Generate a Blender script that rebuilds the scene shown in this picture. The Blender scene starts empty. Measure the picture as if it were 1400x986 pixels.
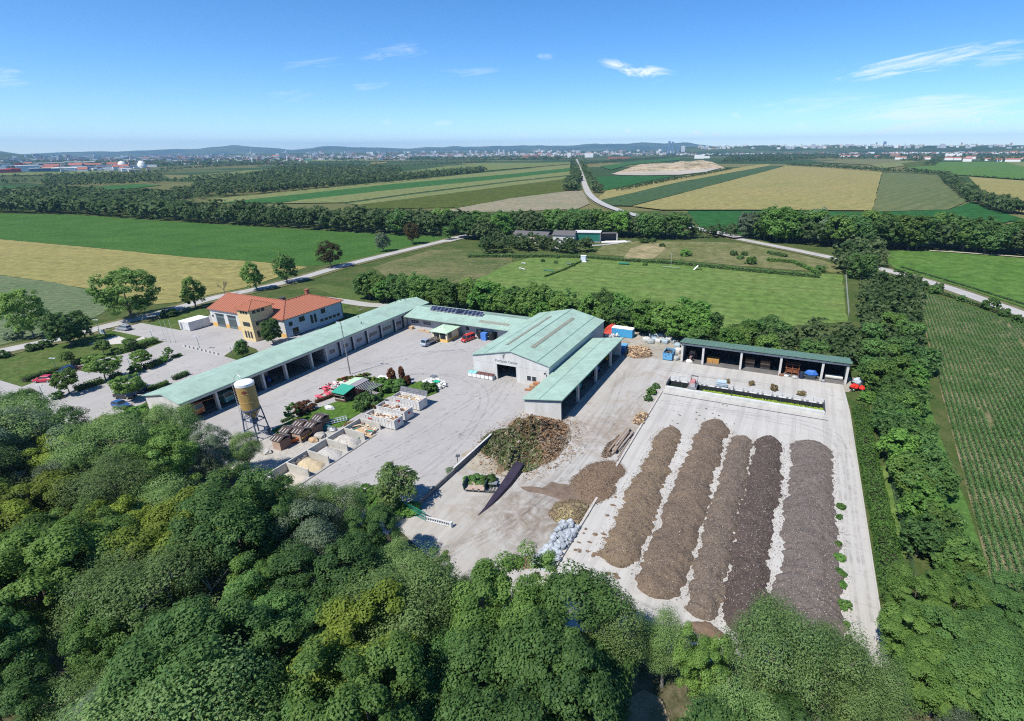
import bpy, math, random
import numpy as np
from mathutils import Vector, Matrix

SC = bpy.context.scene
COL = SC.collection
rnd = random.Random(7)
nr = np.random.default_rng(11)

# ---------------------------------------------------------------- camera
F_PX, PX0, PY0 = 707.0, 790.0, 493.0          # focal length and principal point, photograph pixels (1400 x 986)
YAW, PIT, ROL, CAM_H = math.radians(22.65), math.radians(22.2), math.radians(-0.39), 50.0
_f = Vector((-math.sin(YAW) * math.cos(PIT), math.cos(YAW) * math.cos(PIT), -math.sin(PIT)))
_r = Vector((math.cos(YAW), math.sin(YAW), 0))
_u = _r.cross(_f)
CR = _r * math.cos(ROL) + _u * math.sin(ROL)
CU = -_r * math.sin(ROL) + _u * math.cos(ROL)
CF = _f
cam_d = bpy.data.cameras.new('camera')
cam = bpy.data.objects.new('camera', cam_d)
COL.objects.link(cam)
cam.matrix_world = Matrix(((CR.x, CU.x, -CF.x, 0), (CR.y, CU.y, -CF.y, 0), (CR.z, CU.z, -CF.z, CAM_H), (0, 0, 0, 1)))
cam_d.sensor_fit = 'HORIZONTAL'
cam_d.sensor_width = 36.0
cam_d.lens = 36.0 * F_PX / 1400.0
cam_d.shift_x = (700.0 - PX0) / 1400.0
cam_d.clip_start = 0.5
cam_d.clip_end = 80000
SC.camera = cam

# ---------------------------------------------------------------- sun, sky, exposure
SUN_EL, SHADOW_AZ = math.radians(56), math.radians(20)      # shadows fall 20 degrees right of +Y
sd = Vector((math.sin(SHADOW_AZ) * math.cos(SUN_EL), math.cos(SHADOW_AZ) * math.cos(SUN_EL), -math.sin(SUN_EL)))
sl = bpy.data.lights.new('sun', 'SUN')
sl.energy = 4.9
sl.angle = math.radians(0.55)
sl.color = (1.0, 0.955, 0.88)
so = bpy.data.objects.new('sun', sl)
COL.objects.link(so)
so.rotation_euler = sd.to_track_quat('-Z', 'Y').to_euler()
so.location = (0, 0, 300)

SC.view_settings.view_transform = 'Standard'
SC.view_settings.look = 'None'
SC.view_settings.exposure = 0.42
SC.view_settings.gamma = 1.0
SC.view_settings.use_curve_mapping = False
cy = SC.cycles
cy.use_denoising = False
cy.filter_width = 1.15
cy.max_bounces = 6
cy.diffuse_bounces = 3
cy.glossy_bounces = 2
cy.transmission_bounces = 2
cy.transparent_max_bounces = 6
cy.volume_bounces = 0
cy.caustics_reflective = False
cy.caustics_refractive = False


def ray(x, y):
    return (CF + CR * ((x - PX0) / F_PX) - CU * ((y - PY0) / F_PX)).normalized()


def G(x, y, z=0.0):
    """ground (or height z) point seen at photograph pixel x, y"""
    d = CF + CR * ((x - PX0) / F_PX) - CU * ((y - PY0) / F_PX)
    t = (z - CAM_H) / d.z
    return (d.x * t, d.y * t)


def GL(pts, z=0.0):
    return [G(x, y, z) for x, y in pts]


def to_px(p):
    v = Vector(p) - Vector((0, 0, CAM_H))
    w = v.dot(CF)
    return (PX0 + F_PX * v.dot(CR) / w, PY0 - F_PX * v.dot(CU) / w)


world = bpy.data.worlds.new('World')
SC.world = world
world.use_nodes = True
wt = world.node_tree
wn, wl = wt.nodes, wt.links
wn.clear()


def wnode(t, **kw):
    n = wn.new(t)
    for k, v in kw.items():
        setattr(n, k, v)
    return n


sky = wnode('ShaderNodeTexSky', sky_type='NISHITA', sun_disc=False)
sky.sun_elevation = SUN_EL
sky.sun_rotation = math.pi + SHADOW_AZ
sky.altitude = 0
sky.air_density = 0.7
sky.dust_density = 0.0
sky.ozone_density = 6.0
tc = wnode('ShaderNodeTexCoord')


def wm(op, a, b=None, c=None):
    n = wnode('ShaderNodeMath', operation=op)
    for i, v in enumerate((a, b, c)):
        if v is None:
            continue
        if isinstance(v, (int, float)):
            n.inputs[i].default_value = v
        else:
            wl.new(v, n.inputs[i])
    return n.outputs[0]


def wdot(vec):
    n = wnode('ShaderNodeVectorMath', operation='DOT_PRODUCT')
    wl.new(tc.outputs['Generated'], n.inputs[0])
    n.inputs[1].default_value = vec
    return n.outputs['Value']


def cloud(x0, y0, x1, y1, thick, dens, stretch, nscale, seed):
    """a wisp between two sky directions: soft ellipse times fibrous noise"""
    a, b = ray(x0, y0), ray(x1, y1)
    c = (a + b).normalized()
    u = (b - a)
    L = u.length / 2
    u.normalize()
    v = c.cross(u).normalized()
    T = thick / F_PX
    su = wm('MULTIPLY', wdot(u), 1.0)
    sv = wdot(v)
    du = wm('SUBTRACT', su, c.dot(u))
    dv = wm('SUBTRACT', sv, c.dot(v))
    comb = wnode('ShaderNodeCombineXYZ')
    wl.new(wm('MULTIPLY', du, nscale / stretch), comb.inputs[0])
    wl.new(wm('MULTIPLY', dv, nscale), comb.inputs[1])
    comb.inputs[2].default_value = seed
    nz = wnode('ShaderNodeTexNoise', noise_dimensions='3D')
    wl.new(comb.outputs[0], nz.inputs['Vector'])
    nz.inputs['Scale'].default_value = 1.0
    nz.inputs['Detail'].default_value = 7
    nz.inputs['Roughness'].default_value = 0.68
    nz.inputs['Distortion'].default_value = 0.6
    uu = wm('MULTIPLY', du, 1 / L)
    vv = wm('MULTIPLY', dv, 1 / T)
    r2 = wm('ADD', wm('MULTIPLY', uu, uu), wm('MULTIPLY', vv, vv))
    m = wm('SUBTRACT', 1.0, r2)
    m = wm('ADD', m, wm('MULTIPLY', wm('SUBTRACT', nz.outputs['Fac'], 0.52), 5.0))
    mr = wnode('ShaderNodeMapRange', interpolation_type='SMOOTHSTEP')
    wl.new(m, mr.inputs['Value'])
    mr.inputs['From Min'].default_value = 0.15
    mr.inputs['From Max'].default_value = 1.5
    edge = wnode('ShaderNodeMapRange', interpolation_type='SMOOTHSTEP')
    wl.new(r2, edge.inputs['Value'])
    edge.inputs['From Min'].default_value = 1.35
    edge.inputs['From Max'].default_value = 0.3
    front = wm('GREATER_THAN', wdot(c), 0.2)
    return wm('MULTIPLY', wm('MULTIPLY', wm('MULTIPLY', mr.outputs[0], edge.outputs[0]), dens), front)


CL = [(815, 84, 930, 106, 13, .85, 3.0, 45, 1.3), (1120, 112, 1440, 52, 13, .55, 9, 110, 2.1), (1300, 88, 1440, 70, 9, .36, 9, 120, 2.9), (1110, 176, 1440, 138, 26, .55, 9, 60, 3.7), (1020, 150, 1240, 128, 14, .2, 9, 80, 3.1),
      (480, 82, 610, 58, 9, .2, 9, 110, 4.4), (370, 95, 480, 82, 7, .14, 8, 110, 5.2), (-30, 110, 50, 108, 12, .24, 6, 80, 6.6),
      (360, 132, 440, 124, 9, .14, 7, 90, 7.5), (470, 122, 540, 114, 6, .15, 8, 110, 8.3), (580, 100, 690, 96, 6, .14, 9, 110, 8.8), (725, 79, 760, 77, 5, .2, 3, 60, 9.1),
      (1310, 166, 1345, 162, 6, .8, 1.6, 60, 10.2), (995, 158, 1016, 156, 5, .6, 1.6, 70, 11.4), (930, 186, 965, 183, 6, .7, 2, 60, 12.3),
      (970, 185, 990, 184, 4, .5, 2, 60, 13.6), (850, 180, 872, 178, 4, .6, 2, 60, 14.1), (838, 189, 862, 188, 4, .5, 2, 60, 15.9),
      (1075, 173, 1130, 170, 5, .45, 3, 50, 16.2), (1180, 158, 1210, 156, 5, .4, 3, 50, 17.7), (1230, 172, 1262, 169, 5, .45, 2, 50, 18.4),
      (1270, 182, 1300, 181, 4, .4, 3, 50, 19.8), (1340, 169, 1362, 167, 4, .5, 2, 60, 20.5), (760, 191, 800, 190, 4, .45, 3, 55, 21.1),
      (520, 168, 538, 166, 4, .3, 2, 60, 22.9), (1150, 186, 1185, 185, 5, .4, 3, 50, 23.3), (1090, 186, 1120, 187, 4, .35, 3, 50, 24.8),
      (700, 186, 730, 184, 4, .25, 3, 50, 25.2), (590, 170, 625, 167, 4, .2, 3, 50, 26.3)]
acc = None
for cdef in CL:
    o = cloud(*cdef)
    acc = o if acc is None else wm('MAXIMUM', acc, o)
mix = wnode('ShaderNodeMix', data_type='RGBA')
wl.new(acc, mix.inputs['Factor'])
hs = wnode('ShaderNodeHueSaturation')
hs.inputs['Saturation'].default_value = 1.2
wl.new(sky.outputs[0], hs.inputs['Color'])
wl.new(hs.outputs[0], mix.inputs['A'])
mix.inputs['B'].default_value = (6.8, 7.0, 7.3, 1)
bg = wnode('ShaderNodeBackground')
bg.inputs['Strength'].default_value = 0.135
wl.new(mix.outputs['Result'], bg.inputs['Color'])
wo = wnode('ShaderNodeOutputWorld')
wl.new(bg.outputs[0], wo.inputs['Surface'])


# ---------------------------------------------------------------- helpers
def tag(o, label=None, cat=None, group=None, kind=None):
    if label:
        o['label'] = label
    if cat:
        o['category'] = cat
    if group:
        o['group'] = group
    if kind:
        o['kind'] = kind
    return o


def thing(name, label, cat, loc=(0, 0, 0), rz=0.0, group=None):
    o = bpy.data.objects.new(name, None)
    o.empty_display_size = 0.5
    COL.objects.link(o)
    o.location = loc if len(loc) == 3 else (loc[0], loc[1], 0)
    o.rotation_euler = (0, 0, rz)
    return tag(o, label, cat, group)


def dup(root, loc, rz=0.0, label=None, group=None, scale=None):
    """copy of a thing with copies of its parts and sub-parts (mesh data shared)"""
    r = root.copy()
    COL.objects.link(r)
    r.location = loc if len(loc) == 3 else (loc[0], loc[1], 0)
    r.rotation_euler = (0, 0, rz)
    if scale:
        r.scale = scale
    if label:
        r['label'] = label
    if group:
        r['group'] = group
    for ch in KIDS.get(root.name, []):
        c = ch.copy()
        COL.objects.link(c)
        c.parent = r
        KIDS.setdefault(r.name, []).append(c)
        for g in KIDS.get(ch.name, []):
            d = g.copy()
            COL.objects.link(d)
            d.parent = c
            KIDS.setdefault(c.name, []).append(d)
    return r


KIDS = {}


def link(name, me, parent=None):
    o = bpy.data.objects.new(name, me)
    COL.objects.link(o)
    if parent is not None:
        o.parent = parent
        KIDS.setdefault(parent.name, []).append(o)
    return o


_MATS = {}


def mat(name, col, rough=0.85, col2=None, scale=1.0, bump=0.0, bscale=None, metal=0.0, spec=0.25, detail=4, lo=.35, hi=.65, stretch=None, coord='pos'):
    if name in _MATS:
        return _MATS[name]
    m = bpy.data.materials.new(name)
    m.use_nodes = True
    nt = m.node_tree
    b = nt.nodes['Principled BSDF']
    b.inputs['Roughness'].default_value = rough
    b.inputs['Metallic'].default_value = metal
    b.inputs['Specular IOR Level'].default_value = spec
    b.inputs['Base Color'].default_value = (*col, 1)
    if col2 is not None or bump:
        if coord == 'pos':
            g = nt.nodes.new('ShaderNodeNewGeometry').outputs['Position']
        else:
            g = nt.nodes.new('ShaderNodeTexCoord').outputs['Object']
        if stretch:
            mp = nt.nodes.new('ShaderNodeMapping')
            mp.inputs['Scale'].default_value = stretch
            nt.links.new(g, mp.inputs['Vector'])
            g = mp.outputs[0]
    if col2 is not None:
        n = nt.nodes.new('ShaderNodeTexNoise')
        n.inputs['Scale'].default_value = scale
        n.inputs['Detail'].default_value = detail
        n.inputs['Roughness'].default_value = .65
        nt.links.new(g, n.inputs['Vector'])
        mr = nt.nodes.new('ShaderNodeMapRange')
        mr.inputs['From Min'].default_value = lo
        mr.inputs['From Max'].default_value = hi
        nt.links.new(n.outputs['Fac'], mr.inputs['Value'])
        mx = nt.nodes.new('ShaderNodeMix')
        mx.data_type = 'RGBA'
        mx.inputs['A'].default_value = (*col, 1)
        mx.inputs['B'].default_value = (*col2, 1)
        nt.links.new(mr.outputs[0], mx.inputs['Factor'])
        nt.links.new(mx.outputs['Result'], b.inputs['Base Color'])
    if bump:
        n2 = nt.nodes.new('ShaderNodeTexNoise')
        n2.inputs['Scale'].default_value = bscale or scale * 4
        n2.inputs['Detail'].default_value = 4
        nt.links.new(g, n2.inputs['Vector'])
        bp = nt.nodes.new('ShaderNodeBump')
        bp.inputs['Strength'].default_value = min(1, bump)
        bp.inputs['Distance'].default_value = bump
        nt.links.new(n2.outputs['Fac'], bp.inputs['Height'])
        nt.links.new(bp.outputs[0], b.inputs['Normal'])
    _MATS[name] = m
    return m


class NT:
    """small node helper for the more elaborate materials"""

    def __init__(self, name, rough=0.9, spec=0.15):
        self.m = bpy.data.materials.new(name)
        self.m.use_nodes = True
        self.t = self.m.node_tree
        self.b = self.t.nodes['Principled BSDF']
        self.b.inputs['Roughness'].default_value = rough
        self.b.inputs['Specular IOR Level'].default_value = spec
        self.pos = self.t.nodes.new('ShaderNodeNewGeometry').outputs['Position']
        _MATS[name] = self.m

    def map(self, scale=(1, 1, 1), rot=(0, 0, 0)):
        n = self.t.nodes.new('ShaderNodeMapping')
        n.vector_type = 'POINT'
        n.inputs['Scale'].default_value = scale
        n.inputs['Rotation'].default_value = rot
        self.t.links.new(self.pos, n.inputs['Vector'])
        return n.outputs[0]

    def put(self, sock, v):
        if isinstance(v, (int, float)):
            sock.default_value = v
        elif isinstance(v, tuple):
            sock.default_value = (*v, 1) if len(v) == 3 else v
        else:
            self.t.links.new(v, sock)

    def noise(self, scale, detail=4, rough=.6, vec=None, dist=0):
        n = self.t.nodes.new('ShaderNodeTexNoise')
        n.inputs['Scale'].default_value = scale
        n.inputs['Detail'].default_value = detail
        n.inputs['Roughness'].default_value = rough
        n.inputs['Distortion'].default_value = dist
        self.t.links.new(vec or self.pos, n.inputs['Vector'])
        return n.outputs['Fac']

    def vor(self, scale, feature='F1', out='Distance', vec=None, rand=1):
        n = self.t.nodes.new('ShaderNodeTexVoronoi')
        n.feature = feature
        n.inputs['Scale'].default_value = scale
        n.inputs['Randomness'].default_value = rand
        self.t.links.new(vec or self.pos, n.inputs['Vector'])
        return n.outputs[out]

    def rng(self, v, a, b, c=0., d=1., smooth=False):
        n = self.t.nodes.new('ShaderNodeMapRange')
        if smooth:
            n.interpolation_type = 'SMOOTHSTEP'
        self.put(n.inputs['Value'], v)
        for k, x in zip(('From Min', 'From Max', 'To Min', 'To Max'), (a, b, c, d)):
            n.inputs[k].default_value = x
        return n.outputs[0]

    def math(self, op, a, b=0.):
        n = self.t.nodes.new('ShaderNodeMath')
        n.operation = op
        self.put(n.inputs[0], a)
        self.put(n.inputs[1], b)
        return n.outputs[0]

    def mix(self, f, a, b, mode='MIX'):
        n = self.t.nodes.new('ShaderNodeMix')
        n.data_type = 'RGBA'
        n.blend_type = mode
        self.put(n.inputs['Factor'], f)
        self.put(n.inputs['A'], a)
        self.put(n.inputs['B'], b)
        return n.outputs['Result']

    def xyz(self, vec=None):
        n = self.t.nodes.new('ShaderNodeSeparateXYZ')
        self.t.links.new(vec or self.pos, n.inputs[0])
        return n.outputs

    def attr(self, name):
        n = self.t.nodes.new('ShaderNodeAttribute')
        n.attribute_name = name
        return n.outputs['Fac']

    def color(self, c):
        self.put(self.b.inputs['Base Color'], c)
        return self

    def bump(self, h, dist=.05, strength=.8):
        n = self.t.nodes.new('ShaderNodeBump')
        n.inputs['Strength'].default_value = strength
        n.inputs['Distance'].default_value = dist
        self.t.links.new(h, n.inputs['Height'])
        self.t.links.new(n.outputs[0], self.b.inputs['Normal'])
        return self


class MB:
    """collects shapes, then links them as one mesh object"""

    def __init__(self):
        self.v, self.f, self.m = [], [], []

    def poly(self, pts, mi=0):
        i = len(self.v)
        self.v += [tuple(p) for p in pts]
        self.f.append(tuple(range(i, i + len(pts))))
        self.m.append(mi)
        return self

    def box(self, x0, y0, z0, x1, y1, z1, mi=0):
        i = len(self.v)
        self.v += [(x, y, z) for z in (z0, z1) for x, y in ((x0, y0), (x1, y0), (x1, y1), (x0, y1))]
        for q in ((0, 3, 2, 1), (4, 5, 6, 7), (0, 1, 5, 4), (1, 2, 6, 5), (2, 3, 7, 6), (3, 0, 4, 7)):
            self.f.append(tuple(i + k for k in q))
            self.m.append(mi)
        return self

    def cbox(self, cx, cy, cz, sx, sy, sz, rz=0., mi=0, rx=0., ry=0.):
        R = Matrix.Rotation(rz, 3, 'Z') @ Matrix.Rotation(ry, 3, 'Y') @ Matrix.Rotation(rx, 3, 'X')
        i = len(self.v)
        for z in (-.5, .5):
            for x, y in ((-.5, -.5), (.5, -.5), (.5, .5), (-.5, .5)):
                p = R @ Vector((x * sx, y * sy, z * sz))
                self.v.append((p.x + cx, p.y + cy, p.z + cz))
        for q in ((0, 3, 2, 1), (4, 5, 6, 7), (0, 1, 5, 4), (1, 2, 6, 5), (2, 3, 7, 6), (3, 0, 4, 7)):
            self.f.append(tuple(i + k for k in q))
            self.m.append(mi)
        return self

    def loft(self, secs, mi=0, cap=True):
        """rings of equal length -> skin"""
        i = len(self.v)
        n = len(secs[0])
        for s in secs:
            self.v += [tuple(p) for p in s]
        for k in range(len(secs) - 1):
            for j in range(n):
                a, b = i + k * n + j, i + k * n + (j + 1) % n
                self.f.append((a, b, b + n, a + n))
                self.m.append(mi)
        if cap:
            self.f.append(tuple(i + j for j in reversed(range(n))))
            self.f.append(tuple(i + (len(secs) - 1) * n + j for j in range(n)))
            self.m += [mi, mi]
        return self

    def prism(self, poly, z0, z1, mi=0):
        return self.loft([[(x, y, z0) for x, y in poly], [(x, y, z1) for x, y in poly]], mi)

    def frustum(self, x0, y0, x1, y1, z0, z1, inset, mi=0):
        a = [(x0, y0, z0), (x1, y0, z0), (x1, y1, z0), (x0, y1, z0)]
        s = inset if isinstance(inset, (tuple, list)) else (inset,) * 4
        b = [(x0 + s[0], y0 + s[2], z1), (x1 - s[1], y0 + s[2], z1), (x1 - s[1], y1 - s[3], z1), (x0 + s[0], y1 - s[3], z1)]
        return self.loft([a, b], mi)

    def tube(self, p, q, r, r2=None, n=8, mi=0, cap=True):
        p, q = Vector(p), Vector(q)
        r2 = r if r2 is None else r2
        d = (q - p).normalized()
        a = d.orthogonal().normalized()
        b = d.cross(a)
        ring = lambda c, rr: [tuple(c + (a * math.cos(t) + b * math.sin(t)) * rr) for t in (2 * math.pi * k / n for k in range(n))]
        return self.loft([ring(p, r), ring(q, r2)], mi, cap)

    def path(self, pts, r, n=6, mi=0):
        for a, b in zip(pts, pts[1:]):
            self.tube(a, b, r, n=n, mi=mi)
        return self

    def lathe(self, prof, cx=0, cy=0, n=24, mi=0):
        return self.loft([[(cx + r * math.cos(t), cy + r * math.sin(t), z) for t in (2 * math.pi * k / n for k in range(n))] for r, z in prof], mi)

    def rock(self, c, s, rg, mi=0, n=6):
        """irregular faceted lump"""
        secs = []
        for t, k in ((-.5, .55), (-.15, 1.0), (.3, .85), (.5, .4)):
            secs.append([(c[0] + s[0] * .5 * k * math.cos(a) * rg.uniform(.75, 1.2), c[1] + s[1] * .5 * k * math.sin(a) * rg.uniform(.75, 1.2),
                          c[2] + s[2] * (t + rg.uniform(-.06, .06))) for a in (2 * math.pi * (j + rg.random() * .5) / n for j in range(n))])
        return self.loft(secs, mi)

    def build(self, name, mats, parent=None, absolute=False, smooth=False):
        me = bpy.data.meshes.new(name)
        v = self.v
        if absolute and parent is not None:
            lx, ly, lz = parent.location
            v = [(x - lx, y - ly, z - lz) for x, y, z in v]
        me.from_pydata(v, [], self.f)
        if not isinstance(mats, (list, tuple)):
            mats = [mats]
        for m in mats:
            me.materials.append(m)
        if len(mats) > 1:
            me.polygons.foreach_set('material_index', self.m)
        if smooth:
            me.polygons.foreach_set('use_smooth', [True] * len(self.f))
        me.update()
        return link(name, me, parent)


def struct(name, mb, m, label=None):
    o = mb.build(name, m)
    return tag(o, label, None, None, 'structure')


def sheet(name, pts, z, m, label=None):
    return struct(name, MB().poly([(x, y, z) for x, y in pts]), m, label)


def np_mesh(name, V, Fq, m, parent=None, attr=None, smooth=False):
    """fast mesh from arrays; Fq is (n,4) or (n,3)"""
    me = bpy.data.meshes.new(name)
    V = np.asarray(V, dtype=np.float32)
    Fq = np.asarray(Fq, dtype=np.int32)
    n, k = Fq.shape
    me.vertices.add(len(V))
    me.vertices.foreach_set('co', V.ravel())
    me.loops.add(n * k)
    me.loops.foreach_set('vertex_index', Fq.ravel())
    me.polygons.add(n)
    me.polygons.foreach_set('loop_start', np.arange(0, n * k, k, dtype=np.int32))
    me.polygons.foreach_set('loop_total', np.full(n, k, dtype=np.int32))
    if smooth:
        me.polygons.foreach_set('use_smooth', np.ones(n, dtype=bool))
    if attr is not None:
        a = me.attributes.new('tint', 'FLOAT', 'POINT')
        a.data.foreach_set('value', np.asarray(attr, dtype=np.float32))
    for mm in (m if isinstance(m, (list, tuple)) else [m]):
        me.materials.append(mm)
    me.update(calc_edges=True)
    return me


def vnoise(x, y, seed=0):
    """smooth value noise in -1..1"""
    rg = np.random.default_rng(seed)
    tab = rg.random((64, 64)) * 2 - 1
    xi, yi = np.floor(x).astype(int), np.floor(y).astype(int)
    fx, fy = x - xi, y - yi
    fx, fy = fx * fx * (3 - 2 * fx), fy * fy * (3 - 2 * fy)
    g = lambda a, b: tab[a % 64, b % 64]
    return (g(xi, yi) * (1 - fx) + g(xi + 1, yi) * fx) * (1 - fy) + (g(xi, yi + 1) * (1 - fx) + g(xi + 1, yi + 1) * fx) * fy


def fbm(x, y, seed=0, oct=4):
    s, a = 0, 1.0
    for k in range(oct):
        s = s + a * vnoise(x * 2 ** k, y * 2 ** k, seed + k)
        a *= .5
    return s


def leaf_arrays(P, N, S, rg, asp=.62, jitter=.75):
    """one pointed leaf quad per point"""
    n = len(P)
    Nn = N + rg.normal(0, jitter, (n, 3))
    Nn /= np.linalg.norm(Nn, axis=1, keepdims=True) + 1e-9
    t = np.cross(Nn, rg.normal(0, 1, (n, 3)))
    t /= np.linalg.norm(t, axis=1, keepdims=True) + 1e-9
    b = np.cross(Nn, t)
    S = np.asarray(S).reshape(-1, 1) * np.ones((n, 1))
    q = np.stack([P - t * S * .55, P - b * S * .5 * asp + Nn * S * .12, P + t * S * .55, P + b * S * .5 * asp + Nn * S * .12], 1)
    return q.reshape(-1, 3), np.arange(n * 4).reshape(n, 4)
# ================================================================ ground, fields, roads
def field_mat(name, c1, c2, ang=0., row=0., rowcol=None, patch=.02, fine=1.2, bump=.15, rowamt=.5, streak=None, tram=0):
    """crop: colour patches, fine grain, drill rows along the heading ang (degrees from +X)"""
    k = NT(name, .95, .05)
    n1 = k.noise(patch, 5, .65)
    n2 = k.noise(fine, 3, .7)
    f = k.math('ADD', k.math('MULTIPLY', n1, .6), k.math('MULTIPLY', n2, .4))
    c = k.mix(k.rng(f, .38, .62), c1, c2)
    c = k.mix(1.0, c, k.mix(k.rng(k.noise(fine * .45, 5, .8), .36, .64), (.62, .64, .62), (1.3, 1.28, 1.25)), 'MULTIPLY')
    v = k.map((1, 1, 1), (0, 0, -math.radians(ang)))
    if streak:
        v2 = k.t.nodes.new('ShaderNodeMapping')
        v2.inputs['Scale'].default_value = (.004, streak, 1)
        k.t.links.new(v, v2.inputs['Vector'])
        s = k.noise(1.0, 4, .6, v2.outputs[0])
        c = k.mix(k.math('MULTIPLY', k.rng(s, .42, .62), .35), c, c2)
    h = n2
    if row:
        y = k.xyz(v)['Y']
        w = k.math('SINE', k.math('MULTIPLY', y, 2 * math.pi / row))
        wob = k.math('ADD', w, k.math('MULTIPLY', k.math('SUBTRACT', n2, .5), 1.5))
        c = k.mix(k.math('MULTIPLY', k.rng(wob, .1, .9), rowamt), c, rowcol or c2)
        h = k.math('ADD', h, k.math('MULTIPLY', w, .3))
    if tram:
        y = k.xyz(v)['Y']
        pp = k.math('ABSOLUTE', k.math('SUBTRACT', k.math('PINGPONG', y, tram), 1.1))
        c = k.mix(k.math('MULTIPLY', k.math('MULTIPLY', k.rng(pp, .5, .2), k.rng(n1, .3, .6)), .5), c, tuple(x * .55 for x in c1))
    k.color(c)
    k.bump(h, bump, .7)
    return k.m


GREEN, DKGREEN, PALE = (.035, .1, .018), (.022, .062, .014), (.13, .15, .05)
# land as one sheet to the horizon: patchwork of far fields
k = NT('land', .95, .05)
v = k.map((.0016, .0042, 1), (0, 0, .5))
cell = k.vor(1.0, 'F1', 'Color', v)
sep = k.t.nodes.new('ShaderNodeSeparateColor')
k.t.links.new(cell, sep.inputs[0])
c = k.mix(k.rng(sep.outputs[0], .25, .75), (.035, .07, .02), (.16, .15, .06))
c = k.mix(k.rng(sep.outputs[1], .55, .6), c, (.03, .065, .02))
c = k.mix(k.math('MULTIPLY', k.rng(k.noise(.5, 6, .7), .4, .65), .5), c, (.06, .075, .03))
k.color(c).bump(k.noise(1.5, 5), .2)
land = struct('land', MB().poly([(-45000, -3000, -.3), (45000, -3000, -.3), (45000, 60000, -.3), (-45000, 60000, -.3)]), k.m)
# grassy ground round the depot
k = NT('verge_grass', .95, .05)
c = k.mix(k.rng(k.noise(.12, 6, .7), .38, .62), (.045, .082, .02), (.1, .11, .042))
c = k.mix(k.rng(k.noise(2.2, 4, .7), .5, .7), c, (.03, .06, .015))
k.color(c).bump(k.noise(3, 5), .25)
GRASSY = k.m
sheet('grassland', GL([(-260, 520), (-200, 400), (-100, 320), (0, 288), (300, 285), (640, 290), (900, 288), (1200, 300), (1560, 320)], 0) + [(180, 60), (120, 5), (60, -20), (-120, -20), (-260, 20)], -.08, GRASSY)

k = NT('forest_soil', .95, .05)
c = k.mix(k.rng(k.noise(.25, 6, .7), .42, .6), (.05, .06, .025), (.16, .13, .085))
k.color(c).bump(k.noise(2, 5), .3)
SOIL = k.m
sheet('wood_floor', [(-140, -10), (60, -10), (60, 30), (19, 47), (-4, 42), (-30, 39), (-46, 46), (-72, 43), (-80, 50), (-100, 50), (-135, 62), (-160, 50)], -.05, SOIL)
sheet('sandy_clearing', GL([(840, 1010), (850, 960), (880, 942), (905, 955), (915, 985), (910, 1010)]), -.03, mat('pale_soil', (.34, .27, .19), .95, (.2, .17, .1), .5, .1))
sheet('sandy_track', GL([(1238, 912), (1255, 905), (1278, 930), (1300, 960), (1280, 975), (1255, 950)]), -.03, mat('pale_soil', (.34, .27, .19)))

HAY = field_mat('pale_meadow', (.11, .15, .045), (.15, .17, .062), 20, 0, patch=.03, fine=.8)
WHEAT = field_mat('ripening_wheat', (.2, .2, .07), (.26, .22, .085), 8, 6, (.175, .19, .066), .012, .5, .12, .25, streak=.06, tram=12)
WHEAT2 = field_mat('golden_barley', (.205, .2, .075), (.27, .225, .092), 68, 9, (.18, .185, .068), .01, .35, .12, .3, streak=.05, tram=14)
SOY = field_mat('green_soy', (.042, .105, .022), (.07, .15, .034), 12, 1.5, (.028, .072, .016), .05, 1.2, .4, .5, tram=16)
BEET = field_mat('grey_green_beet', (.085, .13, .06), (.12, .155, .08), 12, 2.2, (.16, .165, .1), .04, .9, .2, .45)
MAIZE = field_mat('young_maize', (.05, .09, .025), (.2, .17, .09), 60, 1.6, (.04, .085, .022), .035, .8, .2, .5)
BANDG = field_mat('green_band', (.03, .1, .025), (.045, .115, .03), 30, 0, patch=.02, fine=.3)
BANDP = field_mat('pale_band', (.14, .17, .06), (.17, .18, .075), 30, 5, (.12, .16, .055), .01, .3, .1, .3)
OLIVE = field_mat('olive_band', (.062, .085, .016), (.078, .095, .02), 30, 0, patch=.02, fine=.3)
GREYG = field_mat('grey_green_grain', (.095, .125, .05), (.125, .14, .06), 70, 12, (.07, .105, .042), .01, .3, .1, .45, streak=.04, tram=14)
DKBAND = field_mat('dark_green_grain', (.045, .085, .035), (.055, .095, .04), 30, 0, patch=.02, fine=.3)
PASTURE = field_mat('bright_pasture', (.06, .135, .026), (.095, .165, .04), 20, 0, patch=.03, fine=.5)
MEADOW = field_mat('mown_meadow', (.095, .17, .04), (.14, .185, .058), 5, 5, (.07, .12, .028), .03, .6, .06, .25)
RUDERAL = field_mat('rough_grass', (.1, .12, .04), (.18, .17, .085), 40, 0, patch=.05, fine=.5)
SANDY = field_mat('sandy_bank', (.34, .28, .17), (.2, .18, .09), 60, 3, (.16, .15, .07), .06, .4)
PINK = field_mat('flowering_fallow', (.24, .2, .14), (.16, .17, .085), 10, 3, (.36, .31, .26), .03, .35)
DEEP = field_mat('deep_green_crop', (.022, .085, .022), (.028, .1, .026), 10, 0, patch=.02, fine=.3)

def ragged(P, seed):
    rg = random.Random(seed)
    out = []
    for (x0, y0), (x1, y1) in zip(P, P[1:] + P[:1]):
        L = math.hypot(x1 - x0, y1 - y0)
        D = math.hypot(x0, y0)
        n = max(1, min(40, int(L / max(5, D * .012))))
        a = min(.12 * L / n, .3 + D * .0004)
        for k in range(n):
            t = k / n
            j = 0 if k == 0 else a
            out.append((x0 + (x1 - x0) * t + rg.uniform(-j, j), y0 + (y1 - y0) * t + rg.uniform(-j, j)))
    return out


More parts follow.
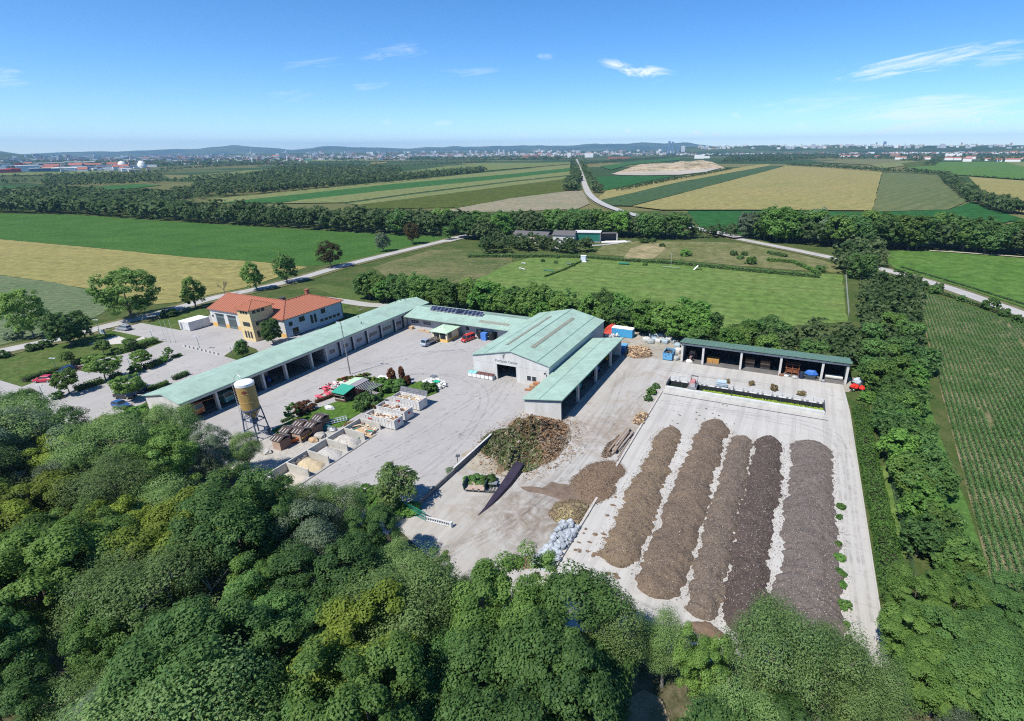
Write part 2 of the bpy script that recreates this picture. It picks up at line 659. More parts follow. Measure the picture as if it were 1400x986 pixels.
FIELDS = [
    (SOY, [(-160, 300), (-60, 292), (12, 292), (106, 294), (177, 299), (253, 304), (350, 310), (451, 316), (515, 320), (612, 324), (600, 329), (540, 343), (469, 360), (421, 364), (350, 357.5), (254, 351), (127, 338.5), (0, 327), (-160, 311)]),
    (WHEAT, [(-160, 312), (0, 327.3), (127, 338.8), (254, 351.3), (350, 357.8), (421, 365), (345, 391), (292, 402), (243, 413), (215, 416), (142, 400), (76, 386.5), (0, 376), (-160, 352)]),
    (BEET, [(-160, 353), (0, 376.5), (76, 387), (142, 400.5), (160, 415), (120, 440), (84, 453), (0, 472), (-160, 512)]),
    (MAIZE, [(507, 366), (588, 342), (640, 341), (700, 347), (700, 362.6), (649, 382), (600, 392), (540, 384)]),
    (MEADOW, [(640, 388), (700, 359), (735, 350), (809, 351), (930, 358), (1050, 369.5), (1151, 376), (1159, 440), (1000, 452), (850, 446), (740, 412)]),
    (RUDERAL, [(811, 348), (824, 336), (862, 330), (910, 330), (1009, 332), (1080, 345), (1148, 362), (1151, 374), (1050, 367), (930, 356)]),
    (SANDY, [(852, 354), (862, 340), (880, 334), (903, 332.5), (910, 340), (893, 354)]),
    (PASTURE, [(1212, 343), (1278, 344), (1400, 353), (1560, 366), (1560, 470), (1400, 420), (1303, 389), (1226, 368), (1212, 356)]),
    (BANDP, [(289, 273), (350, 267), (537, 248), (665, 236), (786, 225), (786, 229.4), (700, 238.2), (538, 252), (350, 272.5), (300, 278)]),
    (BANDG, [(300, 278), (350, 272.6), (538, 252), (700, 238.3), (786, 229.5), (786, 233.7), (700, 243.3), (527, 261), (413, 273.8), (380, 278)]),
    (BANDP, [(380, 279), (413, 273.9), (527, 261.1), (700, 243.4), (786, 233.8), (786, 239), (700, 248), (558, 265.5), (471, 277.6)]),
    (DKBAND, [(471, 277.7), (558, 265.6), (700, 248.1), (786, 239.1), (786, 239.9), (700, 249.2), (558, 267), (474, 278.6)]),
    (BANDP, [(474, 278.7), (558, 267.1), (700, 249.3), (786, 240), (786, 243.3), (700, 254), (543, 273.8), (492, 280.5)]),
    (OLIVE, [(492, 281), (543, 273.9), (700, 254.1), (786, 243.4), (787, 260), (700, 271), (629, 284), (502, 286)]),
    (PINK, [(600, 290), (629, 284.2), (700, 271.2), (787, 260.2), (797, 262), (806, 279), (790, 286), (700, 290)]),
    (DEEP, [(804, 243), (845, 240.5), (925, 240.5), (880, 249), (829, 260.5), (812, 258)]),
    (WHEAT2, [(819, 271), (829, 261.5), (936, 241), (1037, 225.7), (1052, 224.6), (1052, 226.9), (928, 249.7), (820, 275)]),
    (DKBAND, [(820, 275.2), (928, 249.9), (1052, 227), (1073, 227), (1052, 233.2), (864, 282.5), (826, 282)]),
    (WHEAT2, [(865, 283), (1052, 233.4), (1074, 227), (1130, 230), (1206, 235.6), (1192, 289), (1050, 288), (905, 288)]),
    (GREYG, [(1206.8, 236), (1286, 239.6), (1326, 274), (1297, 287), (1193, 290)]),
    (DEEP, [(940, 289), (1050, 288.8), (1250, 291), (1240, 303), (1150, 318), (1030, 322), (960, 315)]),
    (DEEP, [(1190, 290.5), (1297, 287.5), (1328, 276), (1372, 292), (1400, 300), (1300, 318), (1200, 318)]),
    (WHEAT, [(1324, 242), (1400, 247.5), (1560, 258), (1560, 300), (1400, 292), (1372, 291)]),
    (PASTURE, [(1236, 229), (1286, 222), (1372, 221.5), (1560, 226), (1560, 257), (1400, 246.5), (1326, 241), (1290, 238.5)]),
    (HAY, [(246, 242), (300, 237), (350, 233), (400, 229), (400, 232), (330, 240), (266, 247)]),
    (HAY, [(535, 238), (600, 229), (664, 223), (740, 223), (786, 222), (786, 224), (665, 234), (560, 243)]),
    (BANDG, [(68, 261), (120, 256), (188, 252), (222, 253.5), (170, 259), (114, 263.5)]),
    (HAY, [(-60, 238), (0, 237), (60, 236), (150, 234), (150, 237), (50, 240), (-60, 242)]),
    (BANDG, [(-60, 256), (0, 255), (40, 256), (40, 265), (-60, 268)]),
    (BANDG, [(285, 248), (330, 244), (385, 240), (385, 243), (310, 251)]),
    (RUDERAL, [(1110, 222), (1180, 218), (1260, 219), (1190, 226)]),
    (BANDP, [(1190, 226), (1240, 220), (1275, 221), (1232, 228), (1205, 231)]),
    (OLIVE, [(1232, 224), (1262, 220), (1282, 221), (1276, 227), (1240, 229)]),
    (BANDP, [(1372, 222), (1470, 221), (1560, 225), (1400, 229)]),
    (BANDP, [(330, 221), (420, 219), (520, 218), (520, 220), (420, 221.5), (340, 223)]),
    (WHEAT, [(506, 223), (528, 222), (528, 223.5), (507, 224.5)]),
    (BANDG, [(820, 228), (870, 221), (930, 216), (930, 219), (860, 226), (835, 233)]),
]
for i, (m, pts) in enumerate(FIELDS):
    far = min(p[1] for p in pts)
    zz = .02 + .004 * i if far > 290 else (.12 + .012 * i if far > 235 else .3 + .03 * i)
    sheet('field', ragged(GL(pts), i), zz, m)


def ribbon(name, pts, w, z, m, uvw=None, kind=True):
    """road along a polyline of world points"""
    P = [Vector((x, y, 0)) for x, y in pts]
    # smooth by Catmull-Rom
    Q = []
    for i in range(len(P) - 1):
        p0, p1, p2, p3 = P[max(i - 1, 0)], P[i], P[i + 1], P[min(i + 2, len(P) - 1)]
        for s in range(6):
            t = s / 6
            Q.append(.5 * ((2 * p1) + (p2 - p0) * t + (2 * p0 - 5 * p1 + 4 * p2 - p3) * t * t + (3 * p1 - p0 - 3 * p2 + p3) * t ** 3))
    Q.append(P[-1])
    mb = MB()
    for i, q in enumerate(Q):
        d = (Q[min(i + 1, len(Q) - 1)] - Q[max(i - 1, 0)]).normalized()
        n = Vector((-d.y, d.x, 0))
        mb.v += [tuple(q + n * w / 2 + Vector((0, 0, z))), tuple(q - n * w / 2 + Vector((0, 0, z)))]
    for i in range(len(Q) - 1):
        mb.f.append((2 * i, 2 * i + 1, 2 * i + 3, 2 * i + 2))
        mb.m.append(0)
    return struct(name, mb, m), Q


k = NT('road_asphalt', .9, .1)
c = k.mix(k.rng(k.noise(.15, 5, .6), .35, .65), (.33, .32, .305), (.4, .39, .37))
c = k.mix(k.rng(k.noise(6, 4, .8), .55, .75), c, (.3, .29, .28))
k.color(c).bump(k.noise(20, 3), .01)
ROADM = k.m
VERGE = mat('verge', (.085, .105, .032), .95, (.16, .14, .07), .4, .15)
R1 = GL([(-120, 514), (-60, 497), (0, 481.5), (85, 463), (145, 447), (225, 427), (292, 408), (350, 396), (412, 380.5), (470, 363.5), (540, 346), (604, 330.5), (655, 317), (690, 309), (730, 302)])
R2 = GL([(1560, 492), (1480, 460), (1400, 431), (1300, 395.5), (1225, 373.5), (1165, 359), (1100, 345), (1060, 337), (1010, 327), (940, 312), (880, 299), (840, 287), (818, 277), (806, 267), (800.5, 256), (797, 245), (793.5, 234), (790.5, 225), (788, 217)])
ribbon('road_verge', R1[:13], 11, .10, VERGE)
ribbon('road_verge', R2, 11, .11, VERGE)
ribbon('road', R1, 5.6, .2, ROADM)
ribbon('road', R2[:9], 6.0, .21, ROADM)
ribbon('road', R2[8:], 8.0, 1.2, ROADM)
ribbon('farm_track', GL([(862, 330), (812, 336), (760, 331), (700, 326), (655, 322), (612, 331)]), 3.2, .22, ROADM)
ribbon('service_lane', GL([(440, 408), (470, 412), (500, 416.5), (530, 419), (545, 428)]), 4.5, .06, ROADM)
ribbon('farm_track', GL([(1270, 343), (1330, 347), (1400, 352), (1500, 360)]), 2.5, .3, mat('dusty_track', (.4, .36, .28), .95))

# paved yards
k = NT('yard_asphalt', .88, .12)
c = k.mix(k.rng(k.noise(.06, 6, .65), .35, .65), (.315, .302, .288), (.365, .35, .334))
c = k.mix(k.math('MULTIPLY', k.rng(k.noise(.35, 6, .7, dist=1.2), .5, .72), .55), c, (.4, .385, .365))
c = k.mix(k.math('MULTIPLY', k.rng(k.noise(.22, 5, .75, dist=2), .56, .7), .5), c, (.255, .245, .24))
c = k.mix(k.math('MULTIPLY', k.rng(k.noise(1.3, 4, .8), .6, .72), .4), c, (.2, .195, .195))
ck = k.vor(.16, 'DISTANCE_TO_EDGE', 'Distance', k.map((1, 1.4, 1)))
wob = k.math('ADD', ck, k.math('MULTIPLY', k.math('SUBTRACT', k.noise(1.2, 4), .5), .16))
c = k.mix(k.math('MULTIPLY', k.rng(wob, .004, .0), .45), c, (.17, .165, .16))
lanes = k.noise(1.0, 4, .6, k.map((.5, .06, 1), (0, 0, .35)), 1.2)
c = k.mix(k.math('MULTIPLY', k.rng(lanes, .52, .7), .22), c, (.21, .205, .2))
l2 = k.noise(1.0, 5, .6, k.map((.8, .06, 1), (0, 0, -1.2)), 1.5)
c = k.mix(k.math('MULTIPLY', k.rng(l2, .56, .7), .3), c, (.41, .395, .38))
k.b.inputs['Roughness'].default_value = .85
k.color(c).bump(k.noise(14, 4), .015)
YARDM = k.m
k = NT('yard_concrete', .88, .12)
c = k.mix(k.rng(k.noise(.05, 6, .65), .35, .65), (.345, .33, .3), (.4, .385, .36))
c = k.mix(k.math('MULTIPLY', k.rng(k.noise(.16, 6, .72, dist=1.5), .5, .7), .65), c, (.27, .21, .15))
c = k.mix(k.math('MULTIPLY', k.rng(k.noise(.5, 6, .75, dist=1.), .6, .72), .45), c, (.25, .22, .18))
lanes = k.noise(1.0, 5, .65, k.map((.5, .06, 1), (0, 0, -.25)))
c = k.mix(k.math('MULTIPLY', k.rng(lanes, .48, .64), .55), c, (.25, .225, .19))
l2 = k.noise(1.0, 5, .65, k.map((1.4, .05, 1), (0, 0, .9)))
c = k.mix(k.math('MULTIPLY', k.rng(l2, .55, .66), .5), c, (.44, .425, .4))
for (ux, uy, ur, vr, col_) in ((815, 590, 11, 9, (.2, .145, .1)), (770, 690, 12, 8, (.13, .095, .07)), (745, 730, 9, 6, (.15, .115, .085)), (690, 700, 8, 5, (.2, .16, .12)), (870, 575, 6, 12, (.24, .19, .14)), (650, 625, 8, 6, (.2, .17, .12))):
    wx, wy = G(ux, uy)
    p_ = k.xyz()
    dx_ = k.math('MULTIPLY', k.math('SUBTRACT', p_['X'], wx), 1 / ur)
    dy_ = k.math('MULTIPLY', k.math('SUBTRACT', p_['Y'], wy), 1 / vr)
    r_ = k.math('ADD', k.math('MULTIPLY', dx_, dx_), k.math('MULTIPLY', dy_, dy_))
    mk = k.math('ADD', k.math('SUBTRACT', 1.0, r_), k.math('MULTIPLY', k.math('SUBTRACT', k.noise(.55, 7, .75, dist=.8), .5), 4.5))
    c = k.mix(k.math('MULTIPLY', k.math('MULTIPLY', k.rng(mk, .2, 1.4), k.rng(r_, 1.5, .7)), .6), c, col_)
k.color(c).bump(k.noise(12, 4), .015)
YARDC = k.m
k = NT('slab_concrete', .88, .12)
c = k.mix(k.rng(k.noise(.05, 6, .65), .35, .65), (.4, .385, .355), (.455, .44, .41))
c = k.mix(k.math('MULTIPLY', k.rng(k.noise(.3, 6, .75, dist=1.5), .56, .7), .5), c, (.29, .24, .185))
c = k.mix(k.math('MULTIPLY', k.rng(k.noise(1.2, 5, .75), .62, .72), .4), c, (.27, .22, .17))
lanes = k.noise(1.0, 4, .6, k.map((.8, .035, 1)))
c = k.mix(k.math('MULTIPLY', k.rng(lanes, .47, .62), .4), c, (.29, .275, .25))
sx = k.xyz()
jx = k.math('PINGPONG', k.math('ADD', sx['X'], 300), 2.5)
jy = k.math('PINGPONG', k.math('ADD', sx['Y'], 300), 2.5)
j = k.math('MINIMUM', jx, jy)
c = k.mix(k.math('MULTIPLY', k.rng(j, .07, .02), .45), c, (.26, .25, .235))
k.color(c).bump(k.noise(12, 4), .012)
SLABM = k.m
k = NT('gravel_ground', .95, .08)
c = k.mix(k.rng(k.noise(.2, 6, .7), .35, .65), (.3, .27, .22), (.4, .37, .32))
c = k.mix(k.rng(k.noise(.5, 5, .7), .56, .68), c, (.11, .13, .05))
c = k.mix(k.math('MULTIPLY', k.vor(3.0), .35), c, (.17, .15, .12))
k.color(c).bump(k.noise(8, 4), .06)
GRAVEL = k.m
k = NT('tyre_rubber_mark', .9, .1)
k.color((.11, .1, .095))
tb = k.t.nodes.new('ShaderNodeBsdfTransparent')
ms_ = k.t.nodes.new('ShaderNodeMixShader')
k.put(ms_.inputs[0], k.math('MULTIPLY', k.rng(k.noise(.5, 6, .8), .42, .72), .25))
k.t.links.new(tb.outputs[0], ms_.inputs[1])
k.t.links.new(k.b.outputs[0], ms_.inputs[2])
k.t.links.new(ms_.outputs[0], [n for n in k.t.nodes if n.type == 'OUTPUT_MATERIAL'][0].inputs['Surface'])
TYRE = k.m
LAWN = field_mat('lawn', (.055, .105, .022), (.1, .12, .042), 5, 0, patch=.12, fine=1.5, bump=.08)

sheet('storage_ground', [(-47, 118), (15.5, 118), (19, 127), (-21, 129.5), (-21, 140), (-47, 140)], .0, GRAVEL)
sheet('yard', [(-106.6, 50), (-47.2, 43), (-47.2, 121), (-106.6, 121)], .015, YARDM)
sheet('delivery_yard', [(-47.2, 45), (-30, 38.5), (-22.6, 38.5), (-22.6, 121.5), (-47.2, 121.5)], .02, YARDC)
sheet('composting_slab', [(-22.6, 38.5), (-4, 40), (15.2, 47), (15.2, 108), (14.6, 121.8), (-22.6, 121.8)], .025, SLABM)
sheet('green_tinge', GL([(630, 622), (650, 610), (676, 618), (700, 640), (690, 652), (660, 648), (640, 640)]), .029, mat('mossy_dirt', (.27, .23, .16), .95, (.38, .35, .29), .35))
for i_, tr in enumerate(([(-104, 84), (-99, 87), (-92, 98), (-84, 106), (-70, 108), (-60, 99)], [(-104, 62), (-98, 66), (-95, 80), (-88, 100), (-78, 110)], [(-66, 52), (-62, 64), (-60, 80), (-57.5, 96)], [(-64, 48), (-58, 60), (-53, 78), (-56.5, 95)], [(-86, 88), (-72, 93), (-62, 90), (-56, 82), (-52, 66), (-53, 50)], [(-40, 42), (-33, 52), (-30, 68), (-31, 90), (-34, 108), (-37, 112)], [(-36, 43), (-30, 58), (-29, 76), (-27, 100), (-20, 113), (-5, 116)], [(-31, 42), (-27, 50), (-20, 47), (-10, 44.5), (2, 44)], [(-24, 98), (-12, 98.5), (0, 98), (9, 97), (13.3, 90), (13.2, 70), (13.4, 52)], [(-20, 99.5), (-8, 99), (4, 100), (12, 96), (12.6, 84), (12.7, 60)], [(-28, 116), (-14, 115), (0, 115.4), (12, 114)])):
    for s_ in (-.9, .9):
        ribbon('tyre_track', [(x + s_ * .8, y + s_ * .6) for x, y in tr], .42, .034 + .0012 * i_, TYRE)
# depot forecourt and car park
sheet('car_park', GL([(-60, 545), (-10, 520), (60, 492), (120, 468), (150, 452), (190, 437), (232, 425), (292, 430), (360, 450), (405, 460), (480, 428), (500, 420), (330, 500), (230, 545), (205, 560), (205, 600), (60, 610), (-60, 600)]), -.02, YARDM)
sheet('lawn', GL([(-20, 495), (10, 485), (84, 468.5), (152, 451.6), (225.5, 467), (198, 477.5), (152, 487), (96, 503), (30, 529), (0, 520), (-30, 515)]), .0, LAWN)
sheet('lawn', GL([(192.7, 441.4), (225.7, 427), (252, 421), (284, 424), (287, 430), (270, 446), (247, 451.6)]), .0, LAWN)
sheet('lawn', GL([(385, 398), (440, 388), (520, 402), (470, 420), (476, 430), (462, 440), (462, 407), (430, 394)]), .0, LAWN)
sheet('lawn', GL([(466, 425), (492, 418), (489, 428), (474, 436)]), .005, LAWN)
sheet('sand_court', GL([(120.7, 470.5), (160, 459), (182, 466), (196, 460), (199, 463), (176, 469), (136, 472.5)]), .02, mat('court_sand', (.5, .48, .44), .9, (.44, .41, .36), .6))
sheet('planting_bed', GL([(306, 487), (330, 470), (350, 477), (356, 484), (330, 494)]), .0, GRASSY)
sheet('grass_strip', GL([(186, 560), (205, 545), (215, 540), (218, 560), (205, 585)]), .005, GRASSY)
# lawn island in the yard
ISL = [(-88.4, 58), (-88.6, 66), (-86.5, 72), (-83, 79.5), (-79.5, 82.3), (-76, 88.4), (-70.2, 86.5), (-68.9, 84.0), (-70, 81), (-77.8, 78.4), (-77.8, 67), (-77, 64), (-80, 62), (-84.4, 60), (-84.6, 57)]
ob = struct('lawn_island', MB().prism(ISL, .0, .12), field_mat('island_grass', (.06, .125, .022), (.085, .15, .03), 0, 0, patch=.3, fine=2.5, bump=.12))
sheet('island_gravel', [(-92, 48), (-74.3, 44.5), (-74.3, 63), (-77, 64), (-84.4, 57), (-88, 55)], .022, mat('pale_gravel', (.42, .4, .36), .95, (.3, .28, .25), 1.5, .04))
# right-hand margins
sheet('field_margin', GL([(1240, 545), (1268, 545), (1286, 600), (1322, 690), (1348, 770), (1300, 775), (1265, 650)]), .01, field_mat('lush_grass', (.06, .13, .03), (.085, .16, .04), 80, 0, patch=.2, fine=2, bump=.2))
sheet('mown_path', GL([(1190, 640), (1212, 636), (1228, 690), (1240, 760), (1218, 770), (1205, 700)]), .01, MEADOW)
k = NT('maize_soil', .95, .05)
c = k.mix(k.rng(k.noise(.15, 5), .4, .62), (.075, .105, .035), (.24, .2, .125))
c = k.mix(k.rng(k.noise(2, 4, .7), .5, .65), c, (.06, .085, .03))
k.color(c).bump(k.noise(5, 4), .08)
CORN = [(24, 22), (29.8, 79.8), (41.6, 199.5), (44.3, 226), (72, 180), (150, 110), (110, 22)]
sheet('maize_ground', CORN, .0, k.m)
# low kerb of the slab, long drain slots
kb = MB()
y = 44.0
while y < 103:
    if not 61.5 < y < 69:
        kb.box(-22.95, y + .02, .0, -22.6, min(y + 1.96, 103), .3)
    y += 2
struct('kerb', kb, mat('kerb_concrete', (.5, .47, .42), .9, (.36, .33, .29), 1.5))
struct('kerb', MB().box(-68.6, 44.6, .0, -68.35, 64.5, .06), mat('dark_joint', (.12, .115, .1), .9))
struct('drain_channel', MB().box(-22.2, 102.1, .0, 10.9, 102.35, .034), mat('dark_iron', (.05, .05, .05), .6))
# ================================================================ vegetation
def leaf_mat(name, dark, light, warm=None, trans=.5, hue=.35):
    k = NT(name, .6, .25)
    t = k.attr('tint')
    oi = k.t.nodes.new('ShaderNodeObjectInfo')
    c = k.mix(t, dark, light)
    r = oi.outputs['Random']
    c = k.mix(k.math('MULTIPLY', r, hue), c, warm or (.09, .12, .02))
    br = k.rng(r, 0, 1, .72, 1.22)
    sc = k.t.nodes.new('ShaderNodeVectorMath')
    sc.operation = 'SCALE'
    k.t.links.new(c, sc.inputs[0])
    k.put(sc.inputs['Scale'], k.rng(k.math('FRACT', k.math('MULTIPLY', r, 7.31)), 0, 1, .78, 1.5))
    c = sc.outputs[0]
    k.color(c)
    tr = k.t.nodes.new('ShaderNodeBsdfTranslucent')
    k.t.links.new(c, tr.inputs['Color'])
    ms = k.t.nodes.new('ShaderNodeMixShader')
    ms.inputs[0].default_value = trans
    k.t.links.new(k.b.outputs[0], ms.inputs[1])
    k.t.links.new(tr.outputs[0], ms.inputs[2])
    out = [n for n in k.t.nodes if n.type == 'OUTPUT_MATERIAL'][0]
    k.t.links.new(ms.outputs[0], out.inputs['Surface'])
    return k.m


L_DARK = leaf_mat('leaf_dark', (.046, .12, .036), (.14, .26, .075), (.13, .2, .045))
L_MID = leaf_mat('leaf_mid', (.066, .15, .036), (.185, .305, .076), (.18, .25, .045))
L_ASH = leaf_mat('leaf_ash', (.09, .17, .055), (.235, .345, .12), (.2, .27, .085))
L_YEL = leaf_mat('leaf_yellowish', (.11, .17, .025), (.25, .32, .05), (.2, .26, .04))
L_GREY = leaf_mat('leaf_silver', (.1, .16, .09), (.24, .31, .2), (.19, .24, .13))
L_BRIGHT = leaf_mat('leaf_bright', (.07, .175, .036), (.16, .315, .072), (.16, .26, .045))
L_RED = leaf_mat('leaf_reddish', (.06, .035, .02), (.16, .07, .035), (.15, .05, .03), hue=.2)
L_BROWN = leaf_mat('leaf_brown', (.1, .045, .022), (.24, .1, .045), (.2, .09, .04), hue=.2)
BARK = mat('bark', (.12, .1, .08), .95, (.2, .175, .14), 3, .03, coord='obj')
BARK_PALE = mat('bark_pale', (.3, .28, .24), .95, (.2, .18, .15), 3, .03, coord='obj')


def crown_arrays(seed, R, H0, H1, nl, nc, npc, size, lobe=(.34, .5), shape=1.0, clump=.16, core=.5, skirt=-.45):
    """leaves of a crown: lobes inside an ellipsoid, leaf clumps on the lobes, leaf quads in the clumps"""
    rg = np.random.default_rng(seed)
    hz = (H1 - H0) / 2
    cz = (H1 + H0) / 2
    L = []
    for i in range(nl):
        t = (i + .5) / nl
        zc = -0.72 + 1.42 * t
        rr = math.sqrt(max(.05, 1 - zc * zc)) ** shape * .62
        a = i * 2.399 + rg.normal(0, .4)
        rr *= rg.uniform(.7, 1.12)
        L.append((rr * math.cos(a), rr * math.sin(a), zc * .72, rg.uniform(*lobe)))
    L.append((0, 0, .1, core))
    P, N, T = [], [], []
    for lx, ly, lz, lr in L:
        d = rg.normal(0, 1, (nc, 3))
        d /= np.linalg.norm(d, axis=1, keepdims=True)
        d = d[d[:, 2] > skirt]
        c = np.array([lx, ly, lz]) + d * lr * rg.uniform(.82, 1.08, (len(d), 1))
        keep = np.ones(len(c), bool)
        for ox, oy, oz, orr in L:
            if (ox, oy, oz) != (lx, ly, lz):
                keep &= np.linalg.norm(c - np.array([ox, oy, oz]), axis=1) > orr * .78
        c, d = c[keep], d[keep]
        if not len(c):
            continue
        ti = rg.uniform(.15, .85, len(c))
        m = len(c) * npc
        cc = np.repeat(c, npc, 0)
        dd = np.repeat(d, npc, 0)
        od = rg.normal(0, 1, (m, 3))
        od /= np.linalg.norm(od, axis=1, keepdims=True)
        od[:, 2] = np.abs(od[:, 2]) * np.where(rg.random(m) < .8, 1, -.6)
        rad = rg.uniform(.55, 1.1, (m, 1)) * np.repeat(rg.uniform(.7, 1.35, len(c)), npc)[:, None]
        P.append(cc + od * clump * rad * np.array([1, 1, .75]))
        N.append(od * 1.0 + dd * .45 + np.array([0, 0, .3]))
        T.append(np.clip(np.repeat(ti, npc) + rg.normal(0, .16, m), 0, 1))
    P, N, T = np.concatenate(P), np.concatenate(N), np.concatenate(T)
    P = P * np.array([R, R, hz]) + np.array([0, 0, cz])
    S = size * rg.uniform(.65, 1.35, len(P))
    V, Fq = leaf_arrays(P, N, S, rg, jitter=.38)
    return V, Fq, np.repeat(T, 4), L


def trunk_mesh(name, R, H0, H1, L, r0, m, seed, limbs=6):
    rg = random.Random(seed)
    mb = MB()
    hz, cz = (H1 - H0) / 2, (H1 + H0) / 2
    pts = [Vector((0, 0, -.2)), Vector((rg.uniform(-.1, .1), rg.uniform(-.1, .1), H0 * .55)), Vector((rg.uniform(-.2, .2), rg.uniform(-.2, .2), H0 + .35 * hz)), Vector((rg.uniform(-.3, .3), rg.uniform(-.3, .3), cz + hz * .45))]
    rs = [r0 * 1.25, r0 * .9, r0 * .6, r0 * .12]
    for i in range(3):
        mb.tube(pts[i], pts[i + 1], rs[i], rs[i + 1], 7, cap=False)
    for lx, ly, lz, lr in L if m is BARK_PALE else []:
        o = Vector((lx * R, ly * R, cz + lz * hz))
        for _ in range(7):
            d = Vector((rg.gauss(0, 1), rg.gauss(0, 1), rg.uniform(.1, 1.2))).normalized()
            mb.tube(o, o + Vector((d.x * R, d.y * R, d.z * hz)) * lr * 1.12, .05, .015, 3, cap=False)
    for lx, ly, lz, lr in L[:limbs]:
        e = Vector((lx * R * 1.05, ly * R * 1.05, cz + lz * hz))
        b = pts[1].lerp(pts[2], rg.uniform(.2, 1))
        mid = b.lerp(e, .5) + Vector((0, 0, .06 * R))
        mb.tube(b, mid, r0 * .36, r0 * .22, 5, cap=False)
        mb.tube(mid, e, r0 * .22, r0 * .05, 5, cap=False)
    me = bpy.data.meshes.new(name)
    me.from_pydata(mb.v, [], mb.f)
    me.materials.append(m)
    me.polygons.foreach_set('use_smooth', [True] * len(mb.f))
    return me


PROTO = {}


def proto(key, seed, R, H, clear, nl, nc, npc, size, leaf, bark=None, r0=.28, **kw):
    V, Fq, T, L = crown_arrays(seed, R, H * clear, H, nl, nc, npc, size, **kw)
    me = np_mesh('crown', V, Fq, leaf, attr=T)
    tm = trunk_mesh('trunk', R, H * clear, H, L, r0, bark or BARK, seed)
    PROTO[key] = (me, tm, H, R)


# foreground broadleaves, about 14 m
proto('big1', 1, 4.6, 14, .18, 13, 26, 262, 0.20, L_DARK, lobe=(.22, .5), skirt=-.3)
proto('big2', 2, 4.3, 14, .14, 14, 24, 262, 0.19, L_MID, lobe=(.22, .5), skirt=-.3)
proto('big3', 3, 5.0, 13, .16, 15, 26, 253, 0.21, L_DARK, lobe=(.28, .42), skirt=-.3)
proto('ash1', 4, 4.2, 14, .2, 14, 22, 203, 0.16, L_ASH, BARK_PALE, lobe=(.26, .4), clump=.26)
proto('ash2', 5, 4.6, 13, .2, 16, 20, 203, 0.15, L_ASH, BARK_PALE, lobe=(.24, .38), clump=.28)
proto('yel1', 6, 4.0, 12, .16, 13, 22, 243, 0.19, L_YEL, lobe=(.22, .5), skirt=-.3)
proto('grey1', 7, 4.2, 13, .18, 13, 22, 222, 0.17, L_GREY, BARK_PALE, clump=.2)
proto('poplar', 8, 2.9, 15, .1, 14, 22, 222, 0.17, L_MID, shape=.6, lobe=(.3, .45))
# middle distance, about 10 m
proto('mid1', 21, 3.8, 10, .03, 10, 22, 26, .58, L_DARK, clump=.2, skirt=-.75, core=.62)
proto('mid2', 22, 3.5, 10, .03, 10, 22, 26, .58, L_MID, clump=.2, skirt=-.75, core=.62)
proto('mid3', 23, 4.2, 9, .03, 11, 22, 26, .58, L_DARK, lobe=(.28, .44), clump=.2, skirt=-.75, core=.62)
proto('mid4', 24, 3.8, 10, .03, 10, 22, 26, .58, L_GREY, clump=.2, skirt=-.75, core=.62)
proto('mid5', 25, 3.6, 9, .03, 11, 22, 26, .58, L_BRIGHT, clump=.2, skirt=-.75, core=.62)
proto('mid6', 26, 3.5, 9, .03, 11, 22, 26, .58, L_YEL, clump=.2, skirt=-.75, core=.62)
proto('mid7', 27, 3.3, 9, .03, 10, 22, 26, .58, L_BROWN, clump=.2, skirt=-.75, core=.62)
# small garden trees and rounded shrubs
proto('park1', 31, 2.1, 5.2, .26, 10, 20, 30, .34, L_MID, r0=.1, lobe=(.34, .5), clump=.2, skirt=-.8, core=.7)
proto('park2', 32, 1.9, 5.0, .28, 9, 20, 30, .32, L_MID, r0=.1, lobe=(.36, .5), clump=.2, skirt=-.8, core=.7)
proto('round', 33, 1.6, 4.0, .32, 5, 16, 80, .24, L_BRIGHT, r0=.09, lobe=(.3, .36), clump=.14, skirt=-1, core=.88)
proto('oak', 39, 4.6, 10, .08, 15, 24, 40, .46, L_MID, clump=.18, skirt=-.75, core=.66)
proto('cone', 34, 2.6, 7.5, .02, 14, 22, 34, .34, L_DARK, r0=.14, shape=1.6, lobe=(.28, .42), clump=.18, skirt=-.8, core=.6)
proto('walnut', 35, 3.1, 7.5, .1, 13, 16, 26, .4, L_ASH, BARK_PALE, r0=.14, lobe=(.26, .4), clump=.22)
proto('rowan', 36, 2.6, 6, .26, 11, 16, 26, .36, L_BRIGHT, r0=.12)
proto('brownish', 37, 3.6, 8, .1, 12, 20, 34, .42, leaf_mat('leaf_tawny', (.05, .06, .02), (.12, .1, .035), (.15, .08, .03)), r0=.2, clump=.2, skirt=-.7, core=.66)


def tree(key, x, y, h, label, group=None, name='tree', rz=None, wide=1.0, z=0., trunk=True):
    me, tm, H, R = PROTO[key]
    t = bpy.data.objects.new(name, None)
    t.empty_display_size = .5
    COL.objects.link(t)
    t.location = (x, y, z)
    t.rotation_euler = (rnd.uniform(-.05, .05), rnd.uniform(-.05, .05), rnd.uniform(0, 6.28) if rz is None else rz)
    s = h / H
    t.scale = (s * wide * rnd.uniform(.92, 1.1), s * wide * rnd.uniform(.92, 1.1), s)
    tag(t, label, 'tree', group)
    link('crown', me, t)
    link('trunk', tm, t)
    return t


def shrub_proto(key, seed, R, H, nl, nc, npc, size, leaf, **kw):
    V, Fq, T, L = crown_arrays(seed, R, -.25 * H, H, nl, nc, npc, size, **kw)
    V[:, 2] = np.maximum(V[:, 2], .02)
    PROTO[key] = (np_mesh('foliage', V, Fq, leaf, attr=T), None, H, R)


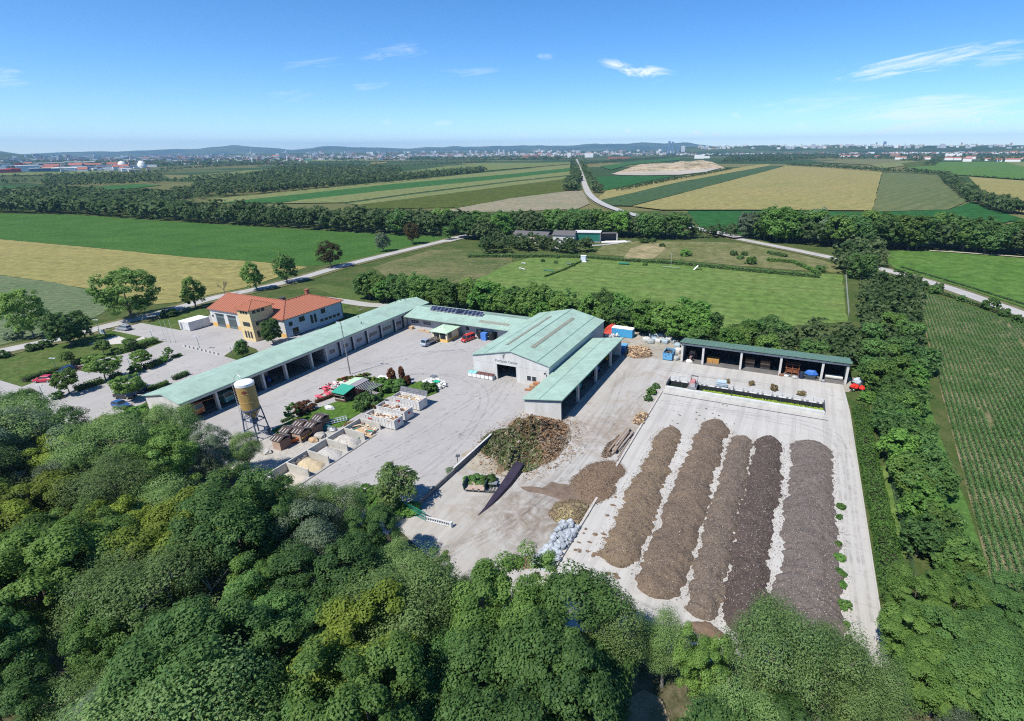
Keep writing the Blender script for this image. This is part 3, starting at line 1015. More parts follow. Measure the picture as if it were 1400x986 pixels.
shrub_proto('sh1', 51, 1.5, 2.2, 9, 18, 26, .3, L_DARK)
shrub_proto('sh2', 52, 1.5, 2.2, 9, 18, 26, .3, L_BRIGHT)
shrub_proto('sh3', 53, 1.5, 2.2, 9, 18, 26, .3, L_RED)
shrub_proto('sh4', 54, 1.5, 2.2, 9, 18, 22, .3, L_GREY)
shrub_proto('sh5', 55, 1.4, 2.0, 9, 18, 22, .3, L_YEL)
shrub_proto('shc', 56, .7, 4.2, 12, 20, 26, .24, L_BROWN, shape=1.2, lobe=(.25, .4))
shrub_proto('shd', 57, 1.2, 1.2, 7, 16, 16, .24, leaf_mat('leaf_dry', (.22, .17, .07), (.42, .33, .16), (.3, .22, .1)))


def shrub(key, x, y, h, r, label, group=None, name='shrub', z=0.):
    me, _, H, R = PROTO[key]
    o = link(name, me)
    o.location = (x, y, z)
    o.rotation_euler = (0, 0, rnd.uniform(0, 6.28))
    o.scale = (r / R * rnd.uniform(.9, 1.1), r / R * rnd.uniform(.9, 1.1), h / H)
    return tag(o, label, 'shrub', group)


def hedge(pts, w, h, label, leaf, size=.28, dens=26, group=None, name='hedge', z=0.):
    """clipped hedge along a world polyline: leaves over a rounded box with a rough top, on a dark twiggy core"""
    P, N, T = [], [], []
    rg = np.random.default_rng(int(abs(pts[0][0] * 13 + pts[0][1] * 7)) + 5)
    core = MB()
    for (x0, y0), (x1, y1) in zip(pts, pts[1:]):
        L = math.hypot(x1 - x0, y1 - y0)
        d = np.array([(x1 - x0) / L, (y1 - y0) / L, 0])
        nn = np.array([-d[1], d[0], 0])
        core.cbox((x0 + x1) / 2, (y0 + y1) / 2, h * .4 + z, L, w * .7, h * .8, math.atan2(d[1], d[0]))
        per = w + 2 * h
        n = int(L * per * dens)
        s = rg.uniform(-.02, 1.02, n) * L
        t = rg.uniform(0, per, n)
        prof = h * (1 + .12 * fbm(s * .35, s * 0 + x0, 3, 3))
        wid = w * (1 + .14 * fbm(s * .3, s * 0 + y0, 9, 3))
        off = np.where(t < h, -wid / 2, np.where(t > h + w, wid / 2, (t - h - w / 2) * wid / w))
        hh = np.where(t < h, t / h * prof, np.where(t > h + w, (per - t) / h * prof, prof * (1 - .25 * np.abs((t - h - w / 2) / (w / 2)) ** 3)))
        no = np.where((t < h)[:, None], -nn, np.where((t > h + w)[:, None], nn, np.array([0, 0, 1.])))
        p = np.array([x0, y0, z]) + s[:, None] * d + off[:, None] * nn + hh[:, None] * np.array([0, 0, 1.]) + rg.normal(0, .07, (n, 3))
        P.append(p)
        N.append(no + np.array([0, 0, .5]))
        T.append(np.clip(.5 + .35 * fbm(s * 1.3, hh * 1.2, 4, 2) + rg.normal(0, .15, n), 0, 1))
    P, N, T = np.concatenate(P), np.concatenate(N), np.concatenate(T)
    P[:, 2] = np.maximum(P[:, 2], z + .02)
    cx, cy_ = float(P[:, 0].mean()), float(P[:, 1].mean())
    root = thing(name, label, 'hedge', (cx, cy_, 0), 0, group)
    V, Fq = leaf_arrays(P - np.array([cx, cy_, 0]), N, size * rg.uniform(.7, 1.3, len(P)), rg)
    link('foliage', np_mesh('foliage', V, Fq, leaf, attr=np.repeat(T, 4)), root)
    core.build('branches', mat('hedge_core', (.03, .035, .018), .95), root, absolute=True)
    return root


# ---- the foreground wood -------------------------------------------------
OUT = [(-200, 500), (-60, 520), (0, 530), (40, 548), (110, 566), (150, 562), (200, 550), (240, 562), (258, 582), (290, 592), (330, 592), (345, 640), (385, 656), (430, 662), (455, 658), (480, 688), (510, 704), (530, 724), (555, 750), (600, 772), (640, 788), (662, 776), (700, 764), (740, 770), (775, 792), (792, 822), (830, 803), (860, 818), (900, 838), (940, 853), (985, 868), (1030, 848), (1080, 828), (1130, 853), (1180, 884), (1210, 900), (1235, 925), (1262, 985), (1300, 1000), (1500, 1000)]


def outline(px):
    for (a, b), (c, d) in zip(OUT, OUT[1:]):
        if a <= px <= c:
            return b + (d - b) * (px - a) / (c - a)
    return 2000


placed = []
KEYS_L = ['big1', 'big2', 'big3', 'ash1', 'ash2', 'big1', 'big2', 'yel1', 'grey1', 'poplar']
FL = {}
COLS = [(120, 'below the car park'), (240, 'below the white gable'), (330, 'below the first open bay'), (420, 'below the silo'), (520, 'below the storage bays'), (620, 'below the teal gate'), (720, 'below the dark wedge'), (830, 'below the grey rubble heap'), (950, 'below the first compost rows'), (1080, 'below the middle compost row'), (9999, 'below the widest compost row')]
ROWS = [(640, 'far row'), (740, 'second row'), (840, 'third row'), (930, 'fourth row'), (9999, 'front row')]
KIND = {'big1': 'dark green leafy tree', 'big2': 'mid green leafy tree', 'big3': 'wide dark crowned tree', 'ash1': 'pale barked feathery tree', 'ash2': 'spreading light green feathery tree', 'yel1': 'yellow green tree', 'grey1': 'silvery green tree', 'poplar': 'slender upright tree'}


def place_label(key, px, py):
    c = [n for lim, n in COLS if px < lim][0]
    r = [n for lim, n in ROWS if py < lim][0]
    return '%s %s, %s of the wood' % (KIND[key], c, r)


def fore(px, py, h, key, label=None, group=None, wide=1.0):
    x, y = G(px, py, h * .97)
    placed.append((x, y, 4.0 * wide * h / 14))
    t = tree(key, x, y, h, label or place_label(key, px, py), group or 'trees of the foreground wood', wide=wide)
    if not label:
        FL.setdefault(t['label'], []).append((px, t))
    return t


ECOL = [(15, 535, 12, 'big1'), (75, 562, 11, 'big3'), (125, 568, 10, 'yel1'), (175, 556, 13, 'big2'), (228, 552, 13, 'ash1'), (276, 590, 10, 'grey1'), (326, 592, 8.5, 'ash1'), (368, 656, 9, 'yel1'),
        (415, 662, 10, 'ash2'), (462, 662, 10, 'ash1'), (500, 696, 10, 'big1'), (535, 748, 9, 'ash1'), (585, 768, 9.5, 'big2'), (632, 790, 9, 'ash1')]
for px, py, h, kx in ECOL:
    fore(px, py, h, kx)
fore(698, 768, 15, 'big2', 'tall broad dark green tree standing in front of the grey rubble heap', wide=1.05)
fore(828, 806, 13, 'ash1', 'light green loose tree between the big dark tree and the compost rows')
fore(912, 846, 9.5, 'ash2', 'feathery tree at the near end of the brown compost rows', wide=.85)
fore(965, 872, 10, 'big2', 'leafy tree at the foot of the middle compost row')
fore(1072, 830, 14, 'ash2', 'large pale green tree covering the near end of the widest compost row', wide=.95)
fore(1150, 868, 12, 'ash1', 'pale green tree beside the bare concrete strip at the slab corner')
fore(1200, 905, 10, 'ash2', 'feathery tree at the near end of the clipped long hedge')
for sep, sx_, sy_ in ((5.2, 6.0, 6.6), (4.5, 3.9, 4.1)):
    gx = -150.0
    row = 0
    while gx < 30:
        gy = 8.0 + (row % 2) * 2.9
        while gy < 66:
            x, y = gx + rnd.uniform(-1.5, 1.5), gy + rnd.uniform(-1.5, 1.5)
            h = rnd.uniform(10, 17)
            px, py = to_px((x, y, h * .92))
            pb = to_px((x, y, 0))
            ok = -150 < px < 1540 and py < 1180 and py > outline(px) + 14 and to_px((x, y, h * .45))[1] < 1250
            for off in (-52, -30, 30, 52):
                if py < outline(px + off) + 6:
                    ok = False
            if 830 < px < 925 and 900 < py < 985 and h > 0:
                ok = ok and not (842 < pb[0] < 925 and 920 < pb[1] < 1030)
            if 1225 < pb[0] < 1310 and pb[1] > 880:
                ok = False
            if abs(px - 885) < 100 and py > 862:
                ok = False
            if ok:
                for ox, oy, orr in placed:
                    if math.hypot(x - ox, y - oy) < sep:
                        ok = False
                        break
            if ok:
                kx = rnd.choice(KEYS_L if px < 650 else ['big1', 'big2', 'ash1', 'ash2', 'ash1', 'big3'])
                placed.append((x, y, 4))
                t = tree(kx, x, y, h, place_label(kx, px, py), 'trees of the foreground wood', wide=rnd.uniform(.95, 1.35))
                FL.setdefault(t['label'], []).append((px, t))
            gy += sy_
        gx += sx_
        row += 1
for lab, L_ in FL.items():
    if len(L_) > 1:
        L_.sort(key=lambda q: q[0])
        for k_, (_, t) in enumerate(L_):
            w_ = ['left', 'right'] if len(L_) == 2 else ['left', 'middle', 'right', 'fourth', 'last']
            t['label'] = w_[min(k_, len(w_) - 1)] + ' ' + lab
# ---- single trees of the depot and along the road --------------------------
SINGLES = [
    (47, 462, 'oak', 395, .8, 'dark dense tree beside the road at the far left'), (98, 472, 'mid3', 424, 1.05, 'low spreading tree by the road left of the bushy big tree'),
    (182, 436, 'oak', 368, 1.05, 'broad bushy tree standing where the beet field meets the road'), (268, 421, 'mid2', 379, .9, 'compact tree on the verge left of the orange roofed fire station'),
    (352, 397, 'mid2', 357, .9, 'roadside tree behind the tower of the orange roofed building'), (393, 387, 'mid1', 345, .9, 'round dark roadside tree left of the copper tinged one'),
    (453, 366, 'brownish', 330, 1.0, 'copper tinged roadside tree at the edge of the soy field'), (525, 344, 'grey', 317, .9, 'grey green roadside tree in front of the soy field'),
    (565, 334, 'brownish', 304, .85, 'narrow tawny tree on the far roadside verge'), (612, 328, 'mid1', 308, .9, 'dark roadside tree where the track leaves the road'),
    (374, 470, 'cone', 434, 1.0, 'conical leafy tree in front of the white wall beside the yellow tower'), (333, 489, 'cone', 463, .95, 'pointed small tree behind the long green roof'),
    (548, 693, 'walnut', 634, 1.1, 'airy light green tree by the teal gate at the yard edge'), (402, 577, 'round', 552, 1.0, 'small ball shaped tree at the end of the lawn island'),
    (95.7, 539, 'park1', 506, 1.05, 'young car park tree right of the red car'), (146.4, 521, 'park1', 486, 1.25, 'largest car park tree in the middle hedge'),
    (197, 504, 'park2', 479, 1.05, 'car park tree at the far end of the middle row of bushes'), (183, 547, 'park1', 512, 1.15, 'car park tree shading the dark blue car'),
    (143.6, 486, 'park2', 465, 1.1, 'young tree at the corner of the white sand court'), (94.3, 500, 'park2', 481, 1.0, 'slim young tree at the lawn edge of the car park'),
    (182, 480, 'park2', 462, 1.0, 'dark young tree in the hedge beside the sand court'), (233, 490, 'rowan', 475, .9, 'smallest thin tree at the end of the car park bushes')]
for px, pb, key, pt, wide, lab in SINGLES:
    key = 'mid4' if key == 'grey' else key
    x, y = G(px, pb)
    lo, hi = 0., 30.
    for _ in range(30):
        m_ = (lo + hi) / 2
        if to_px((x, y, m_))[1] > pt:
            lo = m_
        else:
            hi = m_
    me, tm, H, R = PROTO[key]
    tree(key, x, y, lo, lab, None, wide=wide * (H / lo if key in ('big2',) else 1) if False else wide)
# a bare tree
t = thing('bare_tree', 'leafless thin tree on the verge behind the orange roof', 'tree', G(308, 404))
mb = MB()
rg_ = random.Random(5)


def twig(mb, p, d, L, r, lev):
    q = p + d * L
    mb.tube(p, q, r, r * .6, 5, cap=False)
    if lev:
        for _ in range(4 if lev > 1 else 3):
            nd = (d + Vector((rg_.uniform(-.8, .8), rg_.uniform(-.8, .8), rg_.uniform(-.1, .5)))).normalized()
            twig(mb, p.lerp(q, rg_.uniform(.55, 1)), nd, L * rg_.uniform(.5, .75), r * .5, lev - 1)


twig(mb, Vector((0, 0, 0)), Vector((0, 0, 1)), 2.6, .16, 4)
mb.build('trunk', BARK, t)

# ---- shrubs of the depot -------------------------------------------------
for px, py, key, h, r, lab in [(46, 479, 'sh1', 2.2, 1.6, 'left one of two round bushes on the roadside lawn'), (64, 474, 'sh1', 2.2, 1.6, 'right one of two round bushes on the roadside lawn'), (4, 489, 'sh1', 2.2, 1.6, 'round bush beside the road at the left edge'),
                               (20, 464, 'sh4', 3, 2.2, 'grey green bush beside the road under the dark tree'), (80, 544, 'sh1', 1.6, 1.2, 'small round bush in front of the young car park tree'), (232, 432, 'sh1', 2.4, 2.6, 'wide bush on the lawn across from the office container'),
                               (226, 494, 'sh2', 1.6, 1.2, 'round light green bush under the smallest car park tree'), (187, 508, 'sh2', 1.9, 1.7, 'round bush left of the far car park tree'),
                               (505, 556, 'sh1', 3.4, 2.6, 'big grey green bush on the lawn island'), (497, 531, 'sh2', 2.6, 2.2, 'dense green bush behind the pale green shed roof'), (513, 526, 'sh5', 2.2, 1.3, 'small standard bush with yellowish leaves on the island'),
                               (524, 534, 'sh2', 2.6, 2.8, 'leafy climbing bush growing over the pergola bars'), (540, 532, 'sh1', 2.4, 2.4, 'dark bush right of the pergola on the island'), (537, 524, 'shc', 4.3, 1.0, 'leftmost rust coloured columnar conifer on the island'),
                               (551, 523, 'shc', 4.6, .75, 'tallest rust coloured columnar conifer on the island'), (558, 526, 'shc', 2.6, .8, 'shortest rust coloured conifer on the island'), (587, 535, 'sh1', 2.4, 1.8, 'bush beside the white sacks at the tip of the island'),
                               (417, 563, 'sh3', 2.2, 2.2, 'dark red bush behind the ball shaped tree'), (513, 557, 'shd', 1.6, 1.2, 'dry tawny shrub beside the big island bush'), (477, 590 - 9, 'shd', .5, 1.1, 'patch of yellow flowering weeds on the island lawn'),
                               (506, 682, 'sh2', 1.9, 2.3, 'low light green bush beside the tree at the gate'), (529, 697, 'sh2', 1.7, 2.6, 'bush at the foot of the tree by the gate'), (560, 700, 'sh2', 1.2, 1.6, 'bush touching the teal gate'),
                               (618, 645, 'sh4', .9, 1.0, 'weeds growing at the foot of the boundary wall near the post'), (641, 658, 'sh2', 1.0, .9, 'weeds behind the low trailer'),
                               (886, 547, 'sh1', 1.3, 1.0, 'upper leafy shrub along the slab kerb'), (891, 538, 'sh2', 1.5, 1.1, 'middle leafy shrub along the slab kerb'), (897, 530, 'sh1', 1.1, .9, 'shrub along the slab kerb next to the basin'),
                               (995, 524, 'shd', 1.1, .6, 'dry grass tuft right of the blue grey crate'), (1027, 527, 'shd', 1.3, .8, 'dry reddish grass tuft behind the basin'), (1058, 534, 'shd', 1.7, .9, 'tall dry grass tuft behind the basin'), (1096, 541, 'shd', 1.1, 1.0, 'widest dry grass tuft near the right end of the basin'),
                               (1186, 548, 'sh2', 2, 2.2, 'bush at the top of the long hedge below the red machine'), (1195, 538, 'sh1', 2.2, 2.2, 'dark bush beside the red machine'), (186, 566, 'sh2', 1.6, 2.2, 'bush in front of the dark blue car')]:
    x, y = G(px, py)
    shrub(key, x, y, h, r, lab)


def hx(pts):
    return GL(pts)


hedge(hx([(34, 523), (62, 513), (95, 505)]), 1.5, 1.2, 'hedge along the lawn behind the red parked car', L_MID)
hedge(hx([(100, 500), (118, 494), (134, 489)]), 1.6, 1.2, 'hedge between the lawn and the timber edged bed', L_BRIGHT)
hedge(hx([(155, 485), (178, 479), (214, 468)]), 2.4, 1.5, 'wide hedge between sand court and car park', L_MID)
hedge(hx([(104, 535), (122, 529), (142, 523)]), 1.6, 1.2, 'hedge in the middle of the car park under the largest tree', L_MID)
hedge(hx([(152, 519), (166, 514)]), 1.6, 1.2, 'short hedge right of the largest car park tree', L_DARK)
hedge(hx([(200, 505), (220, 497)]), 1.8, 1.4, 'dark hedge at the far end of the car park bushes', L_DARK)
hedge(hx([(235, 490), (248, 486)]), .9, .7, 'thin low hedge at the end of the car park island', L_DARK)
hedge(hx([(204, 535), (230, 525)]), 1.2, 1.0, 'narrow hedge beside the white gable of the long workshop', L_BRIGHT)
hedge(hx([(238, 520), (257, 512)]), 1.2, 1.0, 'narrow hedge behind the green roof of the long workshop', L_DARK)
hedge([(16.9, 46), (16.9, 70), (16.8, 90), (17.0, 109.5)], 2.5, 1.7, 'long clipped hedge along the right edge of the compost slab', L_BRIGHT, .3, 34)
hedge([(-90.2, 70), (-88.4, 77)], .8, .7, 'low dark red hedge between barriers and lawn island', L_BROWN, .2, 40)
hedge(GL([(345, 602), (362, 596), (385, 578), (402, 570)])[2:], .8, .5, 'fringe of tall grass along the lawn island edge', L_BRIGHT, .2, 40)
hedge(GL([(640, 352), (700, 352), (760, 352), (800, 353), (850, 357), (930, 362), (1000, 369), (1050, 374), (1120, 380)]), 1.6, 1.5, 'scrubby hedge between the dog meadow and the rough ground', L_DARK, .5, 9)
hedge(GL([(745, 379), (770, 370), (797, 357)]), .8, .8, 'low fence hedge dividing the dog meadow', L_MID, .4, 9)
hedge(GL([(1048, 357), (1085, 360), (1112, 372), (1120, 377)]), 1.6, 1.6, 'hedge curving along the rough ground by the right road', L_BRIGHT, .5, 9)
hedge(GL([(1050, 347), (1075, 352)]), 2, 1.6, 'short hedge behind the curved one on the rough ground', L_DARK, .5, 9)
hedge(GL([(1236, 386), (1280, 400), (1330, 416), (1420, 448)]), 1.5, 1.0, 'scrub along the near side of the right road', L_MID, .45, 8)
hedge(GL([(1232, 366), (1290, 383), (1330, 395), (1400, 417)]), 1.0, .7, 'low scrub between right road and pasture', L_DARK, .4, 8)

# ---- belts: every tree goes on a list, the largest become things ------------
TL = []      # x, y, h, class keys, label, group


def add(x, y, h, keys, label, group):
    if -150 < to_px((x, y, h))[0] < 1550:
        TL.append((x, y, h, rnd.choice(keys), label, group))


def belt(pts, h, sp, rows, depth, keys, label, group, world=False, jit=.35):
    P = pts if world else GL(pts)
    for (x0, y0), (x1, y1) in zip(P, P[1:]):
        L = math.hypot(x1 - x0, y1 - y0)
        n = max(1, int(L / sp + .5))
        nx, ny = -(y1 - y0) / L, (x1 - x0) / L
        if nx * x0 + ny * y0 < 0:
            nx, ny = -nx, -ny
        for r in range(rows):
            for i in range(n):
                t = (i + .5 + .25 * (r % 2) + rnd.uniform(-jit, jit)) / n
                d = (depth * r / max(1, rows - 1) if rows > 1 else 0) + rnd.uniform(-.2, .2) * sp
                add(x0 + (x1 - x0) * t + nx * d, y0 + (y1 - y0) * t + ny * d, h * rnd.uniform(.72, 1.12), keys, label, group)


def fill(poly, sp, h, keys, label, group, world=False):
    P = poly if world else GL(poly)
    xs, ys = [p[0] for p in P], [p[1] for p in P]
    nx, ny = int((max(xs) - min(xs)) / sp) + 1, int((max(ys) - min(ys)) / sp) + 1
    for i in range(nx):
        for j in range(ny):
            x = min(xs) + (i + .5 + rnd.uniform(-.4, .4)) * sp
            y = min(ys) + (j + .5 + rnd.uniform(-.4, .4)) * sp
            ins = False
            for (ax, ay), (bx, by) in zip(P, P[1:] + P[:1]):
                if (ay > y) != (by > y) and x < (bx - ax) * (y - ay) / (by - ay) + ax:
                    ins = not ins
            if ins:
                add(x, y, h * rnd.uniform(.7, 1.15), keys, label, group)


MIX = ['mid1', 'mid2', 'mid3', 'mid1', 'mid2', 'mid5', 'mid1', 'mid4']
belt([(-146, 141), (-124, 139.5), (-100, 139), (-67, 139), (-45, 142), (-20, 137)], 9.6, 4.4, 2, 5, ['mid1', 'mid1', 'mid2', 'mid2', 'mid5', 'mid2'], 'dense green tree in the row behind the solar panel roof', 'trees behind the workshop roofs', True)
belt([(-21, 131), (0, 131), (18, 131)], 6.3, 4.2, 2, 5, ['mid2', 'mid5', 'mid1', 'mid6', 'mid2'], 'bushy tree close behind the open storage shed', 'trees behind the open shed', True)
fill([(-20, 139), (20, 137), (24, 158), (-8, 150)], 5, 6.5, ['mid2', 'mid5', 'mid1', 'mid3'], 'bushy tree close behind the open storage shed', 'trees behind the open shed', True)
fill([(19, 116), (26, 112), (37, 170), (44, 215), (26, 222), (22, 180), (20, 140)], 5.0, 7.0, ['mid1', 'mid2', 'mid3', 'mid5', 'mid1', 'mid2', 'mid4'], 'leafy tree in the belt between compost slab and maize field', 'trees between slab and maize')
for i_ in range(len(TL)):
    pass
TL = [t for t in TL if not (t[5] == 'trees between slab and maize')]
fill([(19.5, 113), (28, 113), (36, 170), (45, 228), (30, 232), (23, 180), (20, 140)], 5.0, 6.8, ['mid1', 'mid2', 'mid3', 'mid5', 'mid1', 'mid2', 'mid3'], 'leafy tree in the belt between compost slab and maize field', 'trees between slab and maize', True)
fill([(20.3, 66), (24.2, 66), (26.2, 113), (20.4, 113)], 3.1, 5.8, ['mid1', 'mid2', 'mid3', 'mid5'], 'leafy tree in the belt between compost slab and maize field', 'trees between slab and maize', True)
fill([(21.5, 56), (25, 56), (25, 70), (22.5, 70)], 3.2, 5.0, ['mid2', 'mid5', 'mid3'], 'leafy tree in the belt between compost slab and maize field', 'trees between slab and maize', True)
for px, py, h, lab in [(1262, 784, 7.5, 'dense bright tree right of the long hedge, nearest the mown path'), (1315, 795, 7.5, 'dense bright tree at the corner of the maize rows'), (1382, 800, 7.5, 'dense bright tree at the lower right below the maize'),
                       (1275, 842, 8, 'dense tree overhanging the near end of the long hedge'), (1335, 850, 8.5, 'broad dense tree in the middle of the lower right clump'), (1400, 862, 8.5, 'dense tree at the right edge of the lower right clump'),
                       (1300, 895, 8, 'dense tree above the sandy track'), (1365, 905, 9, 'broad low tree in front of the lower right clump'), (1420, 930, 9, 'dense tree cut by the right edge of the view')]:
    x, y = G(px, py, h)
    tree(rnd.choice(['big2', 'big1']), x, y, h, lab, 'dense trees at the lower right', wide=1.5)
for px, py, h in [(1330, 985, 6), (1385, 990, 6), (1430, 1000, 6)]:
    x, y = G(px, py, h)
    tree('grey1', x, y, h, 'silvery leafed tree at the bottom right corner of the view', 'silvery trees at the bottom right corner', wide=1.3)
W1 = 'leafy tree in the long belt beyond the soy field'
belt([(-160, 308), (-60, 294), (12, 291), (106, 293), (177, 298), (253, 303), (350, 309), (451, 315), (515, 319), (604, 322.5), (645, 320)], 14.5, 8.5, 3, 20, MIX[:6] + ['mid1'], W1, 'trees of the belt beyond the soy field')
W2 = 'leafy tree in the belt behind the dog meadow'
belt([(655, 331), (700, 324), (760, 320), (857, 325), (935, 327)], 14.5, 7, 3, 16, MIX[:7], W2, 'trees of the belt behind the dog meadow')
fill([(655, 350), (660, 335), (695, 333), (728, 337), (722, 344), (700, 346)], 7.5, 8, ['mid5', 'mid2', 'mid1'], W2, 'trees of the belt behind the dog meadow')
belt([(935, 325), (1012, 325)], 8, 8, 2, 8, MIX[:6], W2, 'trees of the belt behind the dog meadow')
W3 = 'leafy tree in the belt above the right pasture'
belt([(1012, 324), (1050, 329), (1126, 337), (1212, 341), (1278, 341), (1364, 347), (1480, 358)], 16.5, 6.5, 3, 18, MIX, W3, 'trees of the belt above the right pasture')
fill([(1140, 372), (1160, 345), (1200, 345), (1206, 372), (1180, 385)], 7, 10, ['mid4', 'mid4', 'mid1', 'mid2'], 'silvery tree at the bend of the right road', 'trees at the bend of the right road')
FARM = ['mid1', 'mid2', 'mid3', 'mid4']
fill([(-160, 300), (-60, 291), (0, 288), (60, 288), (240, 296), (240, 272), (60, 264), (0, 270), (-160, 280)], 12, 12, FARM, 'tree', 'woods')
fill([(238, 280), (290, 271), (350, 266), (540, 250), (660, 236), (660, 232), (545, 243), (548, 230), (400, 226), (360, 238), (240, 264)], 14, 11, FARM, 'tree', 'woods')
fill([(62, 258), (215, 251), (222, 241), (65, 243)], 16, 10, FARM, 'tree', 'woods')
belt([(350, 266), (450, 256), (540, 247), (664, 235)], 12, 9, 2, 12, ['mid4', 'mid1', 'mid4', 'mid2'], 'tree', 'woods')
belt([(1326, 276), (1300, 256), (1286, 242)], 11, 8, 2, 10, ['mid4', 'mid1'], 'tree', 'woods')
belt([(1372, 293), (1345, 282), (1326, 276)], 12, 7, 3, 12, ['mid4', 'mid1'], 'tree', 'woods')
belt([(1075, 227), (1130, 230), (1206, 235.5), (1240, 236.5), (1282, 240)], 10, 10, 2, 14, FARM, 'tree', 'woods')
belt([(1326, 241), (1400, 246.5), (1500, 252)], 3.5, 7, 1, 0, FARM, 'tree', 'woods')
belt([(845, 262), (880, 255), (925, 246), (960, 240), (1000, 232)], 6, 8, 1, 0, FARM, 'tree', 'woods')
belt([(784, 262), (785, 250), (784.5, 240), (783.5, 230), (782, 222)], 13, 8, 2, 8, FARM, 'tree', 'woods')
belt([(815, 264), (809.5, 253), (804, 241), (799.5, 232), (795.5, 223)], 12, 8, 1, 0, FARM, 'tree', 'woods')
fill([(812, 262), (808, 252), (822, 262), (826, 268)], 9, 9, FARM, 'tree', 'woods')
fill([(985, 224), (1050, 222), (1140, 217), (1140, 212), (1050, 212), (1000, 214)], 26, 13, FARM, 'tree', 'woods')
fill([(1140, 218), (1330, 217.5), (1480, 221), (1480, 218.5), (1330, 215.5), (1140, 215.5)], 30, 11, FARM, 'tree', 'woods')
belt([(1340, 221), (1400, 221), (1470, 222)], 14, 16, 2, 20, FARM, 'tree', 'woods')
belt([(1275, 227), (1284, 221), (1288, 217)], 11, 14, 2, 20, FARM, 'tree', 'woods')
belt([(1240, 221), (1262, 219.5)], 12, 14, 2, 20, FARM, 'tree', 'woods')
for a, b_ in [((-60, 233), (330, 223)), ((-60, 246), (240, 236)), ((0, 252), (60, 250)), ((330, 227), (500, 221)), ((480, 224), (786, 218)), ((500, 231), (670, 222)), ((230, 233), (400, 224)), ((240, 251), (330, 240)), ((800, 226), (900, 217)), ((840, 220), (1000, 213)), ((400, 218.5), (700, 216)), ((1000, 213.5), (1400, 213))]:
    belt([a, ((a[0] + b_[0]) / 2, (a[1] + b_[1]) / 2 + rnd.uniform(-1, 1)), b_], 9, 15, 2, 25, FARM, 'tree', 'woods')

for px, py in ((746, 342), (764, 345), (778, 342), (787, 344), (797, 345), (804, 343), (771, 346), (735, 340), (722, 342), (779, 347), (704, 338), (713, 340), (729, 337), (742, 339), (753, 343)):
    x, y = G(px, py)
    add(x, y, rnd.uniform(5.5, 9), ['mid5', 'mid2', 'mid1'], 'garden tree in front of the stables behind the meadow', 'garden trees by the stables')


def appear(t):
    return t[2] / math.hypot(t[0], t[1])


TL.sort(key=appear, reverse=True)
n_now = len([o for o in bpy.data.objects if o.get('category') == 'tree'])
n_ind = max(0, 300 - n_now)
rest = []
ni = 0
for t in TL:
    if ni < n_ind and t[4] != 'tree':
        tree(t[3], t[0], t[1], t[2], t[4], t[5], wide=1.25)
        ni += 1
    else:
        rest.append(t)
print('TREES', n_now, 'belts', len(TL), 'individual', ni, 'stuff', len(rest))
# everything farther: one object, leaf clumps as light cards in the crown's volume
var = {}
for d_, (n_l, nc_, npc_, sz) in {'a': (9, 11, 5, 1.4), 'b': (6, 7, 3, 2.2), 'c': (4, 4, 2, 3.6)}.items():
    var[d_] = [crown_arrays(400 + s, 3.9, .6, 10, n_l, nc_, npc_, sz, clump=.14)[:3] for s in range(3)]
VV, FF, TT, off = [], [], [], 0
TONE = {'mid1': .1, 'mid2': .3, 'mid3': .15, 'mid4': .75, 'mid5': .45, 'mid6': .6, 'mid7': .5}
for t in rest:
    dist = math.hypot(t[0], t[1])
    Vv, Fv, Tv = rnd.choice(var['a' if dist < 520 else 'b' if dist < 1100 else 'c'])
    a = rnd.uniform(0, 6.28)
    s = t[2] / 10
    ca, sa = math.cos(a) * s * 1.25, math.sin(a) * s * 1.25
    V2 = np.empty_like(Vv)
    V2[:, 0] = Vv[:, 0] * ca - Vv[:, 1] * sa + t[0]
    V2[:, 1] = Vv[:, 0] * sa + Vv[:, 1] * ca + t[1]
    V2[:, 2] = Vv[:, 2] * s
    VV.append(V2)
    FF.append(Fv + off)
    TT.append(np.clip(Tv * .45 + TONE.get(t[3], .2) * .6 + rnd.uniform(-.12, .12), 0, 1))
    off += len(Vv)
far_leaf = leaf_mat('leaf_far', (.034, .078, .022), (.145, .19, .08), hue=0)
o = link('woods', np_mesh('woods', np.concatenate(VV), np.concatenate(FF), far_leaf, attr=np.concatenate(TT)))
tag(o, 'far woods, hedgerows and tree belts between the fields', 'woods', None, 'stuff')
print('stuff quads', sum(len(f) for f in FF))

# ---- maize rows on the right: plants of blades ------------------------------
rg = np.random.default_rng(3)
ux, uy = .098, .995
PP = []
for r in range(0, 130):
    s = np.arange(-10, 235, .27)
    s = s + rg.normal(0, .05, len(s))
    off_ = r * .92 + .4
    x = 24.2 + ux * (s - 22) + uy * off_ + rg.normal(0, .05, len(s))
    y = s - ux * off_ + 0
    bare = fbm(x * .35, y * .035, 8, 3)
    keep = (bare < .95) & (rg.random(len(s)) < .95)
    lim = np.where(y > 180, 72 - (y - 180) * .62 * 1.0, 150)
    top = y < 225 - (x - 44) * 1.42
    PP.append(np.stack([x, y], 1)[keep & (x < lim) & top])
PP = np.concatenate(PP)
px_ok = []
d = np.stack([PP[:, 0], PP[:, 1], np.full(len(PP), 1.0 - CAM_H)], 1)
w_ = d @ np.array(CF)
pxx = PX0 + F_PX * (d @ np.array(CR)) / w_
pyy = PY0 - F_PX * (d @ np.array(CU)) / w_
ok = (w_ > 1) & (pxx < 1480) & (pyy < 1020) & (pxx > 1150)
PP = PP[ok]
dist = np.hypot(PP[:, 0], PP[:, 1])
kill = rg.random(len(PP)) < np.clip((dist - 130) / 260, 0, .45)
PP = PP[~kill]
n = len(PP)
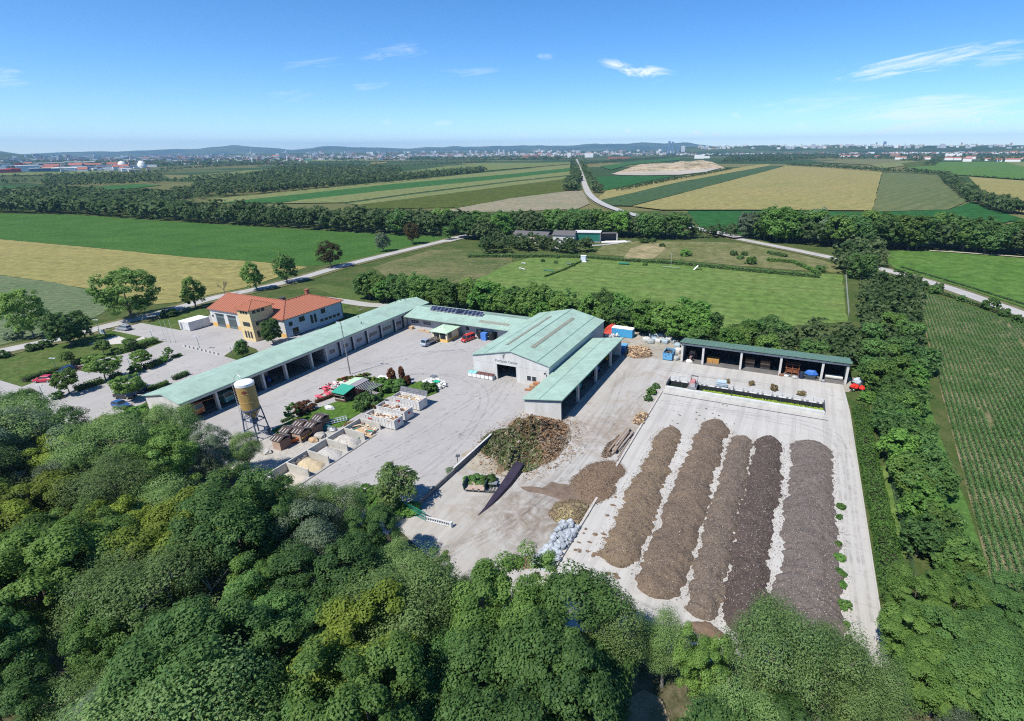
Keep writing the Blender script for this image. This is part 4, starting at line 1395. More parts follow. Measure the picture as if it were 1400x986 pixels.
hgt_ = rg.uniform(.7, 1.15, n) * (1 + .25 * fbm(PP[:, 0] * .1, PP[:, 1] * .1, 5, 2))
B = 5
ang = rg.uniform(0, 6.28, (n, 1)) + np.arange(B) * 2.4
px_, py_ = np.repeat(PP[:, 0], B), np.repeat(PP[:, 1], B)
a = ang.ravel()
hh = np.repeat(hgt_, B) * np.tile(np.linspace(.55, 1.0, B), n)
ln = .42 * rg.uniform(.8, 1.2, n * B)
dx, dy = np.cos(a), np.sin(a)
b0 = np.stack([px_, py_, hh * .45], 1)
mid_ = b0 + np.stack([dx * ln * .55, dy * ln * .55, hh * .45], 1)
tip = b0 + np.stack([dx * ln, dy * ln, hh * .32], 1)
sd_ = np.stack([-dy, dx, 0 * dx], 1) * .085
q = np.stack([b0, mid_ - sd_, tip, mid_ + sd_], 1).reshape(-1, 3)
o = link('maize_crop', np_mesh('maize_crop', q, np.arange(len(q)).reshape(-1, 4), leaf_mat('leaf_maize', (.06, .155, .045), (.16, .29, .095), hue=0), attr=np.repeat(rg.random(n * B), 4)))
tag(o, 'rows of young maize plants on the field at the right', 'maize', None, 'stuff')
print('maize', n)
# ================================================================ buildings
WHITE = mat('white_render', (.6, .6, .58), .85, (.47, .465, .44), .5, .01, detail=7, stretch=(1.5, 1.5, .3))
GREYW = mat('grey_render', (.5, .5, .5), .85, (.42, .42, .42), .5, .01)
CONC = mat('concrete_post', (.55, .54, .52), .85, (.46, .45, .43), 1.2, .01)
k = NT('mint_roof', .5, .35)
sp = k.xyz()
cb = k.t.nodes.new('ShaderNodeCombineXYZ')
for i_, ax_ in enumerate('XY'):
    k.put(cb.inputs[i_], k.math('FLOOR', sp[ax_]))
wn_ = k.t.nodes.new('ShaderNodeTexWhiteNoise')
k.t.links.new(cb.outputs[0], wn_.inputs['Vector'])
c = k.mix(wn_.outputs['Value'], (.30, .425, .345), (.335, .465, .38))
c = k.mix(k.math('MULTIPLY', k.rng(k.noise(.3, 6, .75), .42, .64), .7), c, (.24, .32, .265))
c = k.mix(k.math('MULTIPLY', k.rng(k.noise(1.0, 5, .7, k.map((.12, 2.2, 2))), .5, .66), .4), c, (.36, .46, .39))
c = k.mix(k.math('MULTIPLY', k.rng(k.noise(1.1, 5, .8), .58, .72), .5), c, (.2, .23, .18))
k.color(c)
MINT = k.m
MINT_D = mat('mint_trim', (.15, .27, .22), .6)
SHEDROOF = mat('shed_roof_green', (.13, .22, .17), .6, (.1, .18, .14), .6)
SKYL = mat('skylight_sheet', (.2, .21, .17), .5, (.28, .28, .22), 1.5)
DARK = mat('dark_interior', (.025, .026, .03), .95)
INT = mat('interior_plaster', (.3, .3, .3), .9, (.22, .22, .22), .6)
GLASS = mat('window_glass', (.02, .028, .035), .12, spec=.6)
GLASS_B = mat('door_glass', (.05, .07, .075), .2, spec=.5)
DOORM = mat('door_panel', (.46, .46, .47), .7, (.4, .4, .41), .8)
DOORT = mat('door_panel_sage', (.36, .42, .39), .7)
ORANGE = mat('clay_tile', (.42, .165, .095), .8, (.35, .135, .08), 1.6, .02)
ORANGE_R = mat('clay_ridge', (.3, .11, .068), .8)
CREAM = mat('cream_render', (.66, .52, .28), .85, (.6, .47, .25), .6)
OCHRE = mat('ochre_plinth', (.62, .38, .13), .85)
FRAME = mat('dark_frame', (.05, .06, .065), .5)
STEEL = mat('grey_steel', (.3, .31, .32), .45, metal=.6)
STEELW = mat('white_steel', (.62, .63, .63), .5, (.5, .5, .5), 2)
BLUEP = mat('solar_cell', (.012, .022, .06), .12, spec=.7)
ALU = mat('aluminium', (.6, .6, .6), .4, metal=.7)
BLACK = mat('black_rubber', (.02, .02, .02), .8)


def part(mb, name, m, parent, T, smooth=False):
    """mesh given in world coordinates, linked under parent (T = the thing, unrotated)"""
    lx, ly, lz = T.location
    mb.v = [(x - lx, y - ly, z - lz) for x, y, z in mb.v]
    return mb.build(name, m, parent, smooth=smooth)


def slab_roof(mb, pts, th, mi=0):
    """roof plane (world points) with thickness below it"""
    n = len(pts)
    i = len(mb.v)
    mb.v += [tuple(p) for p in pts] + [(p[0], p[1], p[2] - th) for p in pts]
    mb.f.append(tuple(range(i, i + n)))
    mb.f.append(tuple(i + n + k for k in reversed(range(n))))
    mb.m += [mi, mi]
    for k in range(n):
        mb.f.append((i + k, i + n + k, i + n + (k + 1) % n, i + (k + 1) % n))
        mb.m.append(mi)


def seams(mb, a0, a1, b0, b1, step, w=.05, h=.06, mi=0):
    """standing seams running from edge a (a0-a1) to edge b (b0-b1)"""
    a0, a1, b0, b1 = map(Vector, (a0, a1, b0, b1))
    n = max(1, int((a1 - a0).length / step))
    for i in range(1, n):
        t = i / n
        p, q = a0.lerp(a1, t), b0.lerp(b1, t)
        d = (a1 - a0).normalized() * w
        up = Vector((0, 0, h))
        mb.loft([[p - d, p + d, p + d * .6 + up, p - d * .6 + up], [q - d, q + d, q + d * .6 + up, q - d * .6 + up]], mi)


def gable_poly(x0, x1, xr, y, z0, ze0, ze1, zr):
    return [(x0, y, z0), (x1, y, z0), (x1, y, ze1), (xr, y, zr), (x0, y, ze0)]


def wall_loft(mb, poly, dy):
    mb.loft([poly, [(x, y + dy, z) for x, y, z in poly]])


# ---- long workshop wing with bays and gates
T = thing('workshop_wing', 'long green roofed garage wing with open bays and grey gates beside the yard', 'workshop', (-111.5, 91, 0))
X0, X1, Y0, Y1 = -116.9, -106.3, 53.2, 130.0
mb = MB()
mb.box(X0, Y0 + .3, 0, X0 + .3, Y1 - .3, 4.55)
part(mb, 'rear_wall', WHITE, T, T)
for yy in (Y0, Y1 - .3):
    mb = MB()
    wall_loft(mb, [(X0, yy, 0), (X1, yy, 0), (X1, yy, 4.7), (-110.7, yy, 5.9), (X0, yy, 4.55)], .3)
    part(mb, 'gable_wall', WHITE, T, T)
mb = MB()
slab_roof(mb, [(X1 + .45, Y0 - .35, 4.85), (X1 + .45, Y1 + .2, 4.85), (-110.7, Y1 + .2, 6.15), (-110.7, Y0 - .35, 6.15)], .16)
seams(mb, (X1 + .45, Y0 - .35, 4.85), (X1 + .45, Y1 + .2, 4.85), (-110.7, Y0 - .35, 6.15), (-110.7, Y1 + .2, 6.15), 1.0, .03, .035)
slab_roof(mb, [(-110.7, Y0 - .35, 6.15), (-110.7, Y1 + .2, 6.15), (X0 - .45, Y1 + .2, 4.7), (X0 - .45, Y0 - .35, 4.7)], .16)
seams(mb, (X0 - .45, Y0 - .35, 4.7), (X0 - .45, Y1 + .2, 4.7), (-110.7, Y0 - .35, 6.15), (-110.7, Y1 + .2, 6.15), 1.0, .03, .035)
roof = part(mb, 'roof', MINT, T, T)
mb = MB()
mb.box(X1 + .46, Y0 - .35, 4.66, X1 + .58, Y1 - 13.2, 4.8)
part(mb, 'gutter', MINT_D, roof, T)
mb = MB()
for px, py in ((541, 412.5), (548, 411), (554, 413), (494, 443), (490, 436), (612, 416)):
    x, y = G(px, py, 5.5)
    if y < 129.5:
        zz = 6.15 - abs(x + 110.7) * .24
        vm = MB()
        vm.tube((x, y, zz), (x, y, zz + .55), .09, n=6).tube((x, y, zz + .55), (x + .3, y, zz + .55), .09, n=6)
        part(vm, 'roof_vent', DARK, roof, T)
mb = MB()
mb.box(X1 - .35, Y0 + .3, 3.95, X1 - .02, Y1 - 11, 4.66)
part(mb, 'lintel', GREYW, T, T)
PIL = [53.2, 60.15, 65.5, 70.8, 76.6, 83.9, 88.5, 93.2, 97.7, 102.9, 108.3, 114.1]
for yy in PIL:
    mb = MB()
    mb.box(X1 - .85, yy + .0, 0, X1, yy + .42, 3.95)
    part(mb, 'pillar', CONC, T, T)
for yy in (70.9, 84.0, 88.6):
    mb = MB()
    mb.box(X0 + .3, yy + .08, 0, X1 - .86, yy + .28, 4.4)
    part(mb, 'partition', INT, T, T)
mb = MB()
mb.box(X0 + .3, 53.5, 0.005, X1 - .5, 88.6, .03)
part(mb, 'bay_floor', mat('bay_floor', (.16, .155, .15), .9, (.11, .105, .1), .4), T, T)
mb = MB()
mb.box(X0 + 1.9, 88.95, 0.0, X1 - .9, Y1 - .4, 3.9)
part(mb, 'inner_block', INT, T, T)
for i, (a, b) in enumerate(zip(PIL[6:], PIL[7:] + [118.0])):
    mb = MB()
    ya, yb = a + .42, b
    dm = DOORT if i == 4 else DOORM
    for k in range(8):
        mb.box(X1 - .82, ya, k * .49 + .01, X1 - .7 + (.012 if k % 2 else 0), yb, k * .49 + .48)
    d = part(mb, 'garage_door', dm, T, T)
    part(MB().box(X1 - .8, yb - .06, .01, X1 - .03, yb - .003, 3.94), 'jamb_shade', FRAME, d, T)  # dark panel added to paint in the shade of the gate recess
    ncol = 4 if i < 4 else 5
    nrow = 2
    wm_ = MB()
    span = (yb - ya) * (.42 if i < 3 else .66)
    yc = (ya + yb) / 2
    for r in range(nrow):
        for c in range(ncol if i > 2 else 3):
            nc = ncol if i > 2 else 3
            w = span / nc
            y = yc - span / 2 + c * w
            wm_.box(X1 - .73, y + .08 * w, 1.45 + r * .52, X1 - .655, y + .92 * w, 1.45 + r * .52 + .42)
    part(wm_, 'pane', GLASS, d, T)
mb = MB()
mb.box(X1 - .3, 118.0, 0, X1 - .1, Y1 - .3, 4.6)
part(mb, 'front_wall', GREYW, T, T)

# ---- rear wing with the solar panels
T = thing('solar_wing', 'low mint roofed wing with a row of solar panels at the back of the yard', 'workshop', (-87, 124, 0))
XA, XB = -105.7, -66.95
mb = MB()
mb.box(XA - .3, 119.4, 0, XB - .1, 119.7, 3.75)
part(mb, 'front_wall', GREYW, T, T)
mb = MB()
mb.box(XA - .3, 129.8, 0, XB - .1, 130.1, 3.75)
part(mb, 'rear_wall', GREYW, T, T)
mb = MB()
R0, R1_, R2_ = (117.4, 3.85), (124.2, 5.3), (130.7, 3.9)
for (ya, za), (yb, zb) in ((R0, R1_), (R1_, R2_)):
    slab_roof(mb, [(XA, ya, za), (XB, ya, za), (XB, yb, zb), (XA, yb, zb)], .16)
    seams(mb, (XA, ya, za), (XB, ya, za), (XA, yb, zb), (XB, yb, zb), 1.0, .03, .035)
roof = part(mb, 'roof', MINT, T, T)
for (pa, pb) in (((656, 437.5), (695, 444)), ((674, 428), (711, 432.5))):
    mb = MB()
    (xa, ya), (xb, yb) = G(*pa, 4.7), G(*pb, 4.7)
    ym = (ya + yb) / 2
    zf = lambda y: 3.85 + (y - 117.4) * (1.45 / 6.8) if y < 124.2 else 5.3 - (y - 124.2) * (1.4 / 6.5)
    ym2 = ym if ym < 122.6 else 126.5
    slab_roof(mb, [(xa, ym2 - .6, zf(ym2 - .6) + .06), (xb, ym2 - .6, zf(ym2 - .6) + .06), (xb, ym2 + .6, zf(ym2 + .6) + .06), (xa, ym2 + .6, zf(ym2 + .6) + .06)], .05)
    part(mb, 'skylight', SKYL, roof, T)
mb = MB()
# row of tilted panels at the ridge (two blocks)
def panel_x(px):
    return G(px, 431, 5.6)[0]


xs = [567 + i * 6.7 for i in range(8)] + [616 + i * 6.8 for i in range(6)]
for i, px in enumerate(xs):
    x = panel_x(px) + .6
    fr = MB().cbox(x, 123.3, 5.6, 1.86, 1.75, .06, rx=.55)
    f = part(fr, 'solar_panel', ALU, T, T)
    ce = MB()
    for a in range(2):
        for b in range(3):
            c_ = Matrix.Rotation(.55, 3, 'X') @ Vector((-.44 + a * .88, -.54 + b * .54, .034))
            ce.cbox(x + c_.x, 123.3 + c_.y, 5.6 + c_.z, .82, .5, .012, rx=.55)
    part(ce, 'cell', BLUEP, f, T)
    br = MB()
    for sx in (-.8, .8):
        br.tube((x + sx, 124.0, 5.3), (x + sx, 124.0, 6.0), .03, n=4).tube((x + sx, 122.5, 4.95), (x + sx, 122.5, 5.2), .03, n=4)
    br.cbox(x, 122.5, 4.98, 1.9, .12, .08)
    part(br, 'bracket', ALU, f, T)
for (y0, y1, xx0, xx1, nm) in ((0, 3.2, -104.9, -101.3, 'gate'), (0, 3.2, -100.5, -96.9, 'gate')):
    mb = MB()
    for k in range(6):
        mb.box(xx0, 119.30 + (.01 if k % 2 else 0), k * .53 + .01, xx1, 119.38, k * .53 + .52)
    d = part(mb, 'garage_door', DOORM, T, T)
    wm_ = MB()
    for c in range(4):
        for r in range(2):
            wm_.box(xx0 + .45 + c * .7, 119.25, 1.5 + r * .5, xx0 + .45 + c * .7 + .52, 119.295, 1.9 + r * .5)
    part(wm_, 'pane', GLASS, d, T)
for xx, w, z0, z1 in ((-93.8, 1.0, 0, 2.1), (-84.9, .9, 1.6, 2.6), (-71.9, 1.0, 1.3, 2.3), (-81.5, 1.1, 0, 2.2), (-75.5, 1.0, 0, 2.2)):
    mb = MB().box(xx, 119.3, z0, xx + w, 119.38, z1)
    w_o = part(mb, 'window' if z0 else 'door', FRAME, T, T)
    part(MB().box(xx + .08, 119.27, max(z0, .2) + .08, xx + w - .08, 119.299, z1 - .08), 'pane', GLASS, w_o, T)

# ---- the big hall
T = thing('compost_hall', 'large white hall with a broad mint gable roof and dark gate opening in the middle', 'hall', (-56.7, 113, 0))
HX0, HX1, HY0, HY1, HE, HR, HXR = -66.7, -46.7, 95.4, 131.0, 5.3, 7.55, -56.4
GX0, GX1, GZ = -60.3, -55.2, 3.9
mb = MB()
# front wall round the gate: four pieces butted together
zt = lambda x: HE + (HR - HE) * (x - HX0) / (HXR - HX0) if x < HXR else HR - (HR - HE) * (x - HXR) / (HX1 - HXR)
wall_loft(mb, [(HX0, HY0, 0), (GX0, HY0, 0), (GX0, HY0, zt(GX0)), (HX0, HY0, HE)], .3)
wall_loft(mb, [(GX0, HY0, GZ), (GX1, HY0, GZ), (GX1, HY0, zt(GX1)), (HXR, HY0, HR), (GX0, HY0, zt(GX0))], .3)
wall_loft(mb, [(GX1, HY0, 0), (HX1, HY0, 0), (HX1, HY0, HE), (GX1, HY0, zt(GX1))], .3)
fw = part(mb, 'front_wall', WHITE, T, T)
mb = MB()
for z_ in (3.98,):
    mb.box(HX0 + .05, HY0 - .02, z_, GX0 - .05, HY0 - .002, z_ + .03)
    mb.box(GX1 + .4, HY0 - .02, z_, HX1 - .05, HY0 - .002, z_ + .03)
for x_ in (-62.0, -53.6):
    mb.box(x_, HY0 - .018, 4.02, x_ + .03, HY0 - .002, zt(x_) - .05)
part(mb, 'panel_joint', mat('panel_joint', (.38, .38, .37), .9), fw, T)
for x_ in (HX0, HX1 - .3):
    mb = MB()
    mb.box(x_, HY0 + .3, 0, x_ + .3, HY1 - .3, HE)
    part(mb, 'side_wall', mat('hall_side_shade', (.42, .46, .45), .8, (.38, .42, .41), .6), T, T)  # grey-green of the shadowed right side painted into both side walls
mb = MB()
wall_loft(mb, [(HX0, HY1 - .3, 0), (HX1, HY1 - .3, 0), (HX1, HY1 - .3, HE), (HXR, HY1 - .3, HR), (HX0, HY1 - .3, HE)], .3)
part(mb, 'rear_wall', WHITE, T, T)
mb = MB()
sl = (HR - HE) / (HXR - HX0)
for s, xe in ((-1, HX0 - .3), (1, HX1 + .3)):
    ze = HE + .18 - .3 * sl
    slab_roof(mb, [(xe, HY0 - .3, ze), (HXR, HY0 - .3, HR + .2), (HXR, HY1 + .3, HR + .2), (xe, HY1 + .3, ze)], .16)
    seams(mb, (xe, HY0 - .3, ze), (xe, HY1 + .3, ze), (HXR, HY0 - .3, HR + .2), (HXR, HY1 + .3, HR + .2), 1.0, .03, .035)
roof = part(mb, 'roof', MINT, T, T)
mb = MB()
for x_ in (-63.4, -49.6):
    zz = zt(x_) + .21
    mb.box(x_, HY0 - .28, zz, x_ + .12, HY1 + .28, zz + .05)
mb.box(HXR - .12, HY0 - .31, HR + .2, HXR + .12, HY1 + .31, HR + .26)
part(mb, 'roof_joint', MINT_D, roof, T)
for (pa, pb) in (((693, 472), (752, 433)), ((728, 476.5), (783.5, 436))):
    (xa, ya), (xb, yb) = G(*pa, 6.9), G(*pb, 6.9)
    xm = (xa + xb) / 2
    za, zb = zt(xm - .45) + .3, zt(xm + .45) + .3
    mb = MB()
    slab_roof(mb, [(xm - .45, ya, za), (xm + .45, ya, zb), (xm + .45, yb, zb), (xm - .45, yb, za)], .05)
    n = int((yb - ya) / 1.2)
    for k in range(n + 1):
        y_ = ya + (yb - ya) * k / n
        mb.cbox(xm, y_, (za + zb) / 2 + .02, .95, .05, .05, ry=-math.atan2(zb - za, .9))
    part(mb, 'skylight', SKYL, roof, T)
mb = MB()
mb.box(GX0 - .1, HY0 - .04, GZ, GX1 + .1, HY0 - .01, GZ + .12)
mb.box(GX0 - .12, HY0 - .04, 0, GX0, HY0 - .01, GZ)
mb.box(GX1, HY0 - .04, 0, GX1 + .12, HY0 - .01, GZ)
part(mb, 'gate_frame', STEELW, T, T)
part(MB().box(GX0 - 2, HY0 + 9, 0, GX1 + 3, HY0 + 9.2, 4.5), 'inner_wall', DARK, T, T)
for i in range(2):
    x_ = -52.5 + i * 1.3
    w_o = part(MB().box(x_, HY0 - .05, 1.0, x_ + 1.15, HY0 - .005, 2.3), 'window', STEELW, T, T)
    part(MB().box(x_ + .09, HY0 - .07, 1.09, x_ + 1.06, HY0 - .052, 2.21), 'pane', GLASS, w_o, T)
part(MB().tube((HX1 - .9, HY0 - .02, 3.6), (HX1 - .9, HY0 - .5, 3.75), .08, n=6).cbox(HX1 - .9, HY0 - .55, 3.65, .3, .3, .35), 'wall_lamp', FRAME, T, T)
part(MB().tube((HX1 - .12, HY0 - .12, .1), (HX1 - .12, HY0 - .12, HE - .1), .07, n=6), 'downpipe', STEELW, T, T)
INK = mat('sign_paint', (.14, .15, .16), .7)
fc = bpy.data.curves.new('lettering', 'FONT')
fc.body = 'Kompost Center'
fc.size = .86
fc.extrude = .012
fc.align_x = 'CENTER'
tmp = bpy.data.objects.new('lettering', fc)
COL.objects.link(tmp)
dg = bpy.context.evaluated_depsgraph_get()
me = bpy.data.meshes.new_from_object(tmp.evaluated_get(dg))
bpy.data.objects.remove(tmp)
me.transform(Matrix.Translation((-57.7 + 56.7, HY0 - .025 - 113, 4.55)) @ Matrix.Rotation(math.radians(90), 4, 'X'))
me.materials.clear()
me.materials.append(INK)
link('lettering', me, T)
mb = MB()
ox, oz = -58.6, 5.55
for pts in ([(0, 0), (.25, .05), (.5, .5), (.42, .95), (.2, .75), (.12, .35)], [(.42, .8), (.75, .95), (.8, 1.05), (.5, 1.12), (.3, 1.0)], [(.2, .7), (-.15, .95), (-.2, .85), (.12, .5)]):
    mb.loft([[(ox + x, HY0 - .05, oz + z_) for x, z_ in pts], [(ox + x, HY0 - .01, oz + z_) for x, z_ in pts]])
part(mb, 'emblem', INK, T, T)

# ---- lean-to on the hall's right side
T = thing('lean_to', 'open sided lean-to with a mint roof along the right side of the hall', 'lean-to', (-42, 101, 0))
LX0, LX1, LY0, LY1 = -46.2, -38.0, 82.3, 120.4
mb = MB()
zl = lambda x: 3.7 + (x - LX0) * (1.25 / (LX1 - LX0))
slab_roof(mb, [(LX0 - .2, LY0 - .5, zl(LX0 - .2)), (LX1 + .5, LY0 - .5, zl(LX1 + .5)), (LX1 + .5, LY1 + .3, zl(LX1 + .5)), (LX0 - .2, LY1 + .3, zl(LX0 - .2))], .16)
seams(mb, (LX0 - .2, LY0 - .5, zl(LX0 - .2)), (LX0 - .2, LY1 + .3, zl(LX0 - .2)), (LX1 + .5, LY0 - .5, zl(LX1 + .5)), (LX1 + .5, LY1 + .3, zl(LX1 + .5)), 1.0, .03, .035)
roof = part(mb, 'roof', MINT, T, T)
mb = MB()
mb.box(LX1 + .51, LY0 - .5, zl(LX1) - .12, LX1 + .62, LY1 + .3, zl(LX1) + .05)
part(mb, 'gutter', MINT_D, roof, T)
part(MB().box(-42.6, LY0 - .45, zl(-42.6) + .005, -42.5, LY1 + .25, zl(-42.5) + .05), 'roof_joint', MINT_D, roof, T)
mb = MB()
wall_loft(mb, [(LX0 + .1, LY0, 0), (LX1, LY0, 0), (LX1, LY0, zl(LX1) - .2), (LX0 + .1, LY0, zl(LX0) - .2)], .25)
fwl = part(mb, 'front_wall', WHITE, T, T)
mb = MB()
for xa, xb in ((LX0 + .4, -42.5), (-42.2, LX1 - .2)):
    mb.loft([[(xa, LY0 - .02, zl(xa) - .62), (xb, LY0 - .02, zl(xb) - .62), (xb, LY0 - .02, zl(xb) - .54), (xa, LY0 - .02, zl(xa) - .54)], [(xa, LY0 - .003, zl(xa) - .62), (xb, LY0 - .003, zl(xb) - .62), (xb, LY0 - .003, zl(xb) - .54), (xa, LY0 - .003, zl(xa) - .54)]])
part(mb, 'panel_joint', MINT_D, fwl, T)
part(MB().box(LX0 + .1, LY0 + .25, 0, LX0 + .3, LY1, 3.5), 'rear_wall', INT, T, T)
mb = MB()
wall_loft(mb, [(LX0 + .3, LY1 - .25, 0), (LX1, LY1 - .25, 0), (LX1, LY1 - .25, zl(LX1) - .2), (LX0 + .3, LY1 - .25, zl(LX0) - .2)], .25)
part(mb, 'end_wall', CONC, T, T)
part(MB().box(LX1 - .3, LY0 + .25, zl(LX1) - .62, LX1, LY1 - .25, zl(LX1) - .2), 'lintel', CONC, T, T)
for yy in (91.3, 102.2, 112.3):
    part(MB().box(LX1 - .5, yy, 0, LX1 - .01, yy + .5, zl(LX1) - .62), 'pillar', CONC, T, T)
part(MB().box(LX0 + .3, LY0 + .25, .005, LX1 - .02, LY1 - .25, .035), 'bay_floor', _MATS['bay_floor'], T, T)

# ---- open storage shed at the back
T = thing('storage_shed', 'long open fronted shed with five bays and a dark green roof behind the basin', 'shed', (-3.7, 125, 0))
SX0, SX1, SY0, SY1 = -22.7, 15.2, 122.0, 128.0
mb = MB()
slab_roof(mb, [(SX0 - .4, SY0 - .7, 5.55), (SX1 + .4, SY0 - .7, 5.55), (SX1 + .4, SY1 + .4, 4.3), (SX0 - .4, SY1 + .4, 4.3)], .14)
seams(mb, (SX0 - .4, SY0 - .7, 5.55), (SX1 + .4, SY0 - .7, 5.55), (SX0 - .4, SY1 + .4, 4.3), (SX1 + .4, SY1 + .4, 4.3), .9, .04, .05)
part(mb, 'roof', SHEDROOF, T, T)
part(MB().box(SX0, SY0 + .02, 4.55, SX1, SY0 + .35, 5.15), 'lintel', CONC, T, T)
mb = MB()
mb.box(SX0, SY0 - .55, 5.2, SX1, SY0 - .35, 5.36)
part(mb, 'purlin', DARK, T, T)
for x_ in (-22.7, -17.5, -8.4, .6, 9.6, 14.7):
    part(MB().box(x_, SY0, 0, x_ + .5, SY0 + .45, 4.55), 'pillar', CONC, T, T)
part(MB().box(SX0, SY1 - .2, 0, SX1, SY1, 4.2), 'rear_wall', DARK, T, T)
for x_ in (SX0, SX1 - .25):
    mb = MB()
    mb.loft([[(x_, SY0 + .46, 0), (x_, SY1 - .2, 0), (x_, SY1 - .2, 4.2), (x_, SY0 + .46, 5.2)], [(x_ + .25, SY0 + .46, 0), (x_ + .25, SY1 - .2, 0), (x_ + .25, SY1 - .2, 4.2), (x_ + .25, SY0 + .46, 5.2)]])
    part(mb, 'end_wall', CONC, T, T)
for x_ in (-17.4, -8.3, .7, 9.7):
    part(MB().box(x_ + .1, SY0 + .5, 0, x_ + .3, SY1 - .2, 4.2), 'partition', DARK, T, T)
part(MB().box(SX0 + .3, SY0 - .2, .012, SX1 - .3, SY1 - .2, .04), 'bay_floor', _MATS['bay_floor'], T, T)

# ---- fire station: L-shaped orange roof with a tower
T = thing('fire_station', 'L-shaped white building with orange tiled roof and square yellow tower', 'fire station', (-148, 105, 0))
E_, RZ = 5.6, 8.7
fx0, fx1, fy0, fy1, jx = -163.6, -131.9, 98.0, 119.3, -138.4
mb = MB()
mb.box(fx0, fy0 + .3, 0, fx0 + .3, 111.6, E_)
wall_loft(mb, [(fx0 + .3, 111.3, 0), (-145.2, 111.3, 0), (-145.2, 111.3, E_), (fx0 + .3, 111.3, E_)], .3)
mb.box(-145.1, 111.7, 0, -144.8, fy1, E_)
mb.box(-144.8, fy1 - .3, 0, fx1 - .3, fy1, E_)
part(mb, 'rear_wall', WHITE, T, T)
DX = [(-161.3, -157.6), (-156.0, -152.3), (-150.7, -147.0)]
mb = MB()
xs_ = [fx0] + [v for d in DX for v in d] + [-142.4]
for i in range(0, len(xs_), 2):
    mb.box(xs_[i], fy0, 0, xs_[i + 1], fy0 + .3, 4.3)
mb.box(fx0, fy0, 4.3, -142.4, fy0 + .3, E_)
mb.box(-137.4, fy0, 0, fx1, fy0 + .3, E_)
part(mb, 'front_wall', WHITE, T, T)
for a, b in [(xs_[i] - .02, xs_[i + 1] + .02) for i in range(0, len(xs_) - 2, 2)] + [(-137.3, fx1 - .1)]:
    part(MB().box(a, fy0 - .04, 0, b, fy0 - .003, 1.2), 'plinth', OCHRE, T, T)
part(MB().box(fx1 - .3, fy0 + .3, 0, fx1, fy1, E_), 'side_wall', mat('pale_blue_and_shade_render', (.55, .6, .66), .85, (.5, .55, .62), .5), T, T)  # white wall on the shaded side, bluish shade painted into its colour
DRG = mat('fire_gate', (.13, .17, .17), .5, (.1, .13, .14), 1)
for a, b in DX:
    mb = MB()
    for k in range(6):
        mb.box(a, fy0 + .08 + (.01 if k % 2 else 0), k * .71 + .01, b, fy0 + .2, k * .71 + .7)
    d = part(mb, 'garage_door', DRG, T, T)
    wm_ = MB()
    for r in range(3):
        for c in range(4):
            wm_.box(a + .2 + c * .86, fy0 + .05, .9 + r * .71, a + .2 + c * .86 + .7, fy0 + .075, 1.4 + r * .71)
    part(wm_, 'pane', GLASS_B, d, T)
    part(MB().box(a - .1, fy0 - .3, 4.2, b + .1, fy0 - .002, 4.3), 'door_hood', FRAME, T, T)
o_ = .55
S_ = [(fx0 - .3, fy0 - o_, E_), (fx1 + o_, fy0 - o_, E_), (jx, 104.8, RZ), (fx0 - .3, 104.8, RZ)]
N_ = [(fx0 - .3, 112.1, E_), (fx0 - .3, 104.8, RZ), (jx, 104.8, RZ), (-145.6, 112.1, E_)]
EA = [(fx1 + o_, fy0 - o_, E_), (fx1 + o_, fy1 + o_, E_), (jx, 112.8, RZ), (jx, 104.8, RZ)]
NH = [(fx1 + o_, fy1 + o_, E_), (-145.6, fy1 + o_, E_), (jx, 112.8, RZ)]
WE = [(-145.6, fy1 + o_, E_), (-145.6, 112.1, E_), (jx, 104.8, RZ), (jx, 112.8, RZ)]
mb = MB()
for pl in (S_, N_, EA, NH, WE):
    slab_roof(mb, pl, .14)


def tile_ribs(mb, pl, eave, step=.95, h=.13):
    """rolls of the tiles: ribs up the slope, clipped to the roof polygon"""
    P = [Vector(p) for p in pl]
    a, b = P[eave], P[(eave + 1) % len(P)]
    u = (b - a).normalized()
    nrm = (P[1] - P[0]).cross(P[2] - P[0]).normalized()
    if nrm.z < 0:
        nrm = -nrm
    v = nrm.cross(u).normalized()
    if v.z < 0:
        v = -v
    L2 = [((p - a).dot(u), (p - a).dot(v)) for p in P]
    smin, smax = min(p[0] for p in L2), max(p[0] for p in L2)
    s = smin + step / 2
    while s < smax:
        hit = []
        for (x0, y0), (x1, y1) in zip(L2, L2[1:] + L2[:1]):
            if (x0 > s) != (x1 > s):
                hit.append(y0 + (y1 - y0) * (s - x0) / (x1 - x0))
        if len(hit) >= 2:
            lo, hi = min(hit), max(hit)
            if hi - lo > .3:
                p, q = a + u * s + v * lo, a + u * s + v * hi
                w = u * step * .28
                mb.loft([[p - w, p + w, p + w * .4 + nrm * h, p - w * .4 + nrm * h], [q - w, q + w, q + w * .4 + nrm * h, q - w * .4 + nrm * h]])
        s += step


rb = MB()
for pl in (S_, EA, WE, NH, [N_[0], N_[3], N_[2], N_[1]]):
    tile_ribs(rb, pl, 0)
roof = part(mb, 'roof', ORANGE, T, T)
rb = part(rb, 'tile_roll', ORANGE_R, roof, T)
rb['kind'] = 'stuff'
mb = MB()
for p, q in ((S_[3], S_[2]), (EA[3], EA[2]), (EA[3], EA[0]), (EA[2], EA[1]), (NH[2], NH[1])):
    mb.tube(Vector(p) + Vector((0, 0, .05)), Vector(q) + Vector((0, 0, .05)), .16, n=6)
part(mb, 'ridge_tiles', ORANGE_R, roof, T)
part(MB().box(-139.6, 113.0, 7.6, -138.7, 114.0, 9.9).box(-139.75, 112.85, 9.9, -138.55, 114.15, 10.1), 'chimney', ORANGE_R, roof, T)
part(MB().cbox(-141.2, 106.2, 8.6, 1.5, 1.1, 1.1), 'roof_hatch', FRAME, roof, T)
